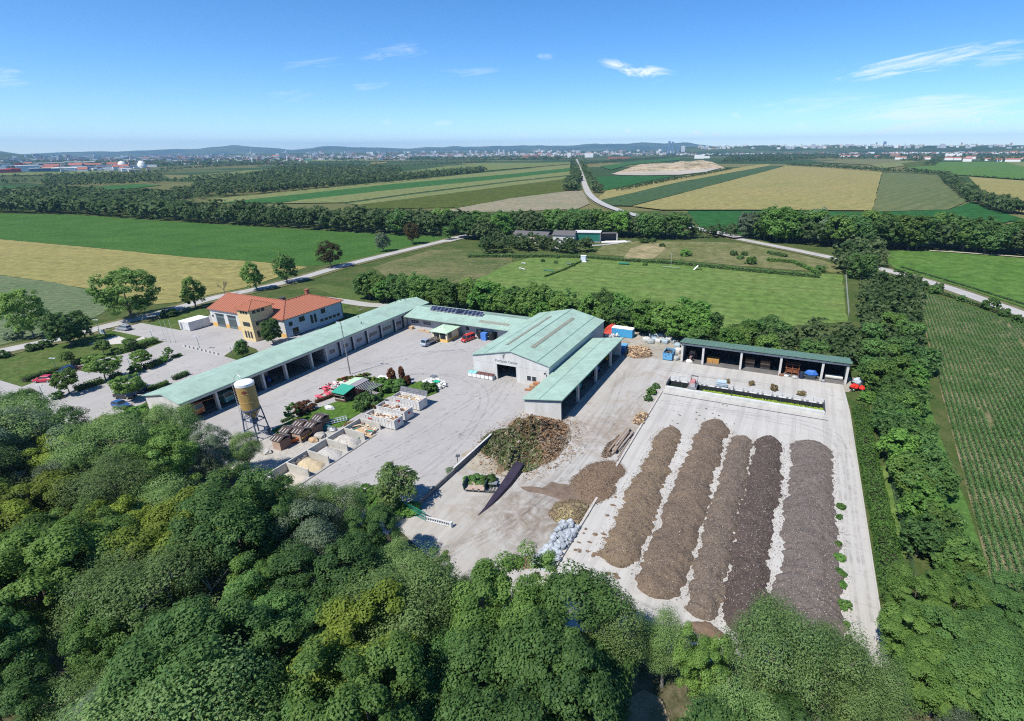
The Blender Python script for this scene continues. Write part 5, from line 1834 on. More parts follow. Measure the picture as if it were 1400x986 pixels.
# tower
tx0, tx1, ty0, ty1, tz = -142.4, -137.4, 92.4, 98.6, 9.2
tw = part(MB().box(tx0, ty0, 0, tx1, ty1 - .6, tz).box(tx0 + .02, ty1 - .6, E_, tx1 - .02, ty1 + 1, tz - .01), 'tower', CREAM, T, T)
mb = MB()
ap = ((tx0 + tx1) / 2, (ty0 + ty1) / 2 + .1, 11.3)
c4 = [(tx0 - .55, ty0 - .55, tz), (tx1 + .55, ty0 - .55, tz), (tx1 + .55, ty1 + 1.4, tz), (tx0 - .55, ty1 + 1.4, tz)]
for k in range(4):
    pl = [c4[k], c4[(k + 1) % 4], ap]
    slab_roof(mb, pl, .12)
    tile_ribs(mb, pl, 0, .55)
for k in range(4):
    mb.tube(Vector(c4[k]) + Vector((0, 0, .05)), Vector(ap) + Vector((0, 0, .05)), .12, n=5)
part(mb, 'tower_roof', ORANGE, T, T)


def win_y(x0, x1, z0, z1, y, n=1, gap=.35, name='window'):
    w = (x1 - x0 - gap * (n - 1)) / n
    for i in range(n):
        a = x0 + i * (w + gap)
        f = part(MB().box(a, y - .06, z0, a + w, y - .004, z1), name, FRAME, T, T)
        part(MB().box(a + .08, y - .08, z0 + .08, a + w - .08, y - .062, z1 - .08), 'pane', GLASS, f, T)


def win_x(y0, y1, z0, z1, x, n=1, gap=.35, name='window'):
    w = (y1 - y0 - gap * (n - 1)) / n
    for i in range(n):
        a = y0 + i * (w + gap)
        f = part(MB().box(x + .004, a, z0, x + .06, a + w, z1), name, FRAME, T, T)
        part(MB().box(x + .062, a + .08, z0 + .08, x + .08, a + w - .08, z1 - .08), 'pane', GLASS, f, T)


win_y(tx0 + 1.3, tx1 - .9, 8.0, 8.8, ty0, 3, .35)
win_y(tx0 + 1.4, tx1 - .9, 4.4, 5.6, ty0, 2, .08)
win_y(tx0 + 1.2, tx1 - .9, .9, 2.9, ty0, 3, .45)
win_x(ty0 + .9, ty1 - 1.6, 8.0, 8.8, tx1, 3, .4)
win_x(ty0 + 1.2, ty1 - 1.2, 4.4, 5.6, tx1, 3, .08)
win_x(ty0 + .9, ty0 + 3, .9, 2.9, tx1, 2, .4)
win_x(99.4, 100.6, 3.1, 4.3, fx1)
win_x(100.2, 102.2, .3, 2.2, fx1, 1, name='door')
win_x(103.0, 104.9, 3.3, 4.8, fx1)
win_x(106.9, 109.0, 1.7, 4.3, fx1, 2, .5)
win_x(111.0, 112.6, 3.6, 5.0, fx1)
win_x(110.2, 117.8, 1.2, 2.0, fx1, 5, .45)
win_y(-135.6, -134.2, 2.6, 3.8, fy0, 1)
win_y(-163.0, -162.3, 3.0, 3.6, fy0, 1)
part(MB().tube((fx1 + .1, fy1 - .2, 0), (fx1 + .1, fy1 - .2, E_ - .1), .08, n=6), 'downpipe', FRAME, T, T)

# ---- small yard buildings
T = thing('gatehouse', 'small cream gatehouse with yellow plinth and pale green roof in the yard', 'kiosk', (-88.8, 114.6, 0))
kx0, kx1, ky0, ky1 = -91.2, -86.3, 111.9, 117.4
part(MB().box(kx0, ky0, .75, kx1, ky1, 2.9), 'wall', mat('kiosk_cream', (.72, .62, .42), .85), T, T)
part(MB().box(kx0 - .02, ky0 - .02, 0, kx1 + .02, ky1 + .02, .75), 'plinth', mat('kiosk_yellow', (.7, .45, .14), .85), T, T)
mb = MB()
ap = [(-88.9, 113.9, 3.75), (-88.6, 115.6, 3.75)]
e4 = [(kx0 - .5, ky0 - .6, 2.95), (kx1 + .5, ky0 - .6, 2.95), (kx1 + .5, ky1 + .5, 2.95), (kx0 - .5, ky1 + .5, 2.95)]
for pl in ([e4[0], e4[1], ap[0]], [e4[1], e4[2], ap[1], ap[0]], [e4[2], e4[3], ap[1]], [e4[3], e4[0], ap[0], ap[1]]):
    slab_roof(mb, pl, .12)
    tile_ribs(mb, pl, 0, .8, .04)
part(mb, 'roof', mat('pale_green_sheet', (.42, .56, .4), .6), T, T)
win_y(kx0 + .5, kx1 - .5, .85, 2.5, ky0, 2, .3)
win_x(ky0 + .6, ky0 + 2.2, .9, 2.5, kx1, 1)
T = thing('office_container', 'flat white office container beside the orange roofed fire station', 'container', (-167, 94.7, 0))
for k in range(2):
    xa = -169.2 + k * 2.3
    mb = MB().box(xa, 91.6, .1, xa + 2.22, 97.9, 2.65)
    for j in range(9):
        mb.box(xa + 2.22, 92.0 + j * .68, .3, xa + 2.25, 92.3 + j * .68, 2.5)
    part(mb, 'module', STEELW, T, T)
    part(MB().box(xa - .02, 91.57, 2.65, xa + 2.25, 97.93, 2.78), 'roof', mat('white_sheet', (.72, .72, .7), .7), T, T)
part(MB().box(-168.6, 91.54, .3, -167.8, 91.6, 2.3), 'door', STEEL, T, T)

# ---- stables behind the dog meadow
def far_building(name, label, cat, pl, pr, depth, h, wallm, roofm, flat=False, extra=None):
    (xa, ya), (xb, yb) = G(*pl), G(*pr)
    L = math.hypot(xb - xa, yb - ya)
    T = thing(name, label, cat, ((xa + xb) / 2, (ya + yb) / 2, 0), math.atan2(yb - ya, xb - xa))
    MB().box(-L / 2, 0, 0, L / 2, depth, h).build('wall', wallm, T)
    mb = MB()
    if flat:
        mb.box(-L / 2 - .4, -.8, h, L / 2 + .4, depth + .4, h + .3)
    else:
        for s in (0, 1):
            pts = [(-L / 2 - .4, -.5, h - .1), (L / 2 + .4, -.5, h - .1), (L / 2 + .4, depth / 2, h + depth * .22), (-L / 2 - .4, depth / 2, h + depth * .22)]
            if s:
                pts = [(x, depth - y, z_) for x, y, z_ in pts]
            slab_roof(mb, pts, .15)
    mb.build('roof', roofm, T)
    return T, L


DKROOF = mat('dark_slate', (.11, .105, .105), .8)
BEIGE = mat('beige_wall', (.5, .42, .33), .9)
T, L = far_building('stable', 'long stable with green shutter front and white flat roof edge behind the meadow', 'stable', (786, 331), (820.5, 331.5), 8, 5.4, WHITE, WHITE, True)
MB().box(-L / 2 + .3, -.25, .8, L / 2 - .3, -.02, 5.1).build('shutter', mat('teal_shutter', (.02, .15, .11), .6), T)
T, L = far_building('open_stall', 'dark open stall with a white terrace to the right of the green shuttered stable', 'stable', (821, 330.5), (844, 330), 5, .3, WHITE, WHITE)
for o in list(KIDS[T.name]):
    bpy.data.objects.remove(o)
KIDS[T.name] = []
MB().box(-L / 2, 4.6, 0, L / 2, 5, 4.6).box(-L / 2, 0, 4.5, L / 2, 5, 4.7).build('shelter', DKROOF, T)
MB().box(L / 2 - .5, -.1, 0, L / 2, .4, 4.5).build('pillar', WHITE, T)
MB().box(-L / 2, -5.5, 0, L / 2 + 5, .6, .35).build('terrace', mat('pale_terrace', (.6, .58, .54), .9), T)
T, L = far_building('farm_house', 'white farmhouse with a dark roof among trees left of the stable', 'house', (756, 332), (785, 333), 9, 4.6, WHITE, DKROOF)
for k in range(3):
    MB().box(-L / 2 + 2 + k * 4.2, -.06, 1.2, -L / 2 + 3.5 + k * 4.2, -.01, 3).build('window', GLASS, T)
T, L = far_building('garden_shed', 'low white annexe with a grey lean-to roof in front of the farmhouse', 'shed', (756, 340), (772, 340), 6, 2.8, WHITE, mat('grey_lean', (.3, .3, .32), .8))
MB().box(0, -.06, 0, 1.8, -.01, 2.2).build('door', GLASS, T)
T, L = far_building('barn', 'brown and white barn half hidden by trees left of the farmhouse', 'barn', (702, 331), (748, 333.5), 8, 4.5, BEIGE, DKROOF)
for k in range(4):
    MB().box(-L / 2 + 2 + k * 6, -.1, 0, -L / 2 + 3 + k * 6, -.02, 4).build('pillar', WHITE, T)
# ================================================================ things on the yard
def bag_mat(name, c, c2):
    return mat(name, c, .8, c2, 2.5, .03)


def head(p, q):
    (a, b), (c, d) = G(*p), G(*q)
    return ((a + c) / 2, (b + d) / 2), math.atan2(d - b, c - a)


RED, DBLUE, SILVER, BLK, NAVY = (.42, .03, .035), (.02, .03, .06), (.32, .36, .42), (.015, .016, .02), (.02, .05, .14)


def paint(name, c):
    m = mat('paint_' + name, c, .3, spec=.6)
    m.node_tree.nodes['Principled BSDF'].inputs['Coat Weight'].default_value = .4
    return m


def wheel(root, x, y, r, w=.22):
    t = MB()
    n = 14
    ring = lambda rr, yy: [(x + rr * math.cos(a), yy, r + rr * math.sin(a)) for a in (2 * math.pi * k / n for k in range(n))]
    t.loft([ring(r * .55, y - w / 2), ring(r, y - w / 2 + .03), ring(r, y + w / 2 - .03), ring(r * .55, y + w / 2)])
    tw_ = t.build('wheel', BLACK, root)
    s = 1 if y > 0 else -1
    h = MB().loft([ring(r * .56, y + s * w * .46), ring(r * .5, y + s * w * .56)])
    h.build('rim', ALU, tw_)


def car(label, cat, loc, rz, paint_m, L=4.3, W=1.78, Hh=1.48, prof='hatch', rails=False):
    T = thing('parked_' + cat.replace(' ', '_'), label, cat, loc + (.035,), rz)
    x0, x1 = -L / 2, L / 2
    hw = W / 2
    # lower body lofted along the length: (x, z low, z high, half width)
    st = [(x0, .42, .78, hw * .82), (x0 + .15, .3, .93, hw * .95), (x0 + .9, .24, .96, hw), (x1 - 1.35, .24, .94, hw), (x1 - .55, .25, .82, hw * .97), (x1 - .08, .3, .7, hw * .86), (x1, .4, .62, hw * .74)]
    mb = MB()
    mb.loft([[(x, -w * .94, lo), (x, -w, lo + (hi - lo) * .35), (x, -w * .97, hi - .08), (x, -w * .86, hi), (x, w * .86, hi), (x, w * .97, hi - .08), (x, w, lo + (hi - lo) * .35), (x, w * .94, lo)] for x, lo, hi, w in st])
    rear = {'hatch': (.12, .55), 'estate': (.05, .35), 'saloon': (.75, 1.25), 'van': (.0, .1)}[prof]
    front = {'hatch': (1.25, 1.95), 'estate': (1.3, 2.05), 'saloon': (1.3, 2.0), 'van': (.75, 1.35)}[prof]
    gx0, gx1, rx0, rx1 = x0 + rear[0], x1 - front[0], x0 + rear[1], x1 - front[1]
    rw = hw * .74
    base, top = .9, Hh
    zr = top - .06
    mb.loft([[(rx0, -rw, zr), (rx1, -rw, zr), (rx1, rw, zr), (rx0, rw, zr)], [(rx0 + .06, -rw + .06, top), (rx1 - .06, -rw + .06, top), (rx1 - .06, rw - .06, top), (rx0 + .06, rw - .06, top)]])
    for sy in (-1, 1):
        for (xb, xt) in ((gx0 + .02, rx0 + .02), (gx1 - .02, rx1 - .02), ((gx0 + gx1) / 2, (rx0 + rx1) / 2)):
            mb.tube((xb, sy * (hw * .87), base), (xt, sy * rw, zr + .02), .045, n=4)
    if rails:
        for sy in (-1, 1):
            mb.tube((rx0, sy * rw * .9, top + .05), (rx1, sy * rw * .9, top + .05), .03, n=4)
    mb.build('body', paint_m, T)
    g = MB()
    g.loft([[(gx0 + .03, -hw * .85, base), (gx1 - .03, -hw * .85, base), (gx1 - .03, hw * .85, base), (gx0 + .03, hw * .85, base)], [(rx0 + .02, -rw + .02, zr), (rx1 - .02, -rw + .02, zr), (rx1 - .02, rw - .02, zr), (rx0 + .02, rw - .02, zr)]])
    g.build('window', GLASS, T)
    for sx in (x0 + .8, x1 - .85):
        for sy in (-1, 1):
            wheel(T, sx, sy * (hw - .08), .31)
    for sy in (-1, 1):
        MB().cbox(x1 - .06, sy * hw * .6, .64, .12, .34, .14).build('headlight', STEELW, T)
        MB().cbox(x0 + .05, sy * hw * .72, .78, .1, .2, .2).build('tail_light', mat('lamp_red', (.3, .01, .01), .3), T)
        MB().cbox(gx1 - .25, sy * (hw + .1), .98, .14, .2, .13).build('mirror', paint_m, T)
    MB().cbox(x1 - .01, 0, .45, .06, W * .5, .16).cbox(x0, 0, .5, .06, W * .5, .14).build('bumper_grille', BLACK, T)
    return T


l_, a_ = head((181, 452), (159, 450))
car('silver estate car driving in from the road at the depot entrance', 'car', l_, a_, paint('silver', SILVER), 4.6, 1.8, 1.5, 'estate', True)
l_, a_ = head((71, 521), (52, 522))
car('crimson hatchback parked by the hedge in the car park', 'car', l_, a_, paint('crimson', (.5, .015, .05)), 4.2)
l_, a_ = head((98, 507), (84, 512))
car('dark blue car parked under hedges beside the timber edged bed', 'car', l_, a_, paint('blue', NAVY), 4.1)
l_, a_ = head((163, 543), (181, 544))
car('black saloon car with dark glass under a car park tree', 'car', l_, a_, paint('black', BLK), 4.5, 1.8, 1.42, 'saloon')
l_, a_ = head((192, 537), (201, 532))
car('dark blue hatchback half hidden between tree and white gable', 'car', l_, a_, paint('blue', NAVY), 4.0)
l_, a_ = head((162, 556), (172, 558))
car('blue car partly hidden under leaves at the wood edge', 'car', l_, a_, paint('midblue', (.03, .09, .25)), 4.0)
l_, a_ = head((647, 463), (632.5, 468.5))
car('red delivery van parked in front of the blue crates', 'van', l_, a_, paint('red', (.5, .04, .03)), 4.4, 1.85, 1.85, 'van')


def flatbed(label, loc, rz, cab_m, load_m, L=5.6):
    T = thing('pickup_truck', label, 'truck', loc + (.035,), rz)
    mb = MB()
    x1 = L / 2
    mb.loft([[(x1 - 1.9, -.92, .45), (x1 - .1, -.92, .4), (x1, -.9, .75), (x1 - .35, -.9, 1.15), (x1 - 1.9, -.92, 1.15)], [(x1 - 1.9, .92, .45), (x1 - .1, .92, .4), (x1, .9, .75), (x1 - .35, .9, 1.15), (x1 - 1.9, .92, 1.15)]])
    mb.frustum(x1 - 1.85, -.86, x1 - .6, .86, 1.88, 1.98, .06)
    for sx in (x1 - 1.85, x1 - .68):
        for sy in (-.8, .8):
            mb.tube((sx + (.3 if sx > x1 - 1 else 0), sy * 1.08, 1.12), (sx, sy, 1.9), .05, n=4)
    mb.build('cab', cab_m, T)
    MB().loft([[(x1 - 1.84, -.87, 1.15), (x1 - .4, -.87, 1.15), (x1 - .4, .87, 1.15), (x1 - 1.84, .87, 1.15)], [(x1 - 1.8, -.78, 1.88), (x1 - .66, -.78, 1.88), (x1 - .66, .78, 1.88), (x1 - 1.8, .78, 1.88)]]).build('window', GLASS, T)
    b = MB().box(-L / 2, -1.0, .72, x1 - 2.0, 1.0, .8)
    for sy in (-1, 1):
        b.box(-L / 2, sy * 1.0 - .03, .8, x1 - 2.0, sy * 1.0 + .03, 1.15)
    b.box(-L / 2 - .04, -.97, .8, -L / 2 + .02, .97, 1.15).box(x1 - 2.03, -.97, .8, x1 - 1.97, .97, 1.5)
    b.build('flatbed', STEEL, T)
    ld = MB()
    rg = random.Random(4)
    for i in range(18):
        ld.rock((rg.uniform(-L / 2 + .3, x1 - 2.3), rg.uniform(-.7, .7), 1.0 + rg.uniform(0, .35)), (rg.uniform(.4, .9), rg.uniform(.3, .6), rg.uniform(.3, .5)), rg)
    o = ld.build('load', load_m, T)
    o['kind'] = 'stuff'
    for sx in (-L / 2 + 1, x1 - 1.0):
        for sy in (-1, 1):
            wheel(T, sx, sy * .85, .36)
    return T


l_, a_ = head((597, 466.5), (578, 475))
flatbed('small grey pickup with a loaded flatbed in front of the gatehouse', l_, a_, paint('silver', SILVER), mat('mixed_load', (.3, .24, .18), .9, (.12, .1, .09), 3))


def tractor(label, loc, rz, m, name='tractor', s=1.0):
    T = thing(name, label, 'tractor', loc + (.03,), rz)
    MB().loft([[(.1, -.38, .75), (1.75, -.32, .75), (1.8, -.3, 1.25), (.1, -.38, 1.5)], [(.1, .38, .75), (1.75, .32, .75), (1.8, .3, 1.25), (.1, .38, 1.5)]]).build('bonnet', m, T)
    mb = MB().box(-1.15, -.75, 2.45, .2, .75, 2.58)
    for sx in (-1.05, .1):
        for sy in (-.68, .68):
            mb.tube((sx, sy, 1.1), (sx, sy, 2.46), .05, n=4)
    mb.box(-1.2, -.8, .95, .1, .8, 1.15)
    mb.build('cab_frame', m, T)
    MB().box(-1.02, -.66, 1.16, .07, .66, 2.44).build('window', GLASS, T)
    for sy in (-1, 1):
        wheel(T, -.75, sy * .95, .8, .42)
        wheel(T, 1.3, sy * .8, .5, .3)
        MB().cbox(-.75, sy * .95, 1.65, 1.1, .45, .08).build('mudguard', m, T)
    T.scale = (s, s, s)
    return T


tractor('blue tractor parked in the fourth open bay of the long workshop', (-109.6, 73.6), -.15, paint('tractor_blue', (.02, .09, .32)))
tractor('red tractor parked in the third open bay of the long workshop', (-109.8, 68.2), .05, paint('tractor_red', (.45, .03, .02)))


def lorry(label, loc, rz, cab_m, body_m, L=6.5, Hc=2.6):
    T = thing('lorry', label, 'truck', loc + (.03,), rz)
    x1 = L / 2
    MB().loft([[(x1 - 1.7, -1.05, .55), (x1, -1.05, .55), (x1, -1.05, 1.6), (x1 - .25, -1.0, Hc), (x1 - 1.7, -1.0, Hc)], [(x1 - 1.7, 1.05, .55), (x1, 1.05, .55), (x1, 1.05, 1.6), (x1 - .25, 1.0, Hc), (x1 - 1.7, 1.0, Hc)]]).build('cab', cab_m, T)
    MB().loft([[(x1 + .02, -.92, 1.6), (x1 + .02, .92, 1.6), (x1 - .2, .88, Hc - .12), (x1 - .2, -.88, Hc - .12)], [(x1 - .03, -.92, 1.6), (x1 - .03, .92, 1.6), (x1 - .25, .88, Hc - .12), (x1 - .25, -.88, Hc - .12)]]).build('windscreen', GLASS, T)
    mb = MB().box(-L / 2, -1.1, 1.0, x1 - 1.9, 1.1, 1.1)
    for sy in (-1.1, 1.06):
        mb.box(-L / 2, sy, 1.1, x1 - 1.9, sy + .05, 1.9)
    mb.box(-L / 2, -1.05, 1.1, -L / 2 + .05, 1.05, 1.9).box(x1 - 1.95, -1.05, 1.1, x1 - 1.9, 1.05, 2.3)
    mb.build('tipper_body', body_m, T)
    MB().box(-L / 2 + .1, -.4, .6, x1 - .5, .4, 1.0).build('chassis', FRAME, T)
    for sx in (-L / 2 + 1.3, x1 - 1.0):
        for sy in (-1, 1):
            wheel(T, sx, sy * .9, .48, .3)
    for sy in (-1, 1):
        MB().cbox(x1 + .02, sy * .75, .85, .06, .3, .2).build('headlight', STEELW, T)
    return T


TEAL = paint('teal', (.05, .22, .2))
lorry('teal tipper lorry parked in the second open bay', (-110.4, 62.9), .1, TEAL, TEAL)
lorry('orange lorry parked in the first open bay at the white gable', (-110.6, 56.8), .06, paint('orange', (.5, .13, .02)), paint('orange', (.5, .13, .02)))
tag(MB().tube((-106.8, 54.2, 3.5), (-106.6, 64.8, 2.4), .05, n=6).build('barrier_pole', paint('orange', (.5, .13, .02))), 'thin orange pole hanging across the first open bay', 'pole')
T = thing('flat_trailer', 'dark flat trailer with red lights in the widest open bay', 'trailer', (-109.8, 80.2, .03), .2)
MB().box(-2.2, -1, .6, 2.2, 1, .72).box(2.2, -.08, .55, 3.2, .08, .65).build('bed', FRAME, T)
for sy in (-1, 1):
    wheel(T, -.4, sy * .95, .35)
    MB().cbox(-2.22, sy * .8, .55, .05, .3, .15).build('tail_light', _MATS['lamp_red'], T)


# ---- roll-off skips
def skip(label, x0, y0, x1, y1, h, m, load=None, lid=False, z0=.03, ribs=True, seed=1, name='skip_container'):
    T = thing(name, label, 'skip', ((x0 + x1) / 2, (y0 + y1) / 2, z0))
    L, W = x1 - x0, y1 - y0
    a, b = L / 2, W / 2
    t = .06
    mb = MB()
    mb.box(-a, -b, .18, a, b, .26)
    mb.box(-a, -b, .26, a, -b + t, h).box(-a, b - t, .26, a, b, h).box(-a, -b + t, .26, -a + t, b - t, h).box(a - t, -b + t, .26, a, b - t, h)
    mb.box(-a + .3, -.5, 0, a - .3, -.35, .18).box(-a + .3, .35, 0, a - .3, .5, .18)
    mb.build('tub', m, T)
    if ribs:
        n = max(3, int(L / .75))
        rb = MB()
        for k in range(n + 1):
            x = -a + .06 + (L - .12) * k / n
            rb.box(x - .05, -b - .07, .2, x + .05, -b - .001, h - .08)
            rb.box(x - .05, b + .001, .2, x + .05, b + .07, h - .08)
        rb.box(a + .001, -b + .3, .2, a + .07, -b + .42, h - .1).box(a + .001, b - .42, .2, a + .07, b - .3, h - .1)
        rb.build('rib', m, T)['kind'] = 'stuff'
    MB().box(-a - .04, -b - .05, h, a + .04, -b + t + .03, h + .09).box(-a - .04, b - t - .03, h, a + .04, b + .05, h + .09).box(-a - .04, -b + .1, h, -a + t + .03, b - .1, h + .09).box(a - t - .03, -b + .1, h, a + .04, b - .1, h + .09).build('rim', m, T)
    if load:
        rg = random.Random(seed)
        ld = MB()
        for i in range(90):
            x, y = rg.uniform(-a + .4, a - .4), rg.uniform(-b + .25, b - .25)
            ld.cbox(x, y, h * .62 + rg.uniform(-.1, .3) + .25 * math.cos(x / a * 1.5), rg.uniform(.3, 1.4), rg.uniform(.08, .35), rg.uniform(.03, .16), rg.uniform(0, 3.1), rg.randrange(len(load)), rg.uniform(-.4, .4), rg.uniform(-.4, .4))
        ld.box(-a + .1, -b + .1, .3, a - .1, b - .1, h * .58)
        o = ld.build('load', load, T)
        o['kind'] = 'stuff'
    if lid:
        mb = MB()
        n = 8
        for k in range(n + 1):
            x = -a + L * k / n
            mb.tube((x, b, h + .05), (x, b + .55, h + 1.15), .04, n=4)
        for s in range(5):
            f = s / 4
            mb.tube((-a, b + .55 * f, h + .05 + 1.1 * f), (a, b + .55 * f, h + .05 + 1.1 * f), .04, n=4)
        mb.loft([[(-a, b + .02, h + .02), (a, b + .02, h + .02), (a, b + .57, h + 1.12), (-a, b + .57, h + 1.12)], [(-a, b + .05, h + .02), (a, b + .05, h + .02), (a, b + .6, h + 1.12), (-a, b + .6, h + 1.12)]])
        mb.build('lid', mat('lattice_lid', (.2, .21, .23), .7, (.13, .135, .15), 2), T)
    return T


SKW = mat('skip_white', (.62, .62, .6), .7, (.5, .48, .45), 1.2, .01)
WOOD = mat('scrap_wood', (.5, .36, .22), .9, (.4, .27, .16), 3)
WOOD2 = mat('pale_scrap_wood', (.62, .5, .36), .9)
WOOD3 = mat('painted_scrap', (.62, .6, .56), .8)
WOOD4 = mat('dark_scrap', (.2, .1, .06), .9)
REDP = mat('red_lettering', (.5, .02, .03), .6)
s1 = skip('white roll-off skip nearest the scrap wood bay, filled with boards', -73.3, 67.0, -66.1, 69.3, 2.1, SKW, [WOOD, WOOD2, WOOD3, WOOD4])
s2 = skip('middle white roll-off skip of the row of three', -73.7, 70.5, -66.6, 72.9, 2.2, SKW, [WOOD4, WOOD, WOOD3], seed=2)
s3 = skip('white roll-off skip with a raised dark lattice lid', -73.9, 75.3, -66.9, 77.8, 2.1, SKW, [WOOD2, WOOD3, WOOD], True, seed=3)
for s_, xs_ in ((s1, ((-2.9, .95), (3.2, None))), (s2, ((3.1, None),)), (s3, ((-2.4, .9),))):
    for x_, w_ in xs_:
        if w_:
            for k, ww in enumerate((.2, .16, .22, .18)):
                MB().box(x_ + k * .27, -1.235 if s_ is not s3 else -1.325, 1.3, x_ + k * .27 + ww, -1.222 if s_ is not s3 else -1.312, 1.62).build('lettering', REDP, s_)
        else:
            MB().box(3.68, -.3, 1.35, 3.70, .35, 1.7).build('lettering', REDP, s_)
SKB = mat('skip_blue', (.1, .3, .5), .6, (.14, .36, .55), 1)
skip('light blue skip heaped with dark scrap beside the storage shed', -27.2, 121.4, -24.8, 125.3, 1.9, SKB, [DARK, STEEL, FRAME], seed=4)
T = thing('blue_container', 'long bright blue container with a white lid behind the lean-to', 'container', (-42.2, 135.2, 0))
mb = MB().box(-3.1, -1.2, .1, 3.1, 1.2, 2.5)
for k in range(9):
    mb.box(-2.9 + k * .72, -1.26, .3, -2.7 + k * .72, -1.2, 2.4)
mb.build('tub', mat('sky_blue_paint', (.05, .3, .55), .5, (.08, .34, .58), 1), T)
MB().box(-3.15, -1.25, 2.5, 1.2, 1.25, 2.62).box(1.25, -1.25, 2.5, 3.15, 1.25, 2.56).build('lid', mat('white_sheet', (.72, .72, .7), .7), T)
T = thing('blue_bin', 'upright blue bin at the back corner of the lean-to', 'bin', (-38.1, 123.0, 0))
MB().frustum(-.6, -1.4, .6, 1.4, 0, 1.9, -.08).build('tub', mat('deep_blue_paint', (.02, .12, .35), .5), T)
MB().box(-.75, -1.5, 1.9, .75, 1.5, 2.02).build('lid', SKB, T)
tag(MB().loft([[(-48.2, 135, 0), (-44.6, 135, 0), (-44.2, 138, 0), (-48, 138, 0)], [(-47.8, 135.6, 1.6), (-45.4, 136.2, 2.2), (-45.2, 137.5, 2.3), (-47.2, 137.6, 1.8)], [(-47.2, 136.4, 2.2), (-45.8, 136.5, 2.9), (-45.7, 137.2, 2.9), (-46.8, 137.4, 2.4)]]).build('red_tarpaulin', mat('red_tarp', (.45, .05, .03), .6)), 'red tarpaulin covered heap behind the hall corner', 'tarpaulin')
hm = MB()
rg_ = random.Random(31)
for k in range(40):
    hm.cbox(-44.5 + rg_.uniform(-2.2, 2), 131.9 + rg_.uniform(-.6, 1.2), .3 + rg_.uniform(0, .9), rg_.uniform(.3, 1.6), rg_.uniform(.1, .5), rg_.uniform(.05, .4), rg_.uniform(0, 3), rg_.randrange(3), rg_.uniform(-.5, .5), rg_.uniform(-.5, .5))
tag(hm.build('scrap_heap', [STEELW, ALU, WOOD3]), 'whitish scrap heap between hall corner and blue container', 'scrap heap')
# collection bins at the hall
for k in range(6):
    lab = ['leftmost turquoise lidded bin against the hall wall', 'second turquoise lidded bin against the hall wall', 'brown lidded bin next to the turquoise ones', 'brown lidded bin, second from the turquoise ones', 'brown lidded bin, next to the last one at the hall gate', 'brown lidded bin nearest the hall gate'][k]
    T = thing('collection_bin', lab, 'bin', (-67.0 + k * 1.13, 94.55, .03), 0, 'bins along the hall front')
    MB().frustum(-.5, -.55, .5, .5, .1, 1.15, .0).box(-.45, -.5, 0, .45, .45, .1).build('tub', STEELW if k % 2 else ALU, T)
    MB().loft([[(-.54, -.6, 1.15), (.54, -.6, 1.15), (.54, .55, 1.15), (-.54, .55, 1.15)], [(-.5, -.4, 1.32), (.5, -.4, 1.32), (.5, .5, 1.36), (-.5, .5, 1.36)]]).build('lid', mat('turquoise_lid', (.2, .5, .5), .5) if k < 2 else mat('brown_lid', (.12, .05, .045), .6), T)
    MB().box(-.5, -.58, .25, .5, -.552, .95).build('front_panel', mat('white_sheet', (.72, .72, .7), .7), T)
# crates and tanks along the rear wing
for (x_, lab, m_, w_, h_) in ((-79.6, 'left black tank against the rear wing wall', mat('black_tank', (.02, .022, .025), .5), 1.5, 2.4), (-76.0, 'right black tank against the rear wing wall', mat('black_tank', (.02, .022, .025), .5), 1.6, 2.3)):
    T = thing('storage_tank', lab, 'tank', (x_, 118.5, .03))
    MB().lathe([(.0, 0), (w_ / 2, 0), (w_ / 2, h_ * .9), (w_ * .3, h_), (0.02, h_)], n=14).build('shell', m_, T)
    MB().lathe([(.0, h_ - .02), (.25, h_), (.25, h_ + .15), (0.02, h_ + .15)], n=10).build('cap', STEEL, T)
T = thing('blue_crate', 'stack of bright blue crates between two black tanks', 'crate', (-77.8, 117.6, .03))
for a in range(2):
    for b in range(3):
        MB().frustum(-.8 + a * .82, -.6, -.02 + a * .82, .6, b * .72, b * .72 + .66, -.03).box(-.84 + a * .82, -.64, b * .72 + .66, .02 + a * .82, .64, b * .72 + .71).build('box', mat('crate_blue', (.06, .18, .55), .5, (.1, .25, .6), 3), T)
T = thing('blue_crate', 'low pale blue crate beside the hall side wall', 'crate', (-71.0, 116.0, .03), .5)
MB().frustum(-.6, -1.2, .6, 1.2, 0, .9, -.06).box(-.7, -1.3, .9, .7, 1.3, 1.0).build('box', mat('pale_crate_blue', (.22, .42, .75), .5), T)
T = thing('pallet_stack', 'brown pallets and boards under the windows of the hall', 'pallets', (-49.9, 93.9, .03))
for k in range(4):
    mb = MB()
    for j in range(5):
        mb.box(-1.0, -.6 + j * .27, k * .24 + .12, 1.0, -.42 + j * .27, k * .24 + .16)
    for j in range(3):
        mb.box(-1.0 + j * .92, -.6, k * .24, -.84 + j * .92, .66, k * .24 + .12)
    mb.build('pallet', WOOD, T)
MB().cbox(-.6, -1.3, .2, 2.0, .5, .35, .3).cbox(.5, .2, 1.3, 1.4, .9, .5, .2).build('board', mat('brown_board', (.36, .17, .09), .9), T)
for px, py, lab in ((713, 519.5, 'dark bag left of the brown pallets'), (718.5, 520.5, 'small black and white bag beside the brown pallets')):
    x, y = G(px, py)
    mb = MB().rock((0, 0, .3), (.8, .6, .6), random.Random(px))
    o = mb.build('bag', mat('black_tank', (.02, .022, .025), .5))
    o.location = (x, y, .03)
    tag(o, lab, 'bag')
T = thing('pallet_boards', 'two low brown boards lying before the rear wing gates', 'boards', (-98.6, 117.6, .03))
MB().cbox(-1, 0, .15, 1.6, 1.0, .3, .2).cbox(1.2, -.3, .12, 2.2, .9, .22, -.1).cbox(-5, .3, .4, 1.2, 1.1, .8).build('board', WOOD, T)

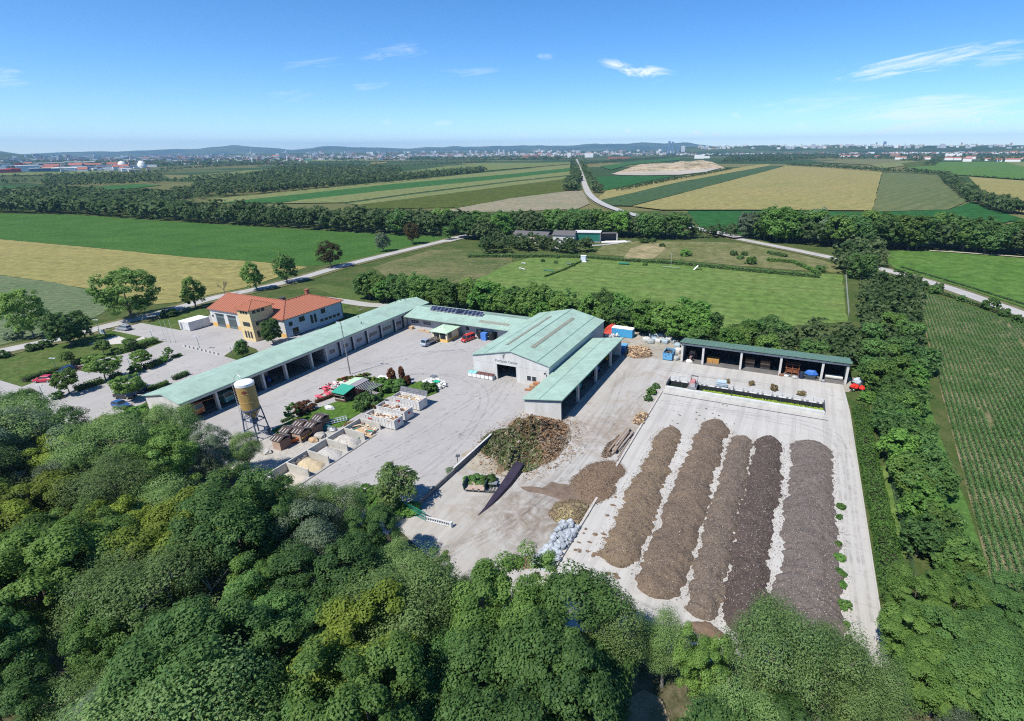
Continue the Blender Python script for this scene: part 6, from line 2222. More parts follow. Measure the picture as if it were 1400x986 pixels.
# ---- silo
T = thing('silo', 'tall ochre silo with a white top on a blue steel frame', 'silo', (-88.9, 55.6, 0))
SIL = NT('silo_ochre', .5, .4)
SIL.color(SIL.mix(SIL.rng(SIL.noise(.6, 5, .7, SIL.map((2, 2, .5))), .35, .65), (.42, .28, .09), (.34, .22, .075)))
OC = SIL.m
TB, TT_ = 6.0, 10.9
n_ = 28
MB().lathe([(1.5, TB), (1.52, TB + .02), (1.52, TT_)], n=n_).build('tank', OC, T, smooth=False)
for z_ in (7.6, 9.3):
    MB().lathe([(1.525, z_), (1.545, z_ + .02), (1.545, z_ + .08), (1.525, z_ + .1)], n=n_).build('weld_band', OC, T)
MB().lathe([(.25, 3.9), (1.5, TB - .002)], n=n_).build('hopper', OC, T)
MB().lathe([(1.56, TT_ - .15), (1.58, TT_ + .35), (1.35, TT_ + .55), (.6, TT_ + .78), (.02, TT_ + .85)], n=n_).build('cap', mat('silo_white', (.78, .78, .76), .6), T)
NAVYS = mat('navy_steel', (.05, .085, .16), .5, (.08, .11, .17), 2)
for sx in (-1, 1):
    for sy in (-1, 1):
        MB().tube((sx * 1.75, sy * 1.4, 0), (sx * 1.15, sy * 1.05, TB + .2), .12, .11, n=4).build('leg', NAVYS, T)
mb = MB()
for z_ in (1.5, 3.7):
    f = 1 - .34 * z_ / TB
    c_ = [(-1.75 * f, -1.4 * f, z_), (1.75 * f, -1.4 * f, z_), (1.75 * f, 1.4 * f, z_), (-1.75 * f, 1.4 * f, z_)]
    for k in range(4):
        mb.tube(c_[k], c_[(k + 1) % 4], .09, n=4)
for sx in (-1, 1):
    mb.tube((sx * 1.4, -1.2, 3.7), (sx * 1.2, 1.0, 5.9), .06, n=4).tube((sx * 1.4, 1.2, 3.7), (sx * 1.2, -1.0, 5.9), .06, n=4)
mb.tube((-1.3, -1.2, 3.7), (1.1, -1.0, 5.9), .06, n=4).tube((1.3, -1.2, 3.7), (-1.1, -1.0, 5.9), .06, n=4)
mb.lathe([(1.53, TB - .12), (1.6, TB - .1), (1.6, TB + .12), (1.53, TB + .14)], n=n_)
mb.build('brace', NAVYS, T)
mb = MB()
pp = [(-1.95, -.4, .2), (-1.95, -.4, 11.6), (-1.7, -.3, 12.3), (-1.1, -.1, 12.6), (-.5, 0, 12.3), (-.35, 0, TT_ + .7)]
mb.path(pp, .05, 6)
mb.build('fill_pipe', ALU, T)
mb = MB()
for sx in (-.2, .2):
    mb.tube((-1.75, -.9 + sx, .5), (-1.75, -.9 + sx, 11.2), .03, n=4)
for k in range(34):
    mb.tube((-1.75, -1.1, .7 + k * .31), (-1.75, -.7, .7 + k * .31), .02, n=4)
mb.build('ladder', STEELW, T)
mb = MB()
for k in range(10):
    a = -1.15 + k * .065
    b = -1.15 + (k + 1) * .065
    mb.poly([(1.535 * math.cos(a), 1.535 * math.sin(a), 9.75 - .3 * math.sin(k / 9 * 3.14)), (1.535 * math.cos(b), 1.535 * math.sin(b), 9.75 - .3 * math.sin((k + 1) / 9 * 3.14)), (1.535 * math.cos(b), 1.535 * math.sin(b), 9.8 + .34 * math.sin((k + 1) / 9 * 3.14)), (1.535 * math.cos(a), 1.535 * math.sin(a), 9.8 + .34 * math.sin(k / 9 * 3.14))])
mb.build('emblem', mat('emblem_brown', (.2, .06, .04), .6), T)
MB().box(-.5, -.5, 3.2, .5, .5, 3.9).tube((0, 0, 2.6), (0, 0, 3.2), .18, n=8).build('outlet', NAVYS, T)
MB().box(.7, .9, 0, 1.5, 1.6, 1.6).build('control_box', NAVYS, T)

# ---- huts beside the silo
HUTW = mat('hut_brown', (.24, .14, .1), .9, (.19, .11, .08), 3)
HUTF = mat('hut_front', (.42, .31, .25), .9, (.36, .26, .2), 3)
HUTR = mat('hut_felt', (.055, .04, .04), .9, (.08, .06, .055), 2)
BATTEN = mat('white_batten', (.6, .58, .54), .8)
hut0 = None
HP = [(-81.3, 54.6, 'brown hut with a striped dark roof nearest the silo'), (-82.6, 57.3, 'rear left brown hut in the middle of the hut group'), (-80.2, 57.9, 'front brown hut in the middle of the hut group'), (-82.4, 60.0, 'rear brown hut behind the yellow machine'), (-80.0, 60.6, 'front brown hut beside the green cloth'), (-80.9, 63.2, 'brown hut farthest from the silo next to the lawn')]
for x_, y_, lab in HP:
    if hut0 is None:
        T = hut0 = thing('brown_hut', lab, 'hut', (x_, y_, .03), 0, 'brown huts by the storage bays')
        MB().box(-1.0, -1.1, 0, 1.0, 1.1, 1.85).build('wall', HUTW, T)
        MB().box(-.97, -1.13, .05, .97, -1.101, 1.8).build('front_panel', HUTF, T)
        mb = MB()
        slab_roof(mb, [(-1.2, -1.3, 1.95), (1.2, -1.3, 1.95), (1.2, 0, 2.5), (-1.2, 0, 2.5)], .08)
        slab_roof(mb, [(1.2, 1.3, 1.95), (-1.2, 1.3, 1.95), (-1.2, 0, 2.5), (1.2, 0, 2.5)], .08)
        rf = mb.build('roof', HUTR, T)
        mb = MB()
        for sx in (-.7, 0, .7):
            for sy in (-1, 1):
                mb.loft([[(sx - .05, sy * 1.3, 1.96), (sx + .05, sy * 1.3, 1.96), (sx + .05, sy * 1.3, 2.0), (sx - .05, sy * 1.3, 2.0)], [(sx - .05, sy * .4, 2.34), (sx + .05, sy * .4, 2.34), (sx + .05, sy * .4, 2.38), (sx - .05, sy * .4, 2.38)]])
        mb.build('batten', BATTEN, rf)
    else:
        dup(hut0, (x_, y_, .03), rnd.uniform(-.06, .06), lab)
YEL = paint('amber', (.62, .3, .02))
for k, (px, py, lab, s_) in enumerate(((398, 606, 'orange spreader lying in front of the first brown hut', 1.0), (413, 603, 'yellow topped trolley left of the other yellow one', .8), (422, 598, 'yellow topped trolley in front of the bays, farthest from the silo', .8))):
    x, y = G(px, py)
    T = thing('spreader', lab, 'spreader', (x, y, .03), .9 if k == 0 else .2)
    if k == 0:
        MB().loft([[(-1.9, -.5, .3), (1.9, -.5, .3), (1.9, .5, .3), (-1.9, .5, .3)], [(-2.2, -.75, 1.0), (2.2, -.75, 1.0), (2.2, .75, 1.0), (-2.2, .75, 1.0)]]).build('hopper', paint('orange', (.5, .13, .02)), T)
        MB().cbox(0, 0, 1.02, 3.8, .9, .04).build('cover', BLACK, T)
    else:
        MB().cbox(0, 0, 1.0, 1.5 * s_ * 1.3, 1.2, .12, 0, 0, .12).build('hood', YEL, T)
        MB().frustum(-.6, -.45, .6, .45, .3, .95, -.05).build('hopper', FRAME, T)
    for sx in (-1.2, 1.2) if k == 0 else (-.5, .5):
        for sy in (-.6, .6):
            wheel(T, sx, sy, .24, .14)
# odds and ends by the huts
T = thing('galvanised_frame', 'long grey ladder like frame lying right of the brown huts', 'frame', G(458, 579) + (.1,), .95)
mb = MB()
for sy in (-.45, .45):
    mb.tube((-2.3, sy, .3), (2.3, sy, .3), .08, n=4).tube((-2.3, sy, .75), (2.3, sy, .75), .06, n=4)
for k in range(9):
    mb.tube((-2.2 + k * .55, -.45, .3), (-2.2 + k * .55, .45, .75), .05, n=4)
mb.build('bars', mat('galvanised', (.5, .56, .62), .5), T)
tag(MB().rock((G(447, 586)[0], G(447, 586)[1], .25), (3.2, 1.6, .6), random.Random(3), n=9).build('green_cloth', mat('teal_cloth', (.03, .22, .17), .8)), 'crumpled teal cloth beside the grey frame', 'cloth')
for i, (px, py, s_, m_, lab) in enumerate(((451, 559, 1.6, STEELW, 'white sheeted lump behind the farthest brown hut'), (437, 597, 1.9, mat('pale_gravel', (.42, .4, .36)), 'pale stone slab lying right of the yellow trolleys'), (428, 603, 1.4, WOOD, 'small brown scrap heap in front of the bays'), (365, 619, 1.4, mat('grey_stone', (.4, .39, .37), .9), 'low grey frame of stones on the gravel below the silo'), (381, 612, .7, STEELW, 'small white bag beside the orange spreader'), (453, 588, 1.5, STEEL, 'flat grey sheet metal beside the grey frame'))):
    x, y = G(px, py)
    tag(MB().rock((x, y, .3), (s_ * 1.5, s_, .5 + .2 * s_), random.Random(i), n=8).build('lump', m_), lab, 'heap')
# pavers row behind bays
T = thing('paver_stack', 'dark row of stacked pavers along the back of the sand bay', 'pavers', (-73.2, 51.4, .03))
for k in range(10):
    MB().box(-.9 + (k % 2) * .08, -1.9 + k * .38, 0, .1 + (k % 3) * .07, -1.6 + k * .38, .75 + .18 * ((k * 7) % 3)).build('paver', mat('dark_paver', (.13, .125, .12), .9), T)

# ---- storage bays
T = thing('storage_bays', 'row of open concrete storage bays on the yard in front of the brown huts', 'storage bays', (-71.5, 56, 0))
BW = mat('bay_wall', (.5, .48, .44), .9, (.38, .37, .34), .8, .015)
for yy in (45.4, 49.4, 53.6, 57.8, 62.0, 66.1):
    part(MB().loft([[(-73.85, yy, 0), (-69.0, yy, 0), (-69.0, yy, 1.45), (-73.85, yy, 1.6)], [(-73.85, yy + .22, 0), (-69.0, yy + .22, 0), (-69.0, yy + .22, 1.45), (-73.85, yy + .22, 1.6)]]), 'side_wall', BW, T, T)
for a, b in zip((45.4, 49.4, 53.6, 57.8, 62.0), (49.4, 53.6, 57.8, 62.0, 66.32)):
    part(MB().box(-74.1, a, 0, -73.86, b - .01, 1.6), 'rear_wall', BW, T, T)


def heap(name, label, cat, outline, h, m, seed, p=1.6, rough=.18, nth=64, nr_=18, z0=.02, bits=None, nbits=0, bsize=.1, bname='chips', center=None, wob=.07):
    """heap with an irregular outline; bits are small pieces lying on it"""
    cx = sum(q[0] for q in outline) / len(outline) if center is None else center[0]
    cy_ = sum(q[1] for q in outline) / len(outline) if center is None else center[1]
    T = thing(name, label, cat, (cx, cy_, 0))
    th = np.linspace(0, 2 * np.pi, nth, endpoint=False)
    R = np.zeros(nth)
    O = [(x - cx, y - cy_) for x, y in outline]
    for i, t in enumerate(th):
        dx, dy = math.cos(t), math.sin(t)
        best = .3
        for (ax, ay), (bx, by) in zip(O, O[1:] + O[:1]):
            ex, ey = bx - ax, by - ay
            den = dx * ey - dy * ex
            if abs(den) > 1e-9:
                s = (ax * ey - ay * ex) / den
                u = (ax * dy - ay * dx) / den
                if s > 0 and -1e-6 <= u <= 1 + 1e-6:
                    best = max(best, s)
        R[i] = best
    R = (R + np.roll(R, 1) + np.roll(R, -1)) / 3
    R *= 1 + wob * fbm(np.cos(th) * 4 + 10, np.sin(th) * 4 + 10, seed, 3)
    tt = np.linspace(1, 0, nr_)
    X = (tt[:, None] * R * np.cos(th))
    Y = (tt[:, None] * R * np.sin(th))
    nzv = fbm(X * .8 + 20, Y * .8 + 20, seed, 5)
    Z = h * (1 - tt[:, None] ** p) ** .9 * (1 + rough * nzv) + .05 * (1 - tt[:, None])
    Z = np.maximum(Z, 0) + z0
    Z[0] = -.02
    V = np.stack([X, Y, Z], 2).reshape(-1, 3)
    F_ = []
    for a in range(nr_ - 1):
        for b in range(nth):
            F_.append((a * nth + b, a * nth + (b + 1) % nth, (a + 1) * nth + (b + 1) % nth, (a + 1) * nth + b))
    link('mound', np_mesh('mound', V, F_, m, smooth=True), T)
    if bits and nbits:
        rg = np.random.default_rng(seed)
        t_ = np.sqrt(rg.random(nbits)) * 1.06
        ta = rg.uniform(0, 2 * np.pi, nbits)
        rr = t_ * np.interp(ta, np.append(th, 2 * np.pi), np.append(R, R[0]))
        bx, by = rr * np.cos(ta), rr * np.sin(ta)
        bz = h * np.maximum(0, 1 - np.minimum(t_, 1) ** p) ** .9 * (1 + rough * fbm(bx * .8 + 20, by * .8 + 20, seed, 5)) + z0 + .05
        for j, (bm, asp) in enumerate(bits):
            s = slice(j, None, len(bits))
            Pp = np.stack([bx, by, bz], 1)[s]
            Vv, Fv = leaf_arrays(Pp, np.tile([0, 0, 1.2], (len(Pp), 1)), bsize * rg.uniform(.5, 1.6, len(Pp)), rg, asp=asp, jitter=.55)
            o = link(bname, np_mesh(bname, Vv, Fv, bm, attr=rg.random(len(Vv))), T)
            o['kind'] = 'stuff'
    return T


SAND = mat('yellow_sand', (.52, .42, .26), .95, (.44, .36, .24), .7, .03)
GRV = mat('grey_gravel', (.44, .42, .39), .95, (.34, .33, .31), 4, .05)
GRV2 = mat('pale_gravel_heap', (.5, .47, .41), .95, (.4, .37, .33), 4, .05)
CHL = mat('pale_chip', (.6, .54, .46), .9)
heap('sand_heap', 'yellow sand heap in the second storage bay', 'sand', [(-73.7, 49.8), (-69.6, 49.9), (-68.9, 51.6), (-69.5, 53.4), (-73.7, 53.4)], 1.25, SAND, 1, bits=[(CHL, .7)], nbits=300, center=(-72.2, 51.9))
heap('gravel_heap', 'thin grey gravel spread in the middle storage bay', 'gravel', [(-73.7, 54), (-69.2, 54), (-68.8, 56), (-69.8, 57.5), (-73.7, 57.6)], .8, GRV, 2, bits=[(CHL, .8)], nbits=400, center=(-72.4, 56.3))
heap('gravel_heap', 'tall pale gravel heap in the fourth storage bay', 'gravel', [(-73.8, 58.1), (-69.4, 58.1), (-68.8, 60), (-69.3, 61.8), (-73.8, 61.8)], 1.5, GRV2, 3, bits=[(CHL, .8), (GRV, .8)], nbits=700, center=(-72.2, 59.8))
heap('gravel_spread', 'thin pale sand left on the floor of the nearest storage bay', 'sand', [(-73.6, 45.8), (-69.2, 45.9), (-68.8, 47.6), (-69.4, 49.2), (-73.6, 49.2)], .15, mat('pale_floor_sand', (.5, .44, .36), .95, (.43, .39, .33), 1), 4)
T = heap('scrap_wood_heap', 'heap of broken boards in the storage bay next to the white skips', 'scrap wood', [(-73.7, 62.4), (-70, 62.3), (-68.6, 63.4), (-69.4, 65.6), (-73.7, 65.8)], .7, WOOD, 5, center=(-72, 64.2))
rg_ = random.Random(12)
for k in range(26):
    x, y = -72.0 + rg_.uniform(-1.5, 2.6), 64.2 + rg_.uniform(-1.6, 1.5)
    mb = MB().cbox(x, y, .35 + rg_.uniform(0, .5), rg_.uniform(.8, 2.4), rg_.uniform(.12, .4), rg_.uniform(.04, .12), rg_.uniform(0, 3.1), 0, rg_.uniform(-.3, .3), rg_.uniform(-.3, .3))
    part(mb, 'board', [WOOD2, WOOD3, WOOD, WOOD4, mat('teal_board', (.05, .3, .24), .8)][k % 5 if k < 20 else 0], T, T)

# ---- boundary wall, gate, barrier
T = thing('boundary_wall', 'long low dark wall between the grey yard and the delivery yard', 'wall', (-47.3, 60, 0))
mb = MB()
for k in range(11):
    y_ = 49.3 + k * 2.0
    part(MB().box(-47.42, y_ + .01, 0, -47.16, y_ + 1.99, 1.05 if k > 4 else .8), 'wall_segment', mat('dark_wall', (.2, .195, .19), .9, (.15, .145, .14), 1), T, T)
part(MB().box(-47.46, 49.3, 1.051, -47.12, 49.31, 1.06).box(-47.46, 59.3, 1.052, -47.12, 71.3, 1.12), 'coping', CONC, T, T)
T = thing('meter_post', 'small dark post with a tilted panel beside the boundary wall', 'post', G(626, 633) + (.02,))
MB().tube((0, 0, 0), (0, 0, 1.3), .06, n=6).build('post', FRAME, T)
MB().cbox(.15, 0, 1.45, .7, .5, .1, .4, 0, .4).build('panel', FRAME, T)
TEALM = mat('teal_steel', (.02, .2, .15), .5)
T = thing('gate', 'teal barred sliding gate by the airy tree at the yard edge', 'gate', (-46.0, 48.0, 0), math.atan2(-.6, 3.5))
mb = MB()
for z_ in (.15, .8, 1.6):
    mb.tube((-2.0, 0, z_), (2.0, 0, z_), .05, n=5)
mb.tube((-2, 0, 0), (-2, 0, 1.65), .06, n=5).tube((2, 0, 0), (2, 0, 1.65), .06, n=5)
mb.build('gate_frame', TEALM, T)
for k in range(17):
    MB().tube((-1.78 + k * .222, 0, .16), (-1.78 + k * .222, 0, 1.6), .028, n=4).build('bar', TEALM, T)
MB().cbox(0, .3, 1.0, 4.0, .05, .06).build('guide_rail', TEALM, T)
T = thing('rolling_barrier', 'low white slatted barrier beam next to the teal gate', 'barrier', (-42.0, 47.85, 0), math.atan2(.25, 4.3))
mb = MB().box(-2.2, -.08, .75, 2.2, .08, .86).box(-2.2, -.08, .1, 2.2, .08, .2)
mb.build('rail', STEELW, T)
for k in range(12):
    MB().box(-2.15 + k * .38, -.05, .2, -2.05 + k * .38, .05, .75).build('slat', STEELW, T)
MB().box(2.1, -.25, 0, 2.35, .25, .95).build('end_post', STEELW, T)

# ---- brush heap
BRD = mat('brush_core', (.1, .085, .045), .95, (.17, .125, .075), 2, .1)
TW1 = leaf_mat('twig_brown', (.13, .075, .04), (.32, .2, .11), hue=0, trans=.1)
TW2 = leaf_mat('twig_green', (.05, .075, .025), (.13, .16, .06), hue=0, trans=.2)
TW3 = leaf_mat('twig_grey', (.15, .12, .09), (.36, .31, .24), hue=0, trans=.1)
T = heap('brush_heap', 'big heap of brown and green garden cuttings in front of the lean-to', 'brush heap', [(-46.6, 70), (-42.5, 65.8), (-39.2, 63.9), (-36.6, 65.8), (-34.8, 69.5), (-34.6, 75), (-36.3, 79.5), (-39.5, 81.6), (-44, 81.4), (-46.3, 78.5)], 2.9, BRD, 6, p=1.15, rough=.6, wob=.24)


def scatter_heap(T, poly_c, rx, ry, h, n, size, m, seed, name, asp, cx, cy_):
    rg = np.random.default_rng(seed)
    t = np.sqrt(rg.random(n)) * 1.22
    a = rg.uniform(0, 6.283, n)
    x, y = cx + t * rx * np.cos(a), cy_ + t * ry * np.sin(a)
    lx, ly, _ = T.location
    me_ = KIDS[T.name][0].data
    mv = np.zeros(len(me_.vertices) * 3)
    me_.vertices.foreach_get('co', mv)
    mv = mv.reshape(-1, 3)
    ix = np.argmin((x[:, None] - lx - mv[None, :, 0]) ** 2 + (y[:, None] - ly - mv[None, :, 1]) ** 2, axis=1)
    z = mv[ix, 2] + rg.uniform(.02, .3, n)
    P = np.stack([x - lx, y - ly, np.maximum(z, .05)], 1)
    Vv, Fv = leaf_arrays(P, np.tile([0, 0, .9], (n, 1)), size * rg.uniform(.5, 1.6, n), rg, asp=asp, jitter=.8)
    o = link(name, np_mesh(name, Vv, Fv, m, attr=np.repeat(np.clip(.5 + .4 * fbm(x, y, 3, 2) + rg.normal(0, .2, n), 0, 1), 4)), T)
    o['kind'] = 'stuff'


scatter_heap(T, None, 5.6, 8.2, 3.4, 5000, .55, TW3, 61, 'twigs', .16, T.location.x, T.location.y)
scatter_heap(T, None, 4.6, 4.6, 3.4, 5200, .5, TW1, 62, 'twigs', .35, -40.5, 77.2)
scatter_heap(T, None, 4.6, 4.5, 3.4, 5200, .5, TW2, 63, 'leaves', .5, -43.2, 71.0)
scatter_heap(T, None, 3.2, 3.2, 3.4, 2200, .5, TW2, 64, 'leaves', .5, -38.8, 67.0)
scatter_heap(T, None, 3.2, 3.6, 3.4, 2200, .55, TW1, 65, 'twigs', .22, -37.2, 70.5)

scatter_heap(T, None, 8.5, 10.5, 2.0, 1500, .5, TW3, 66, 'twigs', .16, T.location.x, T.location.y)
scatter_heap(T, None, 7.5, 9.5, 2.4, 1300, .6, TW1, 67, 'twigs', .2, T.location.x, T.location.y)
# ---- chip heaps and rubble of the delivery yard
CH1 = mat('shredded_wood', (.19, .13, .085), .95, (.12, .085, .06), 2.2, .08)
heap('soil_spread', 'thin dark wet soil washed across the delivery yard from the chip heap', 'soil', GL([(706, 660), (716, 664), (722, 668), (738, 669), (754, 658), (764, 660), (792, 664), (806, 680), (796, 692), (770, 686), (740, 676), (716, 672)]), .1, mat('wet_soil', (.12, .085, .062), .75, (.2, .15, .11), .8, .03), 15, nr_=8, rough=.4)
CHT = mat('tan_chip', (.27, .195, .13), .9)
BRC = mat('brown_chip', (.28, .22, .165), .9)
CHD = mat('dark_chip', (.1, .07, .05), .9)
heap('chip_heap', 'low spread heap of dark brown shredded wood across the slab kerb', 'wood chips', [(-27.9, 63.2), (-28.4, 66), (-27.2, 70.5), (-24.8, 72.8), (-22.0, 72.4), (-20.6, 70.5), (-21.5, 67), (-20.4, 64), (-22.2, 60.6), (-24.6, 60.4), (-26, 61.5)], .75, CH1, 7, bits=[(CHT, .4), (CHD, .5), (BRC, .4)], nbits=5200, bsize=.16)
heap('soil_heap', 'small heap of straw and dark soil between chips and grey blocks', 'soil heap', [(-28.4, 55.6), (-28.0, 58.8), (-25.6, 60.6), (-23.4, 60.2), (-22.7, 57.6), (-23.2, 55.0), (-26, 54.4)], 1.1, mat('straw_soil', (.2, .15, .09), .95, (.34, .3, .16), .6, .08), 8, bits=[(CHT, .3), (CHD, .6), (leaf_mat('straw', (.3, .28, .13), (.42, .4, .2), hue=0), .2)], nbits=2600, bsize=.22)
heap('log_bits', 'pile of short brown logs beside the slab kerb near the shrubs', 'log pile', [(-24.6, 86.6), (-24.9, 90.2), (-23.4, 91.6), (-22.5, 90.6), (-22.9, 86.4)], .8, CHD, 9)
T = bpy.data.objects[[o.name for o in bpy.data.objects if o.get('label', '').startswith('pile of short brown logs')][0]]
LOG = mat('log_bark', (.26, .17, .1), .9, (.18, .12, .08), 3)
LOGE = mat('log_end', (.5, .37, .23), .9)
rg_ = random.Random(77)
lm = MB()
for k in range(70):
    x, y = rg_.uniform(-1.0, 1.0), rg_.uniform(-2.2, 2.2)
    z_ = .2 + .7 * max(0, 1 - (x * x / 1.2 + y * y / 5)) + rg_.uniform(0, .15)
    a = rg_.uniform(0, 3.14)
    d = Vector((math.cos(a), math.sin(a), rg_.uniform(-.2, .2))) * rg_.uniform(.25, .5)
    lm.tube(Vector((x, y, z_)) - d, Vector((x, y, z_)) + d, rg_.uniform(.07, .14), n=6, mi=k % 2)
o = lm.build('log', [LOG, LOGE], T)
o['kind'] = 'stuff'
# grey blocks
GB = [mat('grey_block', (.36, .39, .42), .85, (.24, .27, .3), 1.5, .04), mat('pale_block', (.46, .49, .52), .85, (.33, .37, .41), 2, .03)]
T = thing('block_heap', 'long heap of blue grey concrete lumps beside the slab kerb at the near edge', 'rubble heap', (-24.2, 50.2, .02))
rg_ = random.Random(21)
for k in range(120):
    y = rg_.uniform(-4.6, 4.4)
    x = rg_.uniform(-1.35, 1.35) + .06 * y
    z_ = .3 + .75 * (1 - (x / 1.6) ** 2) * rg_.uniform(.5, 1)
    s_ = rg_.uniform(.5, 1.05)
    MB().rock((x, y, z_), (s_, s_ * rg_.uniform(.7, 1.1), s_ * rg_.uniform(.55, .8)), rg_, n=6).build('block', GB[k % 3 == 0], T)
MB().loft([[(-1.5, -4.8, 0), (1.5, -4.8, 0), (1.6, 4.6, 0), (-1.2, 4.6, 0)], [(-.8, -4.3, .6), (.8, -4.3, .6), (1.0, 4.1, .6), (-.6, 4.1, .6)]]).build('block_base', GB[0], T)
for px, py, sx, sy, lab in ((724, 768, 1.9, 1.6, 'low brown soil patch left of the blue grey lumps'), (1000 - 35, 862, 2.6, 1.4, 'dark soil patch below the third compost row'), (728 + 8, 700, .0, 0, '')):
    if sx:
        x, y = G(px, py)
        heap('soil_patch', lab, 'soil', [(x - sx, y), (x, y + sy), (x + sx, y), (x, y - sy)], .25, CH1, px, nth=28, nr_=6)
# timber beams
T = thing('beam_stack', 'stack of long weathered timber beams beside the slab kerb', 'timber', (-24.2, 79.6, .02), -.06)
TM = [mat('weathered_beam', (.3, .22, .16), .9, (.22, .16, .12), 1.5, stretch=(3, .3, 3)), mat('grey_beam', (.33, .29, .25), .9, (.26, .22, .19), 1.5)]
rg_ = random.Random(9)
for k in range(11):
    MB().cbox(-.7 + (k % 4) * .42, rg_.uniform(-1.2, .6), .16 + (k // 4) * .3, .34, rg_.uniform(6.5, 9), .26, rg_.uniform(-.05, .05), 0, rg_.uniform(-.02, .02)).build('beam', TM[k % 2], T)
for k in range(3):
    MB().cbox(1.0 + k * .3, -2.5 + rg_.uniform(-1, 1), .14, .2, rg_.uniform(6, 9), .2, .02).build('beam', TM[1], T)
heap('bark_heap', 'thin bed of bark and branches under the left side of the beams', 'bark', [(-26.3, 73.5), (-26.6, 78), (-25.4, 82), (-24.2, 80), (-24.4, 74), (-25.2, 72.6)], .35, CH1, 13, bits=[(CHD, .3), (TW3, .15)], nbits=900, bsize=.4)

# ---- tipped trailer and dark wedge
T = thing('hook_trailer', 'dark flat open trailer tray with green cuttings behind it', 'trailer', (-40.6, 57.4, .02), .28)
mb = MB().box(-2.6, -1.1, .35, .6, 1.1, .45).box(.6, -1.1, .38, 2.4, -.95, .5).box(.6, .95, .38, 2.4, 1.1, .5)
for k in range(4):
    mb.box(.7 + k * .5, -.95, .38, .8 + k * .5, .95, .44)
mb.build('frame', FRAME, T)
MB().box(-2.55, -1.05, .45, .55, 1.05, .5).build('deck', mat('tray_boards', (.42, .33, .27), .9, (.35, .27, .22), 1.5), T)
MB().cbox(-2.65, 0, .95, .12, 2.3, 1.2, 0, 0, 0, -.15).build('tailboard', mat('dark_green_steel', (.03, .06, .055), .6), T)
MB().cbox(.65, .1, .9, .12, 1.6, .9).build('headboard', mat('dark_green_steel', (.03, .06, .055), .6), T)
MB().box(.9, .3, .7, 2.3, 1.2, .8).build('side_panel', mat('slate_panel', (.17, .19, .2), .6), T)
for sx in (-1.2, -.3):
    for sy in (-1, 1):
        wheel(T, sx, sy * .9, .3, .2)
for dx, r_, h_, lab in ((-1.3, 1.5, 1.3, 'leafy cuttings behind the left end of the dark tray'), (.5, 1.4, 1.5, 'leafy cuttings behind the headboard of the dark tray')):
    shrub('sh1', -40.9 + dx, 58.9 + dx * .3, h_, r_, lab, name='cuttings')
T = thing('dark_wedge', 'long dark purple tarpaulin strip narrowing to a point on the delivery yard', 'tarpaulin', (-37.6, 58, .02))
pts = [(-37.75, 51.6, -37.6, .05), (-37.75, 53.5, -37.15, .22), (-38.0, 56, -36.75, .45), (-38.35, 60, -36.6, .7), (-38.75, 63, -36.75, .85), (-39.0, 65.2, -37.1, .9)]
mb = MB()
mb.loft([[(a, y, 0), (a + .1 * (b - a), y, h_), (b - .1 * (b - a), y, h_ * .95), (b, y, 0)] for a, y, b, h_ in pts])
part(mb, 'cover', mat('purple_tarp', (.028, .021, .038), .6, (.042, .033, .05), .7, .03), T, T)
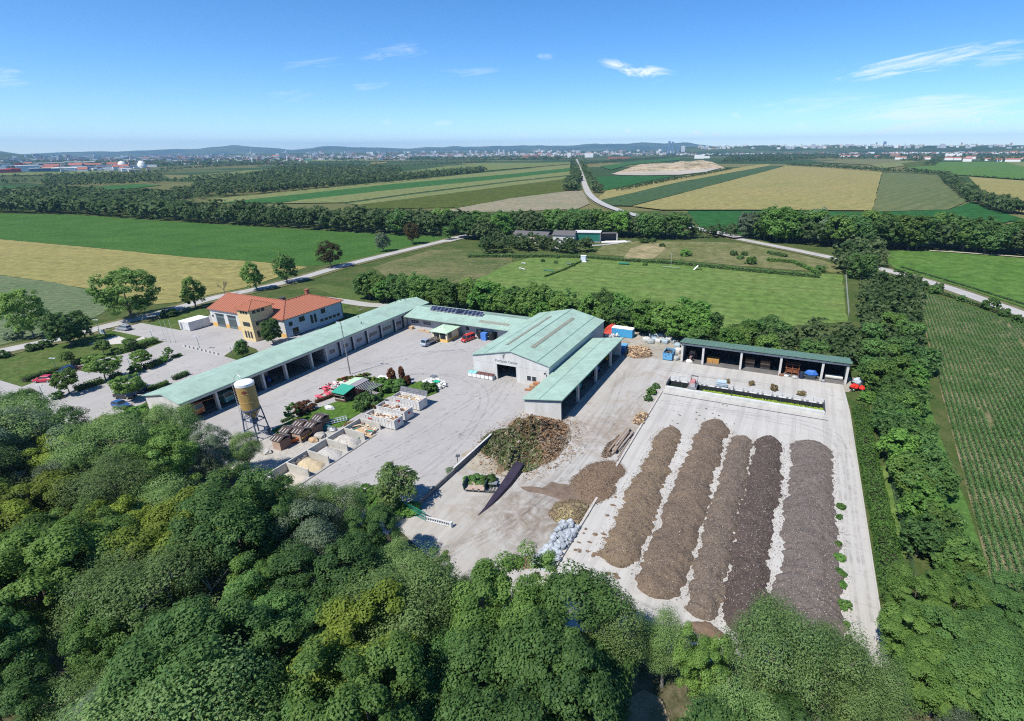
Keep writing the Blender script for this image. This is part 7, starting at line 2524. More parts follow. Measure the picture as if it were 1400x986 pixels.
# ---- compost windrows
def windrow(label, xa, xb, y0, y1, h, m, seed, xa1, xb1, chips):
    T = thing('compost_row', label, 'compost heap', ((xa + xb) / 2, (y0 + y1) / 2, .025), 0, 'compost rows on the slab')
    cx, cy_ = (xa + xb) / 2, (y0 + y1) / 2
    ny, nu = 230, 34
    y = np.linspace(y0, y1, ny)
    f = (y - y0) / (y1 - y0)
    L = xa + (xa1 - xa) * f + .4 * fbm(y * .28, y * 0 + 3, seed, 3) + .3 * fbm(y * 1.5, y * 0 + 6, seed, 4)
    R = xb + (xb1 - xb) * f + .4 * fbm(y * .28, y * 0 + 9, seed + 5, 3) + .3 * fbm(y * 1.5, y * 0 + 12, seed, 4)
    w = (R - L) / 2
    c = (R + L) / 2
    e0 = np.clip((y - y0) / (w.mean() * 1.05), 0, 1)
    e1 = np.clip((y1 - y) / (w.mean() * .95), 0, 1)
    end = np.sqrt(np.clip(1 - (1 - e0) ** 2, 0, 1)) * np.sqrt(np.clip(1 - (1 - e1) ** 2, 0, 1))
    w = np.maximum(w * (.12 + .88 * end), .1)
    u = np.linspace(-1, 1, nu)
    X = c[:, None] + w[:, None] * u
    Y = np.repeat(y[:, None], nu, 1) + .12 * fbm(X * .8, y[:, None] * .8, seed + 2, 3)
    prof = (1 - np.abs(u) ** 2.1)
    hh = h * np.minimum(1, end * 1.25)[:, None]
    n1 = fbm(X * .35, Y * .35, seed + 1, 3)
    n2 = fbm(X * 1.6, Y * 1.6, seed + 3, 4)
    Z = hh * prof * (1 + .2 * n1) + (.12 * n2 + .04 * fbm(X * 5, Y * 5, seed + 4, 2)) * (prof > 0.02) * np.minimum(1, prof * 3)
    Z = np.maximum(Z, 0)
    Z[:, 0] = Z[:, -1] = -.03
    V = np.stack([X - cx, Y - cy_, Z], 2).reshape(-1, 3)
    i, j = np.meshgrid(np.arange(ny - 1), np.arange(nu - 1), indexing='ij')
    b = i * nu + j
    F_ = np.stack([b, b + 1, b + nu + 1, b + nu], 2).reshape(-1, 4)
    link('mound', np_mesh('mound', V, F_, m, smooth=True), T)
    rg = np.random.default_rng(seed)
    for nm, cm, n, sz, asp in chips:
        ii, jj = rg.integers(0, ny - 1, n), rg.integers(1, nu - 2, n)
        a, b_ = rg.random(n)[:, None], rg.random(n)[:, None]
        V3 = V.reshape(ny, nu, 3)
        P = V3[ii, jj] * (1 - a) * (1 - b_) + V3[ii + 1, jj] * a * (1 - b_) + V3[ii, jj + 1] * (1 - a) * b_ + V3[ii + 1, jj + 1] * a * b_
        stray = rg.random(n) < .14
        P[stray, 0] += np.sign(P[stray, 0]) * np.abs(rg.normal(0, .5, stray.sum())) + (V3[ii[stray], np.where(P[stray, 0] > 0, nu - 1, 0), 0] - P[stray, 0])
        P[stray, 2] = .02
        P[:, 2] += .02
        Vv, Fv = leaf_arrays(P, np.tile([0, 0, 1.3], (n, 1)), sz * rg.uniform(.4, 1.7, n), rg, asp=asp, jitter=.35)
        o = link(nm, np_mesh(nm, Vv, Fv, cm, attr=rg.random(len(Vv))), T)
        o['kind'] = 'stuff'
    return T


def compost_mat(name, a, b, fleck, fl=.3):
    k = NT(name, .95, .08)
    c = k.mix(k.rng(k.noise(.35, 5, .7), .36, .64), a, b)
    n = k.noise(5, 5, .8)
    c = k.mix(k.rng(n, .5, .68), c, tuple(x * .45 for x in a))
    v = k.vor(5.5, 'F1', 'Distance')
    pick = k.rng(k.noise(3.1, 2), .5, .58)
    c = k.mix(k.math('MULTIPLY', k.math('MULTIPLY', k.rng(v, .12, .05), pick), fl), c, fleck)
    k.color(c)
    k.bump(k.math('ADD', n, k.math('MULTIPLY', k.noise(1.7, 4), 1.0)), .12, .8)
    return k.m


FLK = mat('pale_fleck', (.5, .46, .41), .9)
MUD = mat('mud_chip', (.075, .055, .045), .9)
windrow('tan brown compost row nearest the timber beams, leftmost of five', -18.3, -12.7, 49.6, 87.6, 1.0, compost_mat('compost_tan', (.21, .158, .108), (.15, .115, .082), (.5, .42, .32)), 40, -19.4, -14.7, [('chips', BRC, 5000, .12, .4), ('chips', FLK, 700, .09, .5), ('chips', MUD, 3000, .13, .6)])
windrow('brown compost row with a dark stripe on its crest, second of five', -12.9, -6.5, 46.6, 93.4, 1.1, compost_mat('compost_brown', (.18, .136, .1), (.13, .1, .078), (.46, .4, .33)), 50, -12.1, -7.0, [('chips', BRC, 5000, .12, .4), ('chips', FLK, 1000, .09, .5), ('chips', MUD, 3500, .13, .6)])
windrow('narrow grey brown compost row in the middle of five', -6.2, -2.1, 45.6, 89.2, 1.0, compost_mat('compost_greybrown', (.175, .138, .108), (.135, .108, .09), (.46, .42, .38)), 60, -6.3, -2.2, [('chips', BRC, 3600, .12, .4), ('chips', FLK, 1000, .09, .5), ('chips', MUD, 2500, .13, .6)])
windrow('darkest compost row with white flecks, fourth of five', -2.1, 2.9, 45.2, 90.6, 1.05, compost_mat('compost_dark', (.08, .062, .056), (.11, .085, .075), (.48, .46, .44)), 70, -1.7, 3.2, [('chips', FLK, 1900, .09, .5), ('chips', MUD, 3500, .13, .6), ('chips', BRC, 900, .12, .4)])
windrow('widest purplish compost row at the right edge of the slab', 3.6, 11.1, 41.8, 92.2, 1.1, compost_mat('compost_purple', (.135, .113, .103), (.168, .142, .128), (.5, .47, .45)), 80, 4.5, 11.4, [('chips', FLK, 2600, .09, .5), ('chips', MUD, 3500, .13, .6), ('chips', BRC, 2500, .12, .4)])
WEEDS = ['lowest', 'second lowest', 'third', 'fourth', 'fifth', 'sixth', 'seventh', 'eighth', 'topmost']
for i in range(9):
    y = 48.6 + i * 2.75 + rnd.uniform(-.5, .5) + (3 if i > 6 else 0)
    shrub('sh2', 11.2 + rnd.uniform(-.25, .2) + (.12 * (i - 4) if i > 6 else 0), y, rnd.uniform(.5, .9), rnd.uniform(.4, .85), WEEDS[i] + ' green weed clump on the right flank of the widest compost row', 'weeds on the compost flank', 'weed')
rg_ = random.Random(55)
for k in range(34):
    x, y = rg_.uniform(-22, -12), rg_.uniform(44, 66)
    if x > -20.0 + (y - 50) * .02 and y > 49.5:
        x -= 4.2 if x > -18 else 0
    if x < -22.4:
        x = -21.5
    o = MB().rock((0, 0, .05), (rg_.uniform(.25, 1.1), rg_.uniform(.2, .7), .14), rg_, n=8).build('clod', CH1)
    o.location = (x, y, .02)
    tag(o, 'flat brown clod lying on the slab left of the compost rows', 'clod', 'clods on the slab')
for k in range(22):
    x, y = G(rg_.uniform(905, 1010), rg_.uniform(552, 582))
    o = MB().rock((0, 0, .05), (rg_.uniform(.2, .5), rg_.uniform(.15, .4), .12), rg_, n=7).build('clod', MUD)
    o.location = (x, y, .02)
    tag(o, 'small dark clod on the slab between basin and compost rows', 'clod', 'clods below the basin')

# ---- basin with machine
T = thing('concrete_basin', 'long narrow concrete basin with railing and lime green algae strip', 'basin', (-6, 107, .02))
BAS = mat('basin_concrete', (.56, .56, .53), .85, (.44, .45, .43), .8)
part(MB().box(-22.4, 104.3, 0, 10.3, 105.2, .7), 'front_ledge', BAS, T, T)
part(MB().box(-22.4, 108.3, 0, 10.3, 109.0, .6), 'rear_ledge', BAS, T, T)
part(MB().box(-22.1, 108.2, 0, 10.0, 108.29, .62), 'lining', DARK, T, T)
part(MB().box(-22.4, 105.2, 0, -22.1, 108.3, 1.1), 'end_wall', FRAME, T, T)
part(MB().box(10.0, 105.2, 0, 10.3, 108.3, 1.1), 'end_wall', FRAME, T, T)
part(MB().box(-22.1, 105.21, .0, 10.0, 108.19, .06), 'dark_water', mat('basin_water', (.014, .022, .014), .7, spec=.08), T, T)
rg = np.random.default_rng(5)
n = 1600
P = np.stack([rg.uniform(-14.2, 10, n), 105.25 + np.abs(rg.normal(0, .3, n)), rg.uniform(.5, .74, n)], 1) - np.array([-6, 107, .02])
Vv, Fv = leaf_arrays(P, np.tile([0, -.3, 1.], (n, 1)), .4 * rg.uniform(.6, 1.4, n), rg, jitter=.4)
o = link('algae', np_mesh('algae', Vv, Fv, leaf_mat('algae_lime', (.16, .26, .03), (.32, .4, .05), hue=0), attr=np.repeat(rg.random(n), 4)), T)
o['kind'] = 'stuff'
for k in range(33):
    x_ = -22.2 + k * 1.0
    part(MB().box(x_, 105.22, .35, x_ + .1, 108.18, .42) if k % 3 == 0 else MB().box(x_, 108.35, .602, x_ + .5, 108.95, .65), 'cross_bar' if k % 3 == 0 else 'cover_slat', STEEL if k % 3 else FRAME, T, T)
for k in range(17):
    x_ = -22.3 + k * 2.03
    part(MB().tube((x_, 108.9, .6), (x_, 108.9, 1.35), .05, n=5), 'rail_post', STEEL, T, T)
part(MB().tube((-22.3, 108.9, 1.35), (10.2, 108.9, 1.35), .045, n=5).tube((-22.3, 108.9, 1.0), (10.2, 108.9, 1.0), .035, n=5), 'rail', mat('galvanised', (.5, .56, .62)), T, T)
for x_ in (-22.3, -8.1, 10.2):
    part(MB().tube((x_, 105.0, .7), (x_, 105.0, 1.5), .06, n=5).tube((x_, 105.0, 1.45), (x_, 108.9, 1.35), .05, n=5), 'hoop', FRAME, T, T)
T = thing('turning_machine', 'red and grey machine straddling the concrete basin', 'machine', (-16.6, 106.5, .02))
for sy in (-1.4, 1.5):
    MB().box(-1.0, sy - .12, .8, 1.0, sy + .12, 1.1).build('carriage', STEEL, T)
    for sx in (-.75, .75):
        wheel(T, sx, sy, .32, .16)
MB().box(-.95, -1.3, 1.1, .95, 1.4, 1.25).build('platform', STEEL, T)
MB().frustum(-.8, -.6, .5, 1.1, 1.25, 2.3, .12).build('engine_cover', mat('faded_red', (.42, .12, .12), .7, (.5, .3, .3), 2), T)
MB().box(-.5, -1.3, 1.25, .6, -.75, 1.9).build('control_cabinet', ALU, T)
MB().tube((.75, 1.2, 1.25), (.75, 1.2, 2.9), .06, n=5).tube((-.6, .2, 2.3), (-.6, .2, 3.0), .09, n=6).box(-.7, 1.0, 2.85, .8, 1.3, 2.95).build('mast', FRAME, T)
MB().tube((-.3, -.4, 1.1), (-1.6, -.6, .15), .12, n=6).build('auger', mat('faded_red', (.42, .12, .12)), T)
T = thing('water_tank', 'blue grey wrapped crate standing behind the basin', 'crate', G(986, 530) + (.02,), .1)
MB().box(-1.1, -.8, .15, 1.1, .8, 1.5).build('body', mat('grey_blue_film', (.3, .38, .44), .5, (.22, .3, .36), 2, .05), T)
MB().box(-1.15, -.85, 0, 1.15, .85, .15).build('pallet', WOOD, T)
MB().box(-1.0, -.7, 1.5, 1.0, .7, 1.6).build('lid', mat('pale_film', (.42, .52, .58), .5), T)

# ---- back corner: logs, bales
T = heap('log_heap', 'big heap of cut logs and branches in front of the blue container', 'log pile', [(-38.4, 121.5), (-34.5, 119.8), (-31, 121), (-30.2, 123.2), (-32.5, 127.4), (-36.5, 128.4), (-38.6, 126)], 1.3, CH1, 14, rough=.3)
lm = MB()
rg_ = random.Random(78)
for k in range(190):
    a = rg_.uniform(0, 6.28)
    t = math.sqrt(rg_.random())
    x, y = t * 3.7 * math.cos(a), t * 3.9 * math.sin(a)
    z_ = 1.35 * (1 - t ** 1.6) + .15 + rg_.uniform(0, .25)
    b = rg_.uniform(0, 3.14)
    d = Vector((math.cos(b), math.sin(b), rg_.uniform(-.25, .25))) * rg_.uniform(.3, .8)
    lm.tube(Vector((x, y, z_)) - d, Vector((x, y, z_)) + d, rg_.uniform(.08, .17), n=5, mi=k % 3)
o = lm.build('log', [LOG, LOGE, WOOD], T)
o['kind'] = 'stuff'
BAGM = [mat('white_bag', (.58, .58, .55), .85, (.45, .44, .4), 1.5, .04), mat('grey_bag', (.4, .42, .4), .85, (.3, .31, .3), 1.5, .04), mat('blue_grey_bag', (.36, .45, .5), .85, (.3, .37, .42), 1.5, .04)]
rg_ = random.Random(8)
for k, (px, py) in enumerate([(884, 467), (889, 469), (895, 466), (900, 468), (905, 467), (910, 469), (915, 467), (921, 469), (926, 474), (927, 482), (924, 492), (893, 461), (903, 461.5), (913, 462)]):
    x, y = G(px, py)
    T = thing('big_bag', ['leftmost', 'second', 'third', 'fourth', 'fifth', 'sixth', 'seventh', 'last'][k] + ' pale bag of the row between logs and shed' if k < 8 else ['pale bag behind the left end of the storage shed', 'grey bag in front of the shed corner post', 'small grey bag beside the blue skip', 'left bag of the rear row by the trees', 'middle bag of the rear row by the trees', 'right bag of the rear row by the trees'][k - 8], 'bag', (x, y, .01), rg_.uniform(0, 3), 'bags in the storage corner')
    s_ = rg_.uniform(.8, 1.1)
    mb = MB().loft([[(r_ * c, r_ * s, z_) for c, s in [(-1, -1), (0, -1.12), (1, -1), (1.12, 0), (1, 1), (0, 1.12), (-1, 1), (-1.12, 0)]] for r_, z_ in ((.75 * s_, 0), (.85 * s_, .4), (.82 * s_, .9 * s_), (.55 * s_, 1.15 * s_))])
    mb.build('body', BAGM[k % 3], T)
    MB().tube((-.4, 0, 1.1), (0, .1, 1.4), .04, n=4).tube((.4, 0, 1.1), (0, .1, 1.4), .04, n=4).build('strap', BAGM[(k + 1) % 3], T)
# things in the storage shed
T = thing('wood_chest', 'honey coloured stack of boards in the second bay of the storage shed', 'boards', (-14.6, 124.6, .04))
for k in range(3):
    MB().box(-1.9, -.9, k * .42, -.4 + .01 * k, .9, k * .42 + .38).box(-.3, -.9, k * .42, 1.1, .9, k * .42 + .38).build('crate', mat('honey_wood', (.5, .27, .08), .8, (.42, .22, .07), 2), T)
tractor('small grey and red tractor in the first bay of the storage shed', (-20.3, 124.6), -1.7, paint('greyred', (.25, .16, .15)), s=.85)
for x_, lab in ((-6.2, 'left stack of brown crates in the third shed bay'), (-2.6, 'right stack of brown crates in the third shed bay')):
    T = thing('crate_stack', lab, 'crates', (x_, 125.6, .04))
    for k in range(4):
        MB().box(-1.1, -.8, k * .5, 1.1, .8, k * .5 + .45).build('crate', WOOD4 if k % 2 else WOOD, T)
T = thing('hay_rake', 'rusty red brown frame machine in the fourth shed bay', 'machine', (3.6, 124.2, .04))
mb = MB()
for sx in (-1.4, 0, 1.4):
    mb.tube((sx, -1, 0), (sx, -.6, 2.6), .09, n=5).tube((sx, 1, 0), (sx, .6, 2.6), .09, n=5).tube((sx, -.6, 2.6), (sx, .6, 2.6), .08, n=5)
for z_ in (.6, 1.6, 2.6):
    mb.tube((-1.6, -.7, z_), (1.6, -.7, z_), .08, n=5).tube((-1.6, .7, z_), (1.6, .7, z_), .08, n=5)
mb.build('frame', mat('rust', (.26, .09, .04), .9, (.18, .07, .04), 2), T)
MB().box(-1.2, -.6, .4, 1.2, .6, 1.2).build('hopper', _MATS['rust'], T)
T = thing('blue_tarp_load', 'load under a bright blue tarpaulin at the front of the fourth shed bay', 'tarpaulin', (7.6, 122.9, .04))
MB().rock((0, 0, 1.35), (3.0, 1.8, 1.4), random.Random(4), n=10).build('cover', mat('blue_tarp', (.03, .12, .42), .5, (.05, .17, .5), 1.5, .05), T)
MB().box(-1.1, -.6, 0, 1.1, .6, .8).build('base', FRAME, T)
T = thing('dark_barrel', 'dark blue barrel beside the blue tarpaulin', 'barrel', (5.7, 122.2, .04))
MB().lathe([(.02, 0), (.55, 0), (.6, .5), (.55, 1.5), (.02, 1.52)], n=14).build('body', mat('barrel_blue', (.02, .03, .06), .5), T)
MB().lathe([(.3, 1.5), (.3, 1.6), (.02, 1.61)], n=10).build('cap', FRAME, T)
for x_, y_, s_, m_, lab in ((.4 + .9, 121.9, .9, WOOD4, 'brown lump at the foot of the fourth shed bay'), (2.4, 121.7, .8, STEELW, 'pale lump beside the rusty machine'), (4.3, 121.6, 1.0, mat('grey_stone', (.4, .39, .37)), 'grey stones before the rusty machine'), (10.4, 121.8, .9, STEEL, 'grey scrap at the last shed bay post'), (-20.6, 122.3, 1.4, WOOD3, 'pale boards on the sill of the first shed bay')):
    tag(MB().rock((x_, y_, .3), (s_ * 1.5, s_, s_ * .7), random.Random(int(x_ * 7)), n=8).build('lump', m_), lab, 'heap')
T = thing('white_boat', 'long pale roll lying in the last bay of the storage shed', 'roll', (12.6, 124.4, .04))
MB().loft([[(x, .5 * math.cos(a), .55 + .5 * math.sin(a)) for a in (2 * math.pi * k / 12 for k in range(12))] for x in (-1.9, 1.9)]).build('roll', mat('white_bag', (.58, .58, .55)), T)
# red machine right of the shed
T = thing('red_mower', 'red and black machine under sheets beside the right end of the shed', 'machine', (17.2, 119.8, .0), .3)
MB().rock((-.6, 0, .95), (1.9, 1.6, 1.1), random.Random(2), n=9).rock((.9, -.2, .75), (1.3, 1.4, .9), random.Random(3), n=8).build('hood', mat('signal_red', (.6, .03, .02), .5), T)
MB().rock((.8, .7, .7), (1.6, 1.3, 1.2), random.Random(5), n=8).build('engine', FRAME, T)
for sx in (-1.0, .9):
    for sy in (-.7, .7):
        wheel(T, sx, sy, .38, .24)
T = thing('grey_machine', 'grey and white machine behind the red one beside the shed', 'machine', (17.6, 122.8, .0), .2)
MB().rock((0, 0, 1.0), (2.8, 1.8, 1.4), random.Random(6), n=9).build('cover', mat('grey_tarp', (.3, .36, .42), .6, (.5, .52, .54), 1.2, .05), T)
for sx in (-.9, .9):
    for sy in (-.7, .7):
        wheel(T, sx, sy, .38, .24)
# things under the lean-to
for (x_, y_, m_, lab) in ((-40.6, 96.6, mat('teal_bag', (.04, .22, .2), .7), 'teal wrapped machine in the second bay of the lean-to'), (-40.4, 107.0, mat('deep_blue_paint', (.02, .12, .35)), 'blue machine in the third bay of the lean-to')):
    T = thing('covered_machine', lab, 'machine', (x_, y_, .035))
    MB().rock((0, 0, 1.1), (2.2, 3.6, 1.7), random.Random(int(y_)), n=10).build('cover', m_, T)
    for sx in (-.8, .8):
        for sy in (-1.2, 1.2):
            wheel(T, sx, sy, .35, .24)
tractor('teal tractor standing in the third bay of the lean-to', (-40.6, 104.4), -1.3, TEAL)
tractor('yellow loader at the back end of the lean-to', (-40.3, 115.8), -1.2, YEL, 'loader')

# ---- lawn island: huts, pergola, barriers
T = thing('garden_hut', 'small dark wooden hut with a bright teal roof on the lawn island', 'hut', (-85.6, 73.6, .1))
DW = mat('dark_wood', (.09, .055, .04), .9, (.06, .04, .03), 2)
mb = MB().box(-1.5, -1.2, 0, 1.5, -1.1, .75).box(-1.5, 1.1, 0, 1.5, 1.2, 2.2).box(1.4, -1.1, 0, 1.5, 1.1, .9).box(-1.5, -1.1, 0, -1.4, 1.1, 2.2)
for sx in (-1.45, 0, 1.45):
    mb.box(sx - .06, -1.22, .75, sx + .06, -1.08, 2.1)
mb.box(-1.5, -1.2, 1.55, 1.5, -1.1, 1.7)
mb.build('wall', DW, T)
MB().box(-1.3, -1.24, .5, -.1, -1.21, .72).box(.1, -1.24, .5, 1.3, -1.21, .72).box(-1.3, -1.24, 1.4, -.1, -1.21, 1.54).box(.1, -1.24, 1.4, 1.3, -1.21, 1.54).build('pale_panel', mat('pale_panel', (.45, .38, .33), .9), T)
mb = MB()
slab_roof(mb, [(-1.8, -1.6, 2.15), (1.8, -1.6, 2.15), (1.8, 1.7, 2.75), (-1.8, 1.7, 2.75)], .08)
mb.build('roof', mat('teal_roof', (.03, .27, .19), .7, (.05, .32, .23), 1), T)
T = thing('garden_shed', 'reddish shed with a pale green roof behind the teal roofed hut', 'shed', (-86.3, 77.4, .1))
MB().box(-1.2, -1.8, 0, 2.1, 1.8, 2.3).build('wall', mat('red_brown_wood', (.24, .09, .06), .9), T)
mb = MB()
slab_roof(mb, [(-1.8, -2.2, 2.35), (.9, -2.2, 2.75), (.9, 2.2, 2.75), (-1.8, 2.2, 2.35)], .08)
mb.build('roof', mat('pale_green_sheet', (.42, .56, .4), .6), T)
mb = MB()
slab_roof(mb, [(.93, -2.2, 2.72), (2.4, -2.2, 2.5), (2.4, 2.2, 2.5), (.93, 2.2, 2.72)], .08)
mb.build('grey_roof', mat('slate_sheet', (.26, .24, .26), .8), T)
T = thing('pergola', 'dark pergola with pale bars on the lawn island', 'pergola', (-81.5, 77.0, .1))
mb = MB()
for sx in (-1.9, 1.9):
    for sy in (-1.5, 1.5):
        mb.box(sx - .07, sy - .07, 0, sx + .07, sy + .07, 2.2)
for sy in (-1.5, 1.5):
    mb.box(-2.1, sy - .06, 2.2, 2.1, sy + .06, 2.36)
mb.build('post', DW, T)
for k in range(8):
    MB().box(-2.0 + k * .55, -1.9, 2.361, -1.92 + k * .55, 1.9, 2.46).build('bar', mat('pale_bar', (.52, .52, .5), .8), T)
MB().box(-1.8, -1.4, .4, 1.8, 1.4, .46).build('table', mat('slate_sheet', (.26, .24, .26)), T)
tag(MB().cbox(*G(527, 522), .7, 3.2, 1.2, 1.1, .2).build('white_sheet', mat('white_sheet', (.72, .72, .7))), 'white covered block behind the rust coloured conifers', 'block')
rg_ = random.Random(14)
BR, BW_ = mat('barrier_red', (.5, .035, .03), .7), mat('barrier_white', (.66, .64, .62), .7)
for k in range(46):
    f = rg_.random()
    px, py = 437 + 44 * f + rg_.uniform(-3, 8), 535 - 19 * f + rg_.uniform(-4, 6)
    x, y = G(px, py)
    o = MB()
    L = rg_.uniform(.7, 1.5)
    rz_ = rg_.choice([.2, 1.3, 1.5, .9]) + rg_.uniform(-.2, .2)
    for j in range(4):
        o.cbox(-L / 2 + (j + .5) * L / 4, 0, .12 + .18 * (k % 3), L / 4 - .004, .24, .1, 0, (j + k) % 2)
    o.box(-.3, -.2, 0, .3, .2, .06 + .18 * (k % 3), 2)
    ob = o.build('barrier_board', [BR, BW_ if k % 3 else mat('barrier_brown', (.3, .1, .05), .8), BLACK])
    ob.location = (x, y, .02)
    ob.rotation_euler = (0, 0, rz_)
    tag(ob, 'red and white barrier board lying in the stack beside the lawn island', 'barrier', 'barrier boards beside the lawn island')
for px, py, s_, m_, lab in ((438, 545, 1.7, mat('pink_red', (.55, .05, .1), .7, (.62, .16, .2), 3, .05), 'pink red sacks lying nearest the lawn edge'), (451, 540, 1.5, mat('pink_red', (.55, .05, .1)), 'crimson sacks close to the teal roofed hut'), (447, 533, 1.4, mat('pink_red', (.55, .05, .1)), 'pink sacks in the middle of the barrier stack'), (462, 526, 2.0, BW_, 'white sheets piled beside the barrier boards'), (455, 532, 1.6, mat('grey_stone', (.4, .39, .37)), 'grey stones between barriers and teal roof')):
    x, y = G(px, py)
    T = thing('sack_heap', lab, 'sacks', (x, y, .02), rg_.uniform(0, 1))
    for j in range(6):
        MB().rock((rg_.uniform(-.5, .5) * s_, rg_.uniform(-.5, .5) * s_, .2 + .15 * (j % 3)), (s_ * .7, s_ * .45, .35), rg_, n=7).build('sack', m_, T)
for k in range(9):
    x, y = G(466 + k * 4.6, 522 - k * 1.0 + rg_.uniform(-1, 1))
    o = shrub('sh3' if k % 2 else 'sh5', x, y, rg_.uniform(.8, 1.2), rg_.uniform(.6, .9), 'rust coloured potted shrub in the row along the lawn island', 'potted shrubs along the lawn island', 'potted_shrub')
T = thing('sack_stack', 'block of white filled sacks with a green sheet at the tip of the lawn island', 'sacks', (-71.9, 87.2, .02), -.28)
for a in range(6):
    for b in range(5):
        for c in range(2):
            if rg_.random() < .92:
                MB().rock((-2.5 + a * 1.0 + rg_.uniform(-.1, .1), -1.4 + b * .7, .28 + c * .42), (1.05, .74, .5), rg_, n=7).build('sack', [BAGM[0], BW_, WOOD3][rg_.randrange(3)], T)
MB().cbox(.4, .1, 1.0, 1.6, 1.2, .06, .2).build('sheet', mat('emerald_sheet', (.03, .36, .2), .6), T)
MB().cbox(-2.4, 1.4, .7, 1.4, 1.0, 1.0, .3).build('crate', STEEL, T)
# ---- lamps, poles, bollards, parking details
def lamp(px, py, top, label, heads=2, r=.06, name='street_lamp', m=None, arm=.7):
    x, y = G(px, py)
    lo, hi = 0., 25.
    for _ in range(30):
        mid = (lo + hi) / 2
        if to_px((x, y, mid))[1] > top:
            lo = mid
        else:
            hi = mid
    T = thing(name, label, 'lamp', (x, y, 0))
    m = m or STEEL
    MB().tube((0, 0, 0), (0, 0, lo), r * 1.4, r * .8, 8).build('pole', m, T)
    for k in range(heads):
        a = .3 + k * 2 * math.pi / heads
        hd = MB().cbox(arm * math.cos(a), arm * math.sin(a), lo + .02, .75, .34, .14, a)
        hd.tube((0, 0, lo - .05), (arm * math.cos(a), arm * math.sin(a), lo + .02), .04, n=5)
        hd.build('lamp_head', mat('lamp_head', (.5, .52, .52), .5), T)
    return T


lamp(479, 512, 441, 'tall yard lamp with twin heads beside the lawn island', 2, .11)
LT = mat('lamp_teal', (.05, .2, .2), .5)
for px, py, tp, lab in ((59.6, 542, 527, 'teal car park lamp nearest the wood'), (77, 503, 490, 'teal lamp on the lawn near the young trees'), (178.8, 503, 490, 'teal lamp between the middle car park bushes'), (210.5, 467.5, 452, 'teal lamp at the corner of the sand court hedge'), (274, 479, 460, 'car park lamp on the kerb facing the fire station'), (318, 487, 474, 'small lamp beside the pointed tree'), (136, 452, 437.5, 'lamp at the roadside beside the notice board')):
    lamp(px, py, tp, lab, 2, .05, m=LT, arm=.45)
for px, py, tp, lab in ((227, 467, 448, 'left flagpole'), (233, 468, 448, 'middle flagpole'), (240, 468, 447, 'right flagpole')):
    x, y = G(px, py)
    T = thing('flagpole', lab + ' of three thin poles at the depot entrance', 'flagpole', (x, y, 0))
    MB().tube((0, 0, 0), (0, 0, 6.5), .05, .03, 6).build('pole', STEELW, T)
    MB().lathe([(.02, 6.5), (.07, 6.56), (.02, 6.62)], n=8).build('finial', STEELW, T)
    MB().lathe([(.14, 0), (.14, .2), (.06, .3)], n=8).build('base', STEEL, T)
for k in range(9):
    x, y = G(252 + k * 5.6, 474 + k * 1.35)
    o = MB().frustum(-.35, -.25, .35, .25, 0, .5, .08).build('kerb_block', CONC)
    o.location = (x, y, 0)
    o.rotation_euler = (0, 0, .4)
    tag(o, 'low pale kerb block in the row dividing car park and forecourt', 'kerb block', 'kerb blocks before the fire station')
T = thing('notice_board', 'small white and blue notice board at the roadside', 'sign', G(141, 458.5) + (0,), .35)
MB().box(-.9, -.06, .5, .9, .06, 1.7).build('board', mat('pale_board', (.45, .53, .58), .6), T)
MB().box(-.85, -.1, 0, -.75, .1, 1.9).box(.75, -.1, 0, .85, .1, 1.9).build('post', FRAME, T)
T = thing('timber_bed', 'dark planting bed with pale timber edging in the car park', 'bed', G(115, 504) + (0,), .45)
MB().box(-3.2, -1.2, 0, 3.2, 1.2, .18).build('bed', mat('bed_soil', (.06, .045, .04), .95), T)
for k in range(5):
    MB().box(-3.0 + k * 1.3, -1.0, .18, -2.1 + k * 1.3, 1.0, .5).build('dark_box', DW, T)
MB().box(-3.4, 1.25, 0, 3.4, 1.45, .3).box(-3.4, -1.4, 0, -3.25, 1.2, .3).build('edging', WOOD2, T)
# fence along the long hedge, fence of the meadow
def fence(label, x0, y0, x1, y1, h, step, m, name='mesh_fence', wires=4):
    L = math.hypot(x1 - x0, y1 - y0)
    T = thing(name, label, 'fence', ((x0 + x1) / 2, (y0 + y1) / 2, 0), math.atan2(y1 - y0, x1 - x0))
    n = int(L / step)
    for k in range(n + 1):
        MB().tube((-L / 2 + L * k / n, 0, 0), (-L / 2 + L * k / n, 0, h), .04, n=5).build('post', m, T)
    mb = MB()
    for k in range(wires):
        mb.tube((-L / 2, 0, h * (k + .6) / wires), (L / 2, 0, h * (k + .6) / wires), .02, n=4)
    mb.build('wire', m, T)


fence('green wire fence behind the long clipped hedge', 19.4, 47, 19.6, 109, 1.6, 2.6, mat('fence_green', (.05, .1, .07), .6))
(x_, y_), (x2, y2) = G(1156, 378), G(1160, 432)
fence('pale wire fence at the right end of the dog meadow', x_, y_, x2, y2, 1.7, 3.0, mat('fence_pale', (.4, .42, .4), .6))
# dog meadow things
def at(px, py):
    return G(px, py) + (.1,)


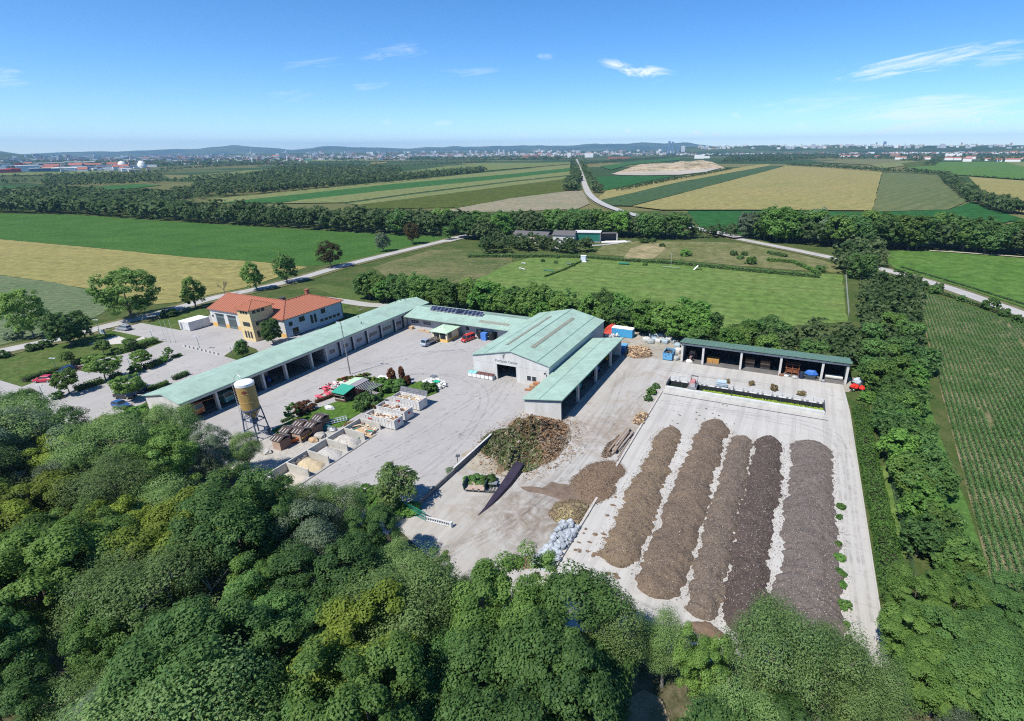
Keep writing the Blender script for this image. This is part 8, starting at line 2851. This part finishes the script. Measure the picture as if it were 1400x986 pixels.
T = thing('a_frame', 'white and dark A shaped climbing frame on the dog meadow', 'agility ramp', at(954, 369), .5)
for s in (-1, 1):
    MB().loft([[(s * 1.9, -.6, 0), (s * 1.9, .6, 0), (0.02 * s, .6, 1.9), (.02 * s, -.6, 1.9)], [(s * 1.8, -.6, 0), (s * 1.8, .6, 0), (.0, .6, 1.8), (0, -.6, 1.8)]]).build('ramp', mat('white_sheet', (.72, .72, .7)) if s < 0 else FRAME, T)
T = thing('agility_tunnel', 'teal tunnel lying on the dog meadow', 'tunnel', at(853, 362), .1)
MB().loft([[(x, .5 * math.cos(a), .5 + .5 * math.sin(a)) for a in (2 * math.pi * k / 12 for k in range(12))] for x in (-2.4, 2.4)], cap=False).build('tube', mat('teal_tunnel', (.02, .16, .1), .6), T)
for k in range(5):
    MB().loft([[(-2.4 + k * 1.2 + dx, .53 * math.cos(a), .5 + .53 * math.sin(a)) for a in (2 * math.pi * j / 12 for j in range(12))] for dx in (-.06, .06)], cap=False).build('hoop', mat('teal_tunnel', (.02, .16, .1)), T)
T = thing('dog_walk', 'long low plank on trestles on the dog meadow', 'plank', at(917, 367), -.05)
MB().box(-4, -.2, .5, 4, .2, .58).build('plank', mat('grey_plank', (.35, .36, .32), .9), T)
for sx in (-3.2, 0, 3.2):
    MB().box(sx - .08, -.3, 0, sx + .08, .3, .5).build('trestle', FRAME, T)
MB().tube((0, .2, 0), (0, .2, 7), .05, n=5).build('mast', STEELW, T)
T = thing('meadow_shed', 'small white box hut at the hedge of the dog meadow', 'hut', at(798, 357.5), .1)
MB().box(-1.2, -1, 0, 1.2, 1, 2.6).build('wall', mat('pale_blue_and_shade_render', (.55, .6, .66)), T)
MB().box(-1.3, -1.1, 2.6, 1.3, 1.1, 2.75).build('roof', mat('white_sheet', (.72, .72, .7)), T)
MB().box(-1.9, -2.4, 0, 1.9, -1.0, .12).build('step', mat('white_sheet', (.72, .72, .7)), T)
for px, py, L, w, m_, lab, rz_ in ((714, 368.5, 4.5, .5, mat('white_sheet', (.72, .72, .7)), 'white plank lying on the dog meadow left of the hut', -.5), (716, 361, 2.0, .8, mat('white_sheet', (.72, .72, .7)), 'small white board near the maize plot', 0), (750, 371, 5, .6, TEALM, 'teal jump bar on the dog meadow', .0), (780, 362, 4, 1.2, STEEL, 'grey wire panel on the dog meadow', .2)):
    T = thing('agility_bar', lab, 'agility bar', at(px, py), rz_)
    MB().box(-L / 2, -w / 2, .3, L / 2, w / 2, .42).build('plank', m_, T)
    for sx in (-1, 1):
        MB().box(sx * L * .4 - .08, -w / 2, 0, sx * L * .4 + .08, w / 2, .3).build('foot', m_, T)
for px, py in ((762, 353), (783, 364), (882, 363), (760, 360), (742, 358)):
    shrub('sh1', *G(px, py), 1.6, 1.0, 'small dark bush standing on the dog meadow', 'bushes on the dog meadow')
for px, py, s_ in ((937, 350, 3.6), (1003, 349, 2.6), (1018, 349, 2.2), (1026, 361, 3.5), (1122, 371, 3), (1012, 354, 2.0), (905, 337, 2.0), (880, 332, 3), (892, 331, 2.6)):
    shrub('sh1' if s_ < 3.5 else 'sh2', *G(px, py), s_, s_ * .8, 'bush on the rough grass beyond the dog meadow', 'bushes on the rough grass')
for px, py, s_ in ((1245, 384, 2.6), (1262, 394, 3.2), (1277, 401, 3.2), (1282, 398, 3.4), (1314, 412, 2.4), (1353, 423, 4.4), (1372, 432, 2.8), (1390, 440, 2.6)):
    shrub('sh1', *G(px, py), s_, s_ * .55, 'upright bush between right road and maize field', 'bushes along the right road')
# ================================================================ far things: town, towers, quarry, hills, haze
def far_pt(px, py):
    return G(px, py)


def hill_strip(name, prof, dist, seed, m, depth=2500):
    """ridge whose skyline follows (pixel x, pixel y of the crest), built at a real distance"""
    xs = [p[0] for p in prof]
    px = np.arange(min(xs), max(xs) + 1, 4.0)
    py = np.interp(px, xs, [p[1] for p in prof])
    rows = 7
    V = []
    for i, (x, y) in enumerate(zip(px, py)):
        d = ray(float(x), float(y))
        hd = math.hypot(d.x, d.y)
        zt_ = CAM_H + d.z / hd * dist
        ux_, uy_ = d.x / hd, d.y / hd
        for r in range(rows):
            t = r / (rows - 1)
            k = math.sin(min(1, t * 1.25) * math.pi / 2) if t < .8 else 1 - (t - .8) * 2
            dd = dist - depth * (.8 - t)
            z_ = max(-20, zt_ * k + (1 - k) * -15)
            if .1 < t < .78:
                z_ *= 1 + .16 * float(vnoise(np.array([x * .05]), np.array([t * 5.]), seed)[0])
            V.append((ux_ * dd, uy_ * dd, z_))
    n = len(px)
    F_ = [(i * rows + r, (i + 1) * rows + r, (i + 1) * rows + r + 1, i * rows + r + 1) for i in range(n - 1) for r in range(rows - 1)]
    return tag(link(name, np_mesh(name, V, F_, m, smooth=True)), None, None, None, 'structure')


k = NT('hill_wood', .95, .05)
k.color(k.mix(k.rng(k.noise(.0016, 6, .7), .42, .6), (.022, .05, .018), (.07, .1, .035)))
HILL = k.m
hill_strip('hills', [(-260, 206), (-100, 206), (0, 207), (15, 209), (30, 211), (55, 209.5), (90, 207.5), (130, 207), (160, 207.5), (185, 205.5), (215, 205), (240, 204.5), (262, 204.5), (285, 200.8), (305, 199.3), (322, 199), (345, 200.8), (370, 202), (400, 204.5), (430, 201.5), (450, 200), (472, 200.2), (505, 202), (530, 202.5), (560, 203.5), (585, 200.5), (610, 201), (640, 200), (690, 199.3), (715, 198), (750, 199.3), (785, 198.2), (815, 195.5), (840, 198), (865, 195.2), (885, 195.4), (905, 196.5), (935, 195.5), (960, 197.3), (975, 199.5), (1000, 203), (1100, 204)], 13500, 1, HILL)
hill_strip('hills', [(-260, 212), (-60, 207.5), (0, 207.2), (14, 209), (30, 211.5), (70, 213), (110, 214.5), (150, 215), (200, 213), (235, 214), (300, 211), (340, 210), (450, 209), (700, 207), (800, 206.5), (960, 205.5)], 7600, 2, HILL, 1800)
hill_strip('hills', [(930, 202), (970, 200.5), (1000, 200), (1040, 199.2), (1100, 199.6), (1160, 199), (1200, 199.3), (1260, 198.6), (1340, 198.8), (1400, 199), (1520, 199)], 6800, 3, HILL, 1500)

# landfill mound with sandy faces
k = NT('landfill', .95, .05)
c = k.mix(k.rng(k.noise(.012, 6, .75), .46, .6), (.48, .4, .27), (.14, .14, .07))
c = k.mix(k.rng(k.noise(.03, 5, .7), .55, .7), c, (.48, .42, .33))
st = k.noise(1.0, 4, .6, k.map((.004, .05, .3), (0, 0, .3)))
c = k.mix(k.rng(st, .5, .6), c, (.42, .28, .18))
c = k.mix(k.rng(k.noise(.05, 5, .8), .54, .62), c, (.06, .08, .035))
k.color(c)
LF = k.m
(ax, ay), (bx, by) = G(835, 238), G(992, 230)
(cx_, cy2) = G(922, 223)
nu, nv = 60, 30
V = []
dx, dy = bx - ax, by - ay
Lw = math.hypot(dx, dy)
ux_, uy_ = dx / Lw, dy / Lw
(mx, my) = G(913, 234.5)
vx, vy = cx_ - mx, cy2 - my
Dp = math.hypot(vx, vy)
vx, vy = vx / Dp, vy / Dp
for i in range(nu):
    for j in range(nv):
        u, v = i / (nu - 1), j / (nv - 1)
        n_ = float(fbm(np.array([u * 9]), np.array([v * 5]), 9, 4)[0])
        z_ = (5 + 3.5 * (u > .45)) * min(1, 4 * v * (1 - v) * 1.3) * min(1, 7 * u * (1 - u)) * (.35 + .65 * min(1, u * 1.4)) * (1 + .55 * n_)
        z_ = .6 * z_ + .4 * round(z_ / 2.5) * 2.5
        V.append((ax + ux_ * u * Lw + vx * v * Dp, ay + uy_ * u * Lw + vy * v * Dp, max(.6, z_) if 0 < i < nu - 1 and 0 < j < nv - 1 else -.5))
F_ = [(i * nv + j, (i + 1) * nv + j, (i + 1) * nv + j + 1, i * nv + j + 1) for i in range(nu - 1) for j in range(nv - 1)]
tag(link('landfill_mound', np_mesh('landfill_mound', V, F_, LF, smooth=True)), None, None, None, 'structure')
sheet('quarry_floor', GL([(835, 238.5), (850, 236), (930, 234), (990, 229), (965, 235.5), (928, 239.8), (880, 240.3), (848, 240)]), .9, mat('quarry_floor', (.42, .38, .31), .95, (.3, .26, .2), .01))

# ---- town buildings
TW = [mat('town_white', (.72, .72, .7), .8), mat('town_cream', (.6, .56, .48), .8), mat('town_grey', (.4, .42, .44), .8), mat('town_terracotta', (.33, .13, .09), .85), mat('town_blue', (.12, .2, .3), .7), mat('town_brown', (.3, .22, .17), .85)]


def box_bld(px, py, wpx, hpx, depth=12, m=0, roof=None, name='town_building', label='distant pale town building below the hills', group='distant town buildings', cat='building', winrows=0):
    x, y = G(px, py)
    D = math.hypot(x, y)
    sc = D / F_PX * .98
    w, h = max(6, wpx * sc * .93), max(4, hpx * sc)
    T = thing(name, label, cat, (x, y, -.3), math.atan2(y, x) - math.pi / 2 + rnd.uniform(-.35, .35) if name == 'town_building' else math.atan2(y, x) - math.pi / 2, group)
    return T, w, h, depth


def simple_bld(px, py, wpx, hpx, mi, roof, label, group, name='town_building', cat='building', depth=None):
    x, y = G(px, py)
    D = math.hypot(x, y)
    sc = D / F_PX * .95
    w, h = max(5, wpx * sc), max(3, hpx * sc)
    d = depth or min(w, 30) * rnd.uniform(.5, .9)
    T = bpy.data.objects.new(name, None)
    COL.objects.link(T)
    T.location = (x, y, -.3)
    T.rotation_euler = (0, 0, math.atan2(y, x) - math.pi / 2 + rnd.uniform(-.3, .3))
    tag(T, label, cat, group)
    MB().box(-w / 2, 0, 0, w / 2, d, h).build('wall', TW[mi], T)
    if roof == 'gable':
        mb = MB()
        for s in (0, 1):
            pts = [(-w / 2 - .4, -.5, h), (w / 2 + .4, -.5, h), (w / 2 + .4, d / 2, h + d * .3), (-w / 2 - .4, d / 2, h + d * .3)]
            if s:
                pts = [(a, d - b, c) for a, b, c in pts]
            slab_roof(mb, pts, .3)
        mb.build('roof', TW[3], T)
    else:
        MB().box(-w / 2 - .2, -.2, h, w / 2 + .2, d + .2, h + .4).build('roof', TW[roof], T)
    return T


# band of town: (px range, py range, count); nearer ones first as things, the remainder as one mass
rg_ = random.Random(99)
LEFT_T = 'low pale building of the town below the wooded hills'
cand = []
for (xa, xb, ya, yb, n, wr, hr) in [(a_[0], a_[1], a_[2], a_[3], int(a_[4] * 1.5), a_[5], a_[6]) for a_ in ((0, 210, 226, 235, 60, (3, 13), (1.2, 3)), (0, 420, 216, 226, 210, (1.5, 6), (.8, 1.9)), (200, 560, 213, 219, 260, (1.5, 7), (.8, 1.9)), (560, 800, 210, 214.5, 240, (1.5, 6), (.8, 2.0)), (790, 960, 208, 213, 120, (1.5, 6), (.8, 1.8)), (960, 1180, 206.5, 212, 170, (1.5, 6), (.7, 1.5)), (1180, 1420, 206, 211, 260, (1.5, 7), (.7, 1.8)), (1225, 1345, 207, 208.5, 60, (2, 5), (1.0, 2.0)))]:
    for _ in range(n):
        px = rg_.uniform(xa, xb)
        horizon = 209.75 - 9.65 * px / 1400
        py = max(rg_.uniform(ya, yb), horizon + 4.2)
        cand.append((px, py, rg_.uniform(*wr), rg_.uniform(*hr)))
cand.sort(key=lambda c: -c[2] * c[3])
NI = 130
mass = [MB() for _ in TW]
for i, (px, py, w, h) in enumerate(cand):
    mi = rg_.choice([0, 0, 0, 0, 1, 1, 2, 4, 5])
    if i < NI:
        simple_bld(px, py, w, h, mi, rg_.choice([0, 2, 'gable', 2, 0, 0, 1]), LEFT_T if px < 800 else 'low pale building of the town on the right horizon', 'town buildings below the hills' if px < 800 else 'town buildings on the right horizon')
    else:
        x, y = G(px, py)
        D = math.hypot(x, y)
        sc = D / F_PX * .95
        mass[mi].cbox(x, y, h * sc / 2, w * sc, min(w * sc, 25), h * sc, math.atan2(y, x) - math.pi / 2 + rg_.uniform(-.3, .3))
        if rg_.random() < .4:
            mass[3].cbox(x, y, h * sc + 1.2, w * sc * 1.02, min(w * sc, 25) * 1.02, 2.4, math.atan2(y, x) - math.pi / 2)
for (hx0, hx1, hdist, hdep, n_, ys, prof_) in ((955, 1425, 6800, 1500, 170, (.35, .82), [(930, 202), (1000, 200), (1160, 199), (1420, 199)]), (0, 930, 7600, 1800, 230, (.05, .6), [(0, 210), (110, 214), (235, 213.5), (340, 209.5), (700, 206.5), (960, 205)])):
    for _ in range(n_):
        px = rg_.uniform(hx0, hx1)
        d = ray(px, float(np.interp(px, [q[0] for q in prof_], [q[1] for q in prof_])))
        hd = math.hypot(d.x, d.y)
        t = rg_.uniform(*ys)
        dd = hdist - hdep * (.8 - t)
        z_ = (CAM_H + d.z / hd * hdist) * math.sin(min(1, t * 1.25) * math.pi / 2)
        w, h = rg_.uniform(12, 45), rg_.uniform(8, 16) * (1.8 if rg_.random() < .12 else 1)
        mass[rg_.choice([0, 1, 2, 2, 2, 5])].cbox(d.x / hd * dd, d.y / hd * dd, z_ + h / 2 - 6, w, 14, h + 10, math.atan2(d.y, d.x) - math.pi / 2 + rg_.uniform(-.3, .3))
allm = MB()
for mi, m_ in enumerate(mass):
    o_ = len(allm.v)
    allm.v += m_.v
    allm.f += [tuple(a + o_ for a in f) for f in m_.f]
    allm.m += [mi] * len(m_.f)
tag(allm.build('town', TW), 'small pale houses of the far town spread along the horizon', 'town', None, 'stuff')

# trees between the town houses
VV, FF, TT, off = [], [], [], 0
for (xa, xb, ya, yb, n) in ((-60, 420, 214, 228, 900), (200, 800, 211, 220, 900), (790, 1420, 206.5, 214, 1100)):
    for _ in range(n):
        px = rg_.uniform(xa, xb)
        py = max(rg_.uniform(ya, yb), 209.75 - 9.65 * px / 1400 + 4.0)
        x, y = G(px, py)
        Vv, Fv, Tv = rnd.choice(var['c'])
        s = rg_.uniform(.8, 1.4)
        V2 = Vv * np.array([s * 2.2, s * 2.2, s]) + np.array([x, y, 0])
        VV.append(V2)
        FF.append(Fv + off)
        TT.append(Tv * .4)
        off += len(Vv)
o = link('town_trees', np_mesh('town_trees', np.concatenate(VV), np.concatenate(FF), far_leaf, attr=np.concatenate(TT)))
tag(o, 'dark trees scattered between the far town houses', 'trees', None, 'stuff')

# landmarks
def slab_tower(px, py, ytop, wpx, m, label, cat='tower block', name='tower_block', floors=9, grp=None, depth=16):
    x, y = G(px, py)
    D = math.hypot(x, y)
    w = max(3, wpx * D / F_PX * .93)
    lo, hi = 0., 400.
    for _ in range(40):
        mid = (lo + hi) / 2
        if to_px((x, y, mid))[1] > ytop:
            lo = mid
        else:
            hi = mid
    T = thing(name, label, cat, (x, y, -.3), math.atan2(y, x) - math.pi / 2, grp)
    MB().box(-w / 2, 0, 0, w / 2, depth, lo).build('wall', m, T)
    mb = MB()
    for k in range(floors):
        z_ = lo * (k + .35) / floors
        mb.box(-w / 2 + w * .06, -.15, z_, w / 2 - w * .06, -.01, z_ + lo / floors * .4)
    mb.build('window_band', TW[4], T)
    MB().box(-w * .2, depth * .3, lo, w * .2, depth * .7, lo + 4).build('roof_house', m, T)
    return T


for px, yt, w, lab in ((643.5, 206, 2.4, 'white high-rise with a wide top at the left of the five'), (651, 207, 2.2, 'second white high-rise from the left of the five'), (664, 207, 2.0, 'white high-rise standing alone in the middle of the five'), (682.5, 205, 2.4, 'tallest white high-rise of the five'), (689, 205.7, 2.0, 'rightmost white high-rise of the five')):
    slab_tower(px, 213, yt, w, TW[0], lab, floors=10)
GL_T = mat('tower_glass', (.13, .2, .27), .4, spec=.5)
for px, yt, w, m_, lab in ((914.6, 193.3, 3.2, GL_T, 'left half of the tall dark blue twin tower on the horizon'), (919.2, 194, 3.4, GL_T, 'right half of the tall dark blue twin tower on the horizon'), (926.3, 198.2, 2.8, GL_T, 'shorter dark tower right of the twin tower'), (905.5, 198.6, 1.8, TW[4], 'slim grey tower left of the twin tower'), (912, 198, 1.4, TW[4], 'thin dark tower touching the twin tower'), (933.5, 200, 5, TW[0], 'pale broad block right of the twin tower'), (1207.5, 193.6, 3.4, GL_T, 'dark blue office tower on the right horizon')):
    slab_tower(px, 210.5 if px < 1000 else 207.5, yt, w, m_, lab, floors=22, depth=22)


def mast(px, py, yt, label, cat, r, blades=False, name='mast'):
    x, y = G(px, py)
    lo, hi = 0., 400.
    for _ in range(40):
        mid = (lo + hi) / 2
        if to_px((x, y, mid))[1] > yt:
            lo = mid
        else:
            hi = mid
    T = thing(name, label, cat, (x, y, 0), math.atan2(y, x) - math.pi / 2)
    wm2 = mat('mast_white', (.8, .8, .8), .5)
    if blades:
        MB().tube((0, 0, 0), (0, 0, lo * .8), r * 1.6, r, 8).build('pole', wm2, T)
        MB().box(-r * 1.6, -2.5, lo * .8 - r, r * 1.6, 4, lo * .8 + r * 1.6).build('nacelle', wm2, T)
        for k in range(3):
            a = .35 + k * 2.094
            c_, s_ = math.cos(a), math.sin(a)
            MB().tube((0, -3, lo * .8), (lo * .34 * s_, -3, lo * .8 + lo * .34 * c_), r * 1.0, r * .3, 4).build('blade', wm2, T)
    else:
        MB().tube((0, 0, 0), (0, 0, lo), r, r * .4, 8).build('pole', mat('mast_grey', (.3, .32, .35), .6), T)
        MB().lathe([(r * .9, lo * .72), (r * 3, lo * .76), (r * 3, lo * .8), (r * .9, lo * .83)], n=10).build('pod', mat('mast_grey', (.3, .32, .35)), T)
    return T


mast(345.5, 223.5, 206, 'left white wind turbine in front of the hills', 'wind turbine', 1.6, True, 'wind_turbine')
mast(393.5, 222.5, 204.5, 'right white wind turbine in front of the hills', 'wind turbine', 1.6, True, 'wind_turbine')
mast(1196.5, 207, 192.5, 'thin broadcasting tower with a round pod on the right horizon', 'tower', 5.0, False, 'broadcasting_tower')
mast(1235.5, 207, 194.5, 'thinnest mast on the right horizon', 'mast', 2.0, False, 'radio_mast')
mast(719.5, 211, 202.5, 'slim spire of the far town left of the long road', 'spire', 2.5, False, 'church_spire')
# special buildings
def wide_bld(px, py, wpx, hpx, m, label, roofm=None, name='warehouse', cat='warehouse', depth=40):
    x, y = G(px, py)
    D = math.hypot(x, y)
    w, h = wpx * D / F_PX * .93, hpx * D / F_PX
    T = thing(name, label, cat, (x, y, -.3), math.atan2(y, x) - math.pi / 2)
    MB().box(-w / 2, 0, 0, w / 2, depth, h).build('wall', m, T)
    MB().frustum(-w / 2 - .3, -.3, w / 2 + .3, depth + .3, h, h + .8, .6).build('roof', roofm or TW[0], T)
    return T


RDM = mat('store_red', (.36, .06, .065), .7)
wide_bld(5, 237, 12, 3.2, RDM, 'long red store at the far left edge of the town', RDM, 'red_store', 'store')
wide_bld(20, 236, 10, 3.4, RDM, 'red store front next to the white one on the far left', RDM, 'red_store', 'store')
wide_bld(29, 233, 6, 6, RDM, 'tall red sign block above the white store', RDM, 'red_store', 'store', 10)
wide_bld(40, 234.5, 17, 5.2, TW[0], 'large white store block beside the red ones')
wide_bld(68, 227, 23, 2.6, TW[1], 'long cream warehouse behind the white store', TW[1])
wide_bld(62, 234, 22, 2.6, TW[4], 'long blue warehouse right of the white store')
wide_bld(95, 234, 26, 2.8, mat('town_teal', (.08, .25, .3), .7), 'wide teal warehouse in the left town')
wide_bld(150, 230, 50, 1.9, TW[4], 'very long dark blue warehouse in the left town', TW[4])
wide_bld(110, 224, 24, 1.8, TW[0], 'long white factory roof behind the blue warehouses')
T = thing('white_dome', 'white twin domed hall with a flat bridge in the left town', 'hall', G(182, 230) + (-.3,), math.atan2(*reversed(G(182, 230))) - math.pi / 2)
D = math.hypot(*G(182, 230))
w_ = 9 * D / F_PX
for sx in (-1, 1):
    MB().lathe([(w_ * .42, 0), (w_ * .42, 8), (w_ * .34, 16), (w_ * .2, 22), (.1, 24)], sx * w_ * .85, 0, 18).build('dome', TW[0], T)
MB().box(-w_ * .8, -3, 6, w_ * .8, 3, 11).build('bridge', TW[2], T)
wide_bld(956, 217, 13, 4.2, TW[0], 'bright white hall above the sandy landfill', None, 'white_hall', 'hall', 40)
wide_bld(966, 216.5, 8, 2.4, TW[0], 'low white annexe beside the bright hall above the landfill', None, 'white_hall', 'hall', 30)
wide_bld(805, 215.3, 12, 5, TW[0], 'pale grain store blocks right of the long road', TW[2], 'grain_store', 'store', 30)
wide_bld(778, 216, 5, 6, TW[0], 'white silo block at the far end of the long road', TW[0], 'grain_store', 'store', 12)
wide_bld(846, 217.5, 30, 2.0, TW[3], 'long terrace of red roofs beyond the landfill', TW[3], 'red_terrace', 'houses', 14)
wide_bld(725, 215, 22, 2.0, TW[3], 'red roofed terrace left of the long road', TW[3], 'red_terrace', 'houses', 14)
wide_bld(409, 220, 6, 2.4, mat('store_pink', (.5, .04, .13), .6), 'pink red store in the middle of the left plain', None, 'pink_store', 'store')
wide_bld(422, 220, 8, 2.0, mat('store_green', (.03, .3, .2), .6), 'green store right of the pink one', None, 'green_store', 'store')
wide_bld(1155, 206, 4, 4.0, TW[0], 'white church like block in front of the right horizon', None, 'white_block', 'building', 12)
wide_bld(1162, 206.6, 8, 1.4, TW[0], 'white low hall beside the church like block', None, 'white_block', 'building', 12)
# farm houses on the right
for i, (px, py, w, h, lab) in enumerate([(1156, 215.5, 11, 2.2, 'long red roofed farmhouse left of the group on the right plain'), (1170, 215, 7, 2, 'red roofed farmhouse second from the left on the right plain'), (1142, 216, 3, 1.6, 'tiny white house at the end of the right wood'), (1198, 216, 5, 2, 'red roofed farmhouse third from the left on the right plain'), (1223, 214.5, 10, 3, 'terracotta barn behind the white farmhouse'), (1231, 218.5, 12, 2.6, 'white farmhouse with a red roof in the middle of the right plain'), (1252, 217.5, 5, 2, 'small farmhouse in front of the dark trees'), (1267, 218, 7, 2.2, 'farmhouse right of the dark trees'), (1297, 219, 8, 2.6, 'red roofed house left of the white estate'), (1309, 219, 7, 2.4, 'pinkish house in front of the white estate'), (1322, 221, 8, 3.2, 'pale pink house right of the white estate'), (1327, 217.5, 9, 2.4, 'red roofed house behind the pale pink one'), (1350, 220, 5, 2, 'small red house among the trees on the right'), (1365, 221, 6, 2, 'red house near the poplars on the right'), (1384, 221.5, 13, 2.6, 'wide red roofed house at the poplars on the right'), (1400, 219, 5, 2, 'red house at the right picture edge')]):
    simple_bld(px, py, w, h, 0 if i != 4 else 5, 'gable', lab, None, 'farm_house', 'house', depth=12)
for i in range(7):
    simple_bld(1294 + i * 3.1, 213.8 + (i % 2) * .7, 2.8, 3.0, 0, 0, ['leftmost', 'second', 'third', 'fourth', 'fifth', 'sixth', 'rightmost'][i] + ' white block of the white estate on the right plain', 'white estate blocks', 'estate_block', 'building', depth=10)

# ---- haze: air between here and the hills
hz = MB().box(-16500, -600, -40, 12500, 16500, 330).build('haze', bpy.data.materials.new('haze_air'))
hm_ = hz.data.materials[0]
hm_.use_nodes = True
nt = hm_.node_tree
nt.nodes.clear()
pv = nt.nodes.new('ShaderNodeVolumePrincipled')
pv.inputs['Color'].default_value = (.4, .68, 1.0, 1)
pv.inputs['Density'].default_value = 6.5e-5
pv.inputs['Anisotropy'].default_value = 0.1
on = nt.nodes.new('ShaderNodeOutputMaterial')
nt.links.new(pv.outputs[0], on.inputs['Volume'])
hz['kind'] = 'stuff'
hz['label'] = 'thin blue haze over the plain'

# ---- labels: things that would share one are told apart by their place in the row
OD = {1: 'st', 2: 'nd', 3: 'rd'}
by = {}
for o in bpy.data.objects:
    if o.parent is None and o.get('category') and o.get('label') and o.get('category') not in ('building', 'barrier'):
        by.setdefault(o['label'], []).append(o)
for lab, L_ in by.items():
    if len(L_) > 1:
        L_.sort(key=lambda o: to_px(o.location)[0])
        for k_, o in enumerate(L_):
            n_ = k_ + 1
            o['label'] = lab + ', %d%s from the left' % (n_, 'th' if 10 < n_ % 100 < 14 else OD.get(n_ % 10, 'th'))
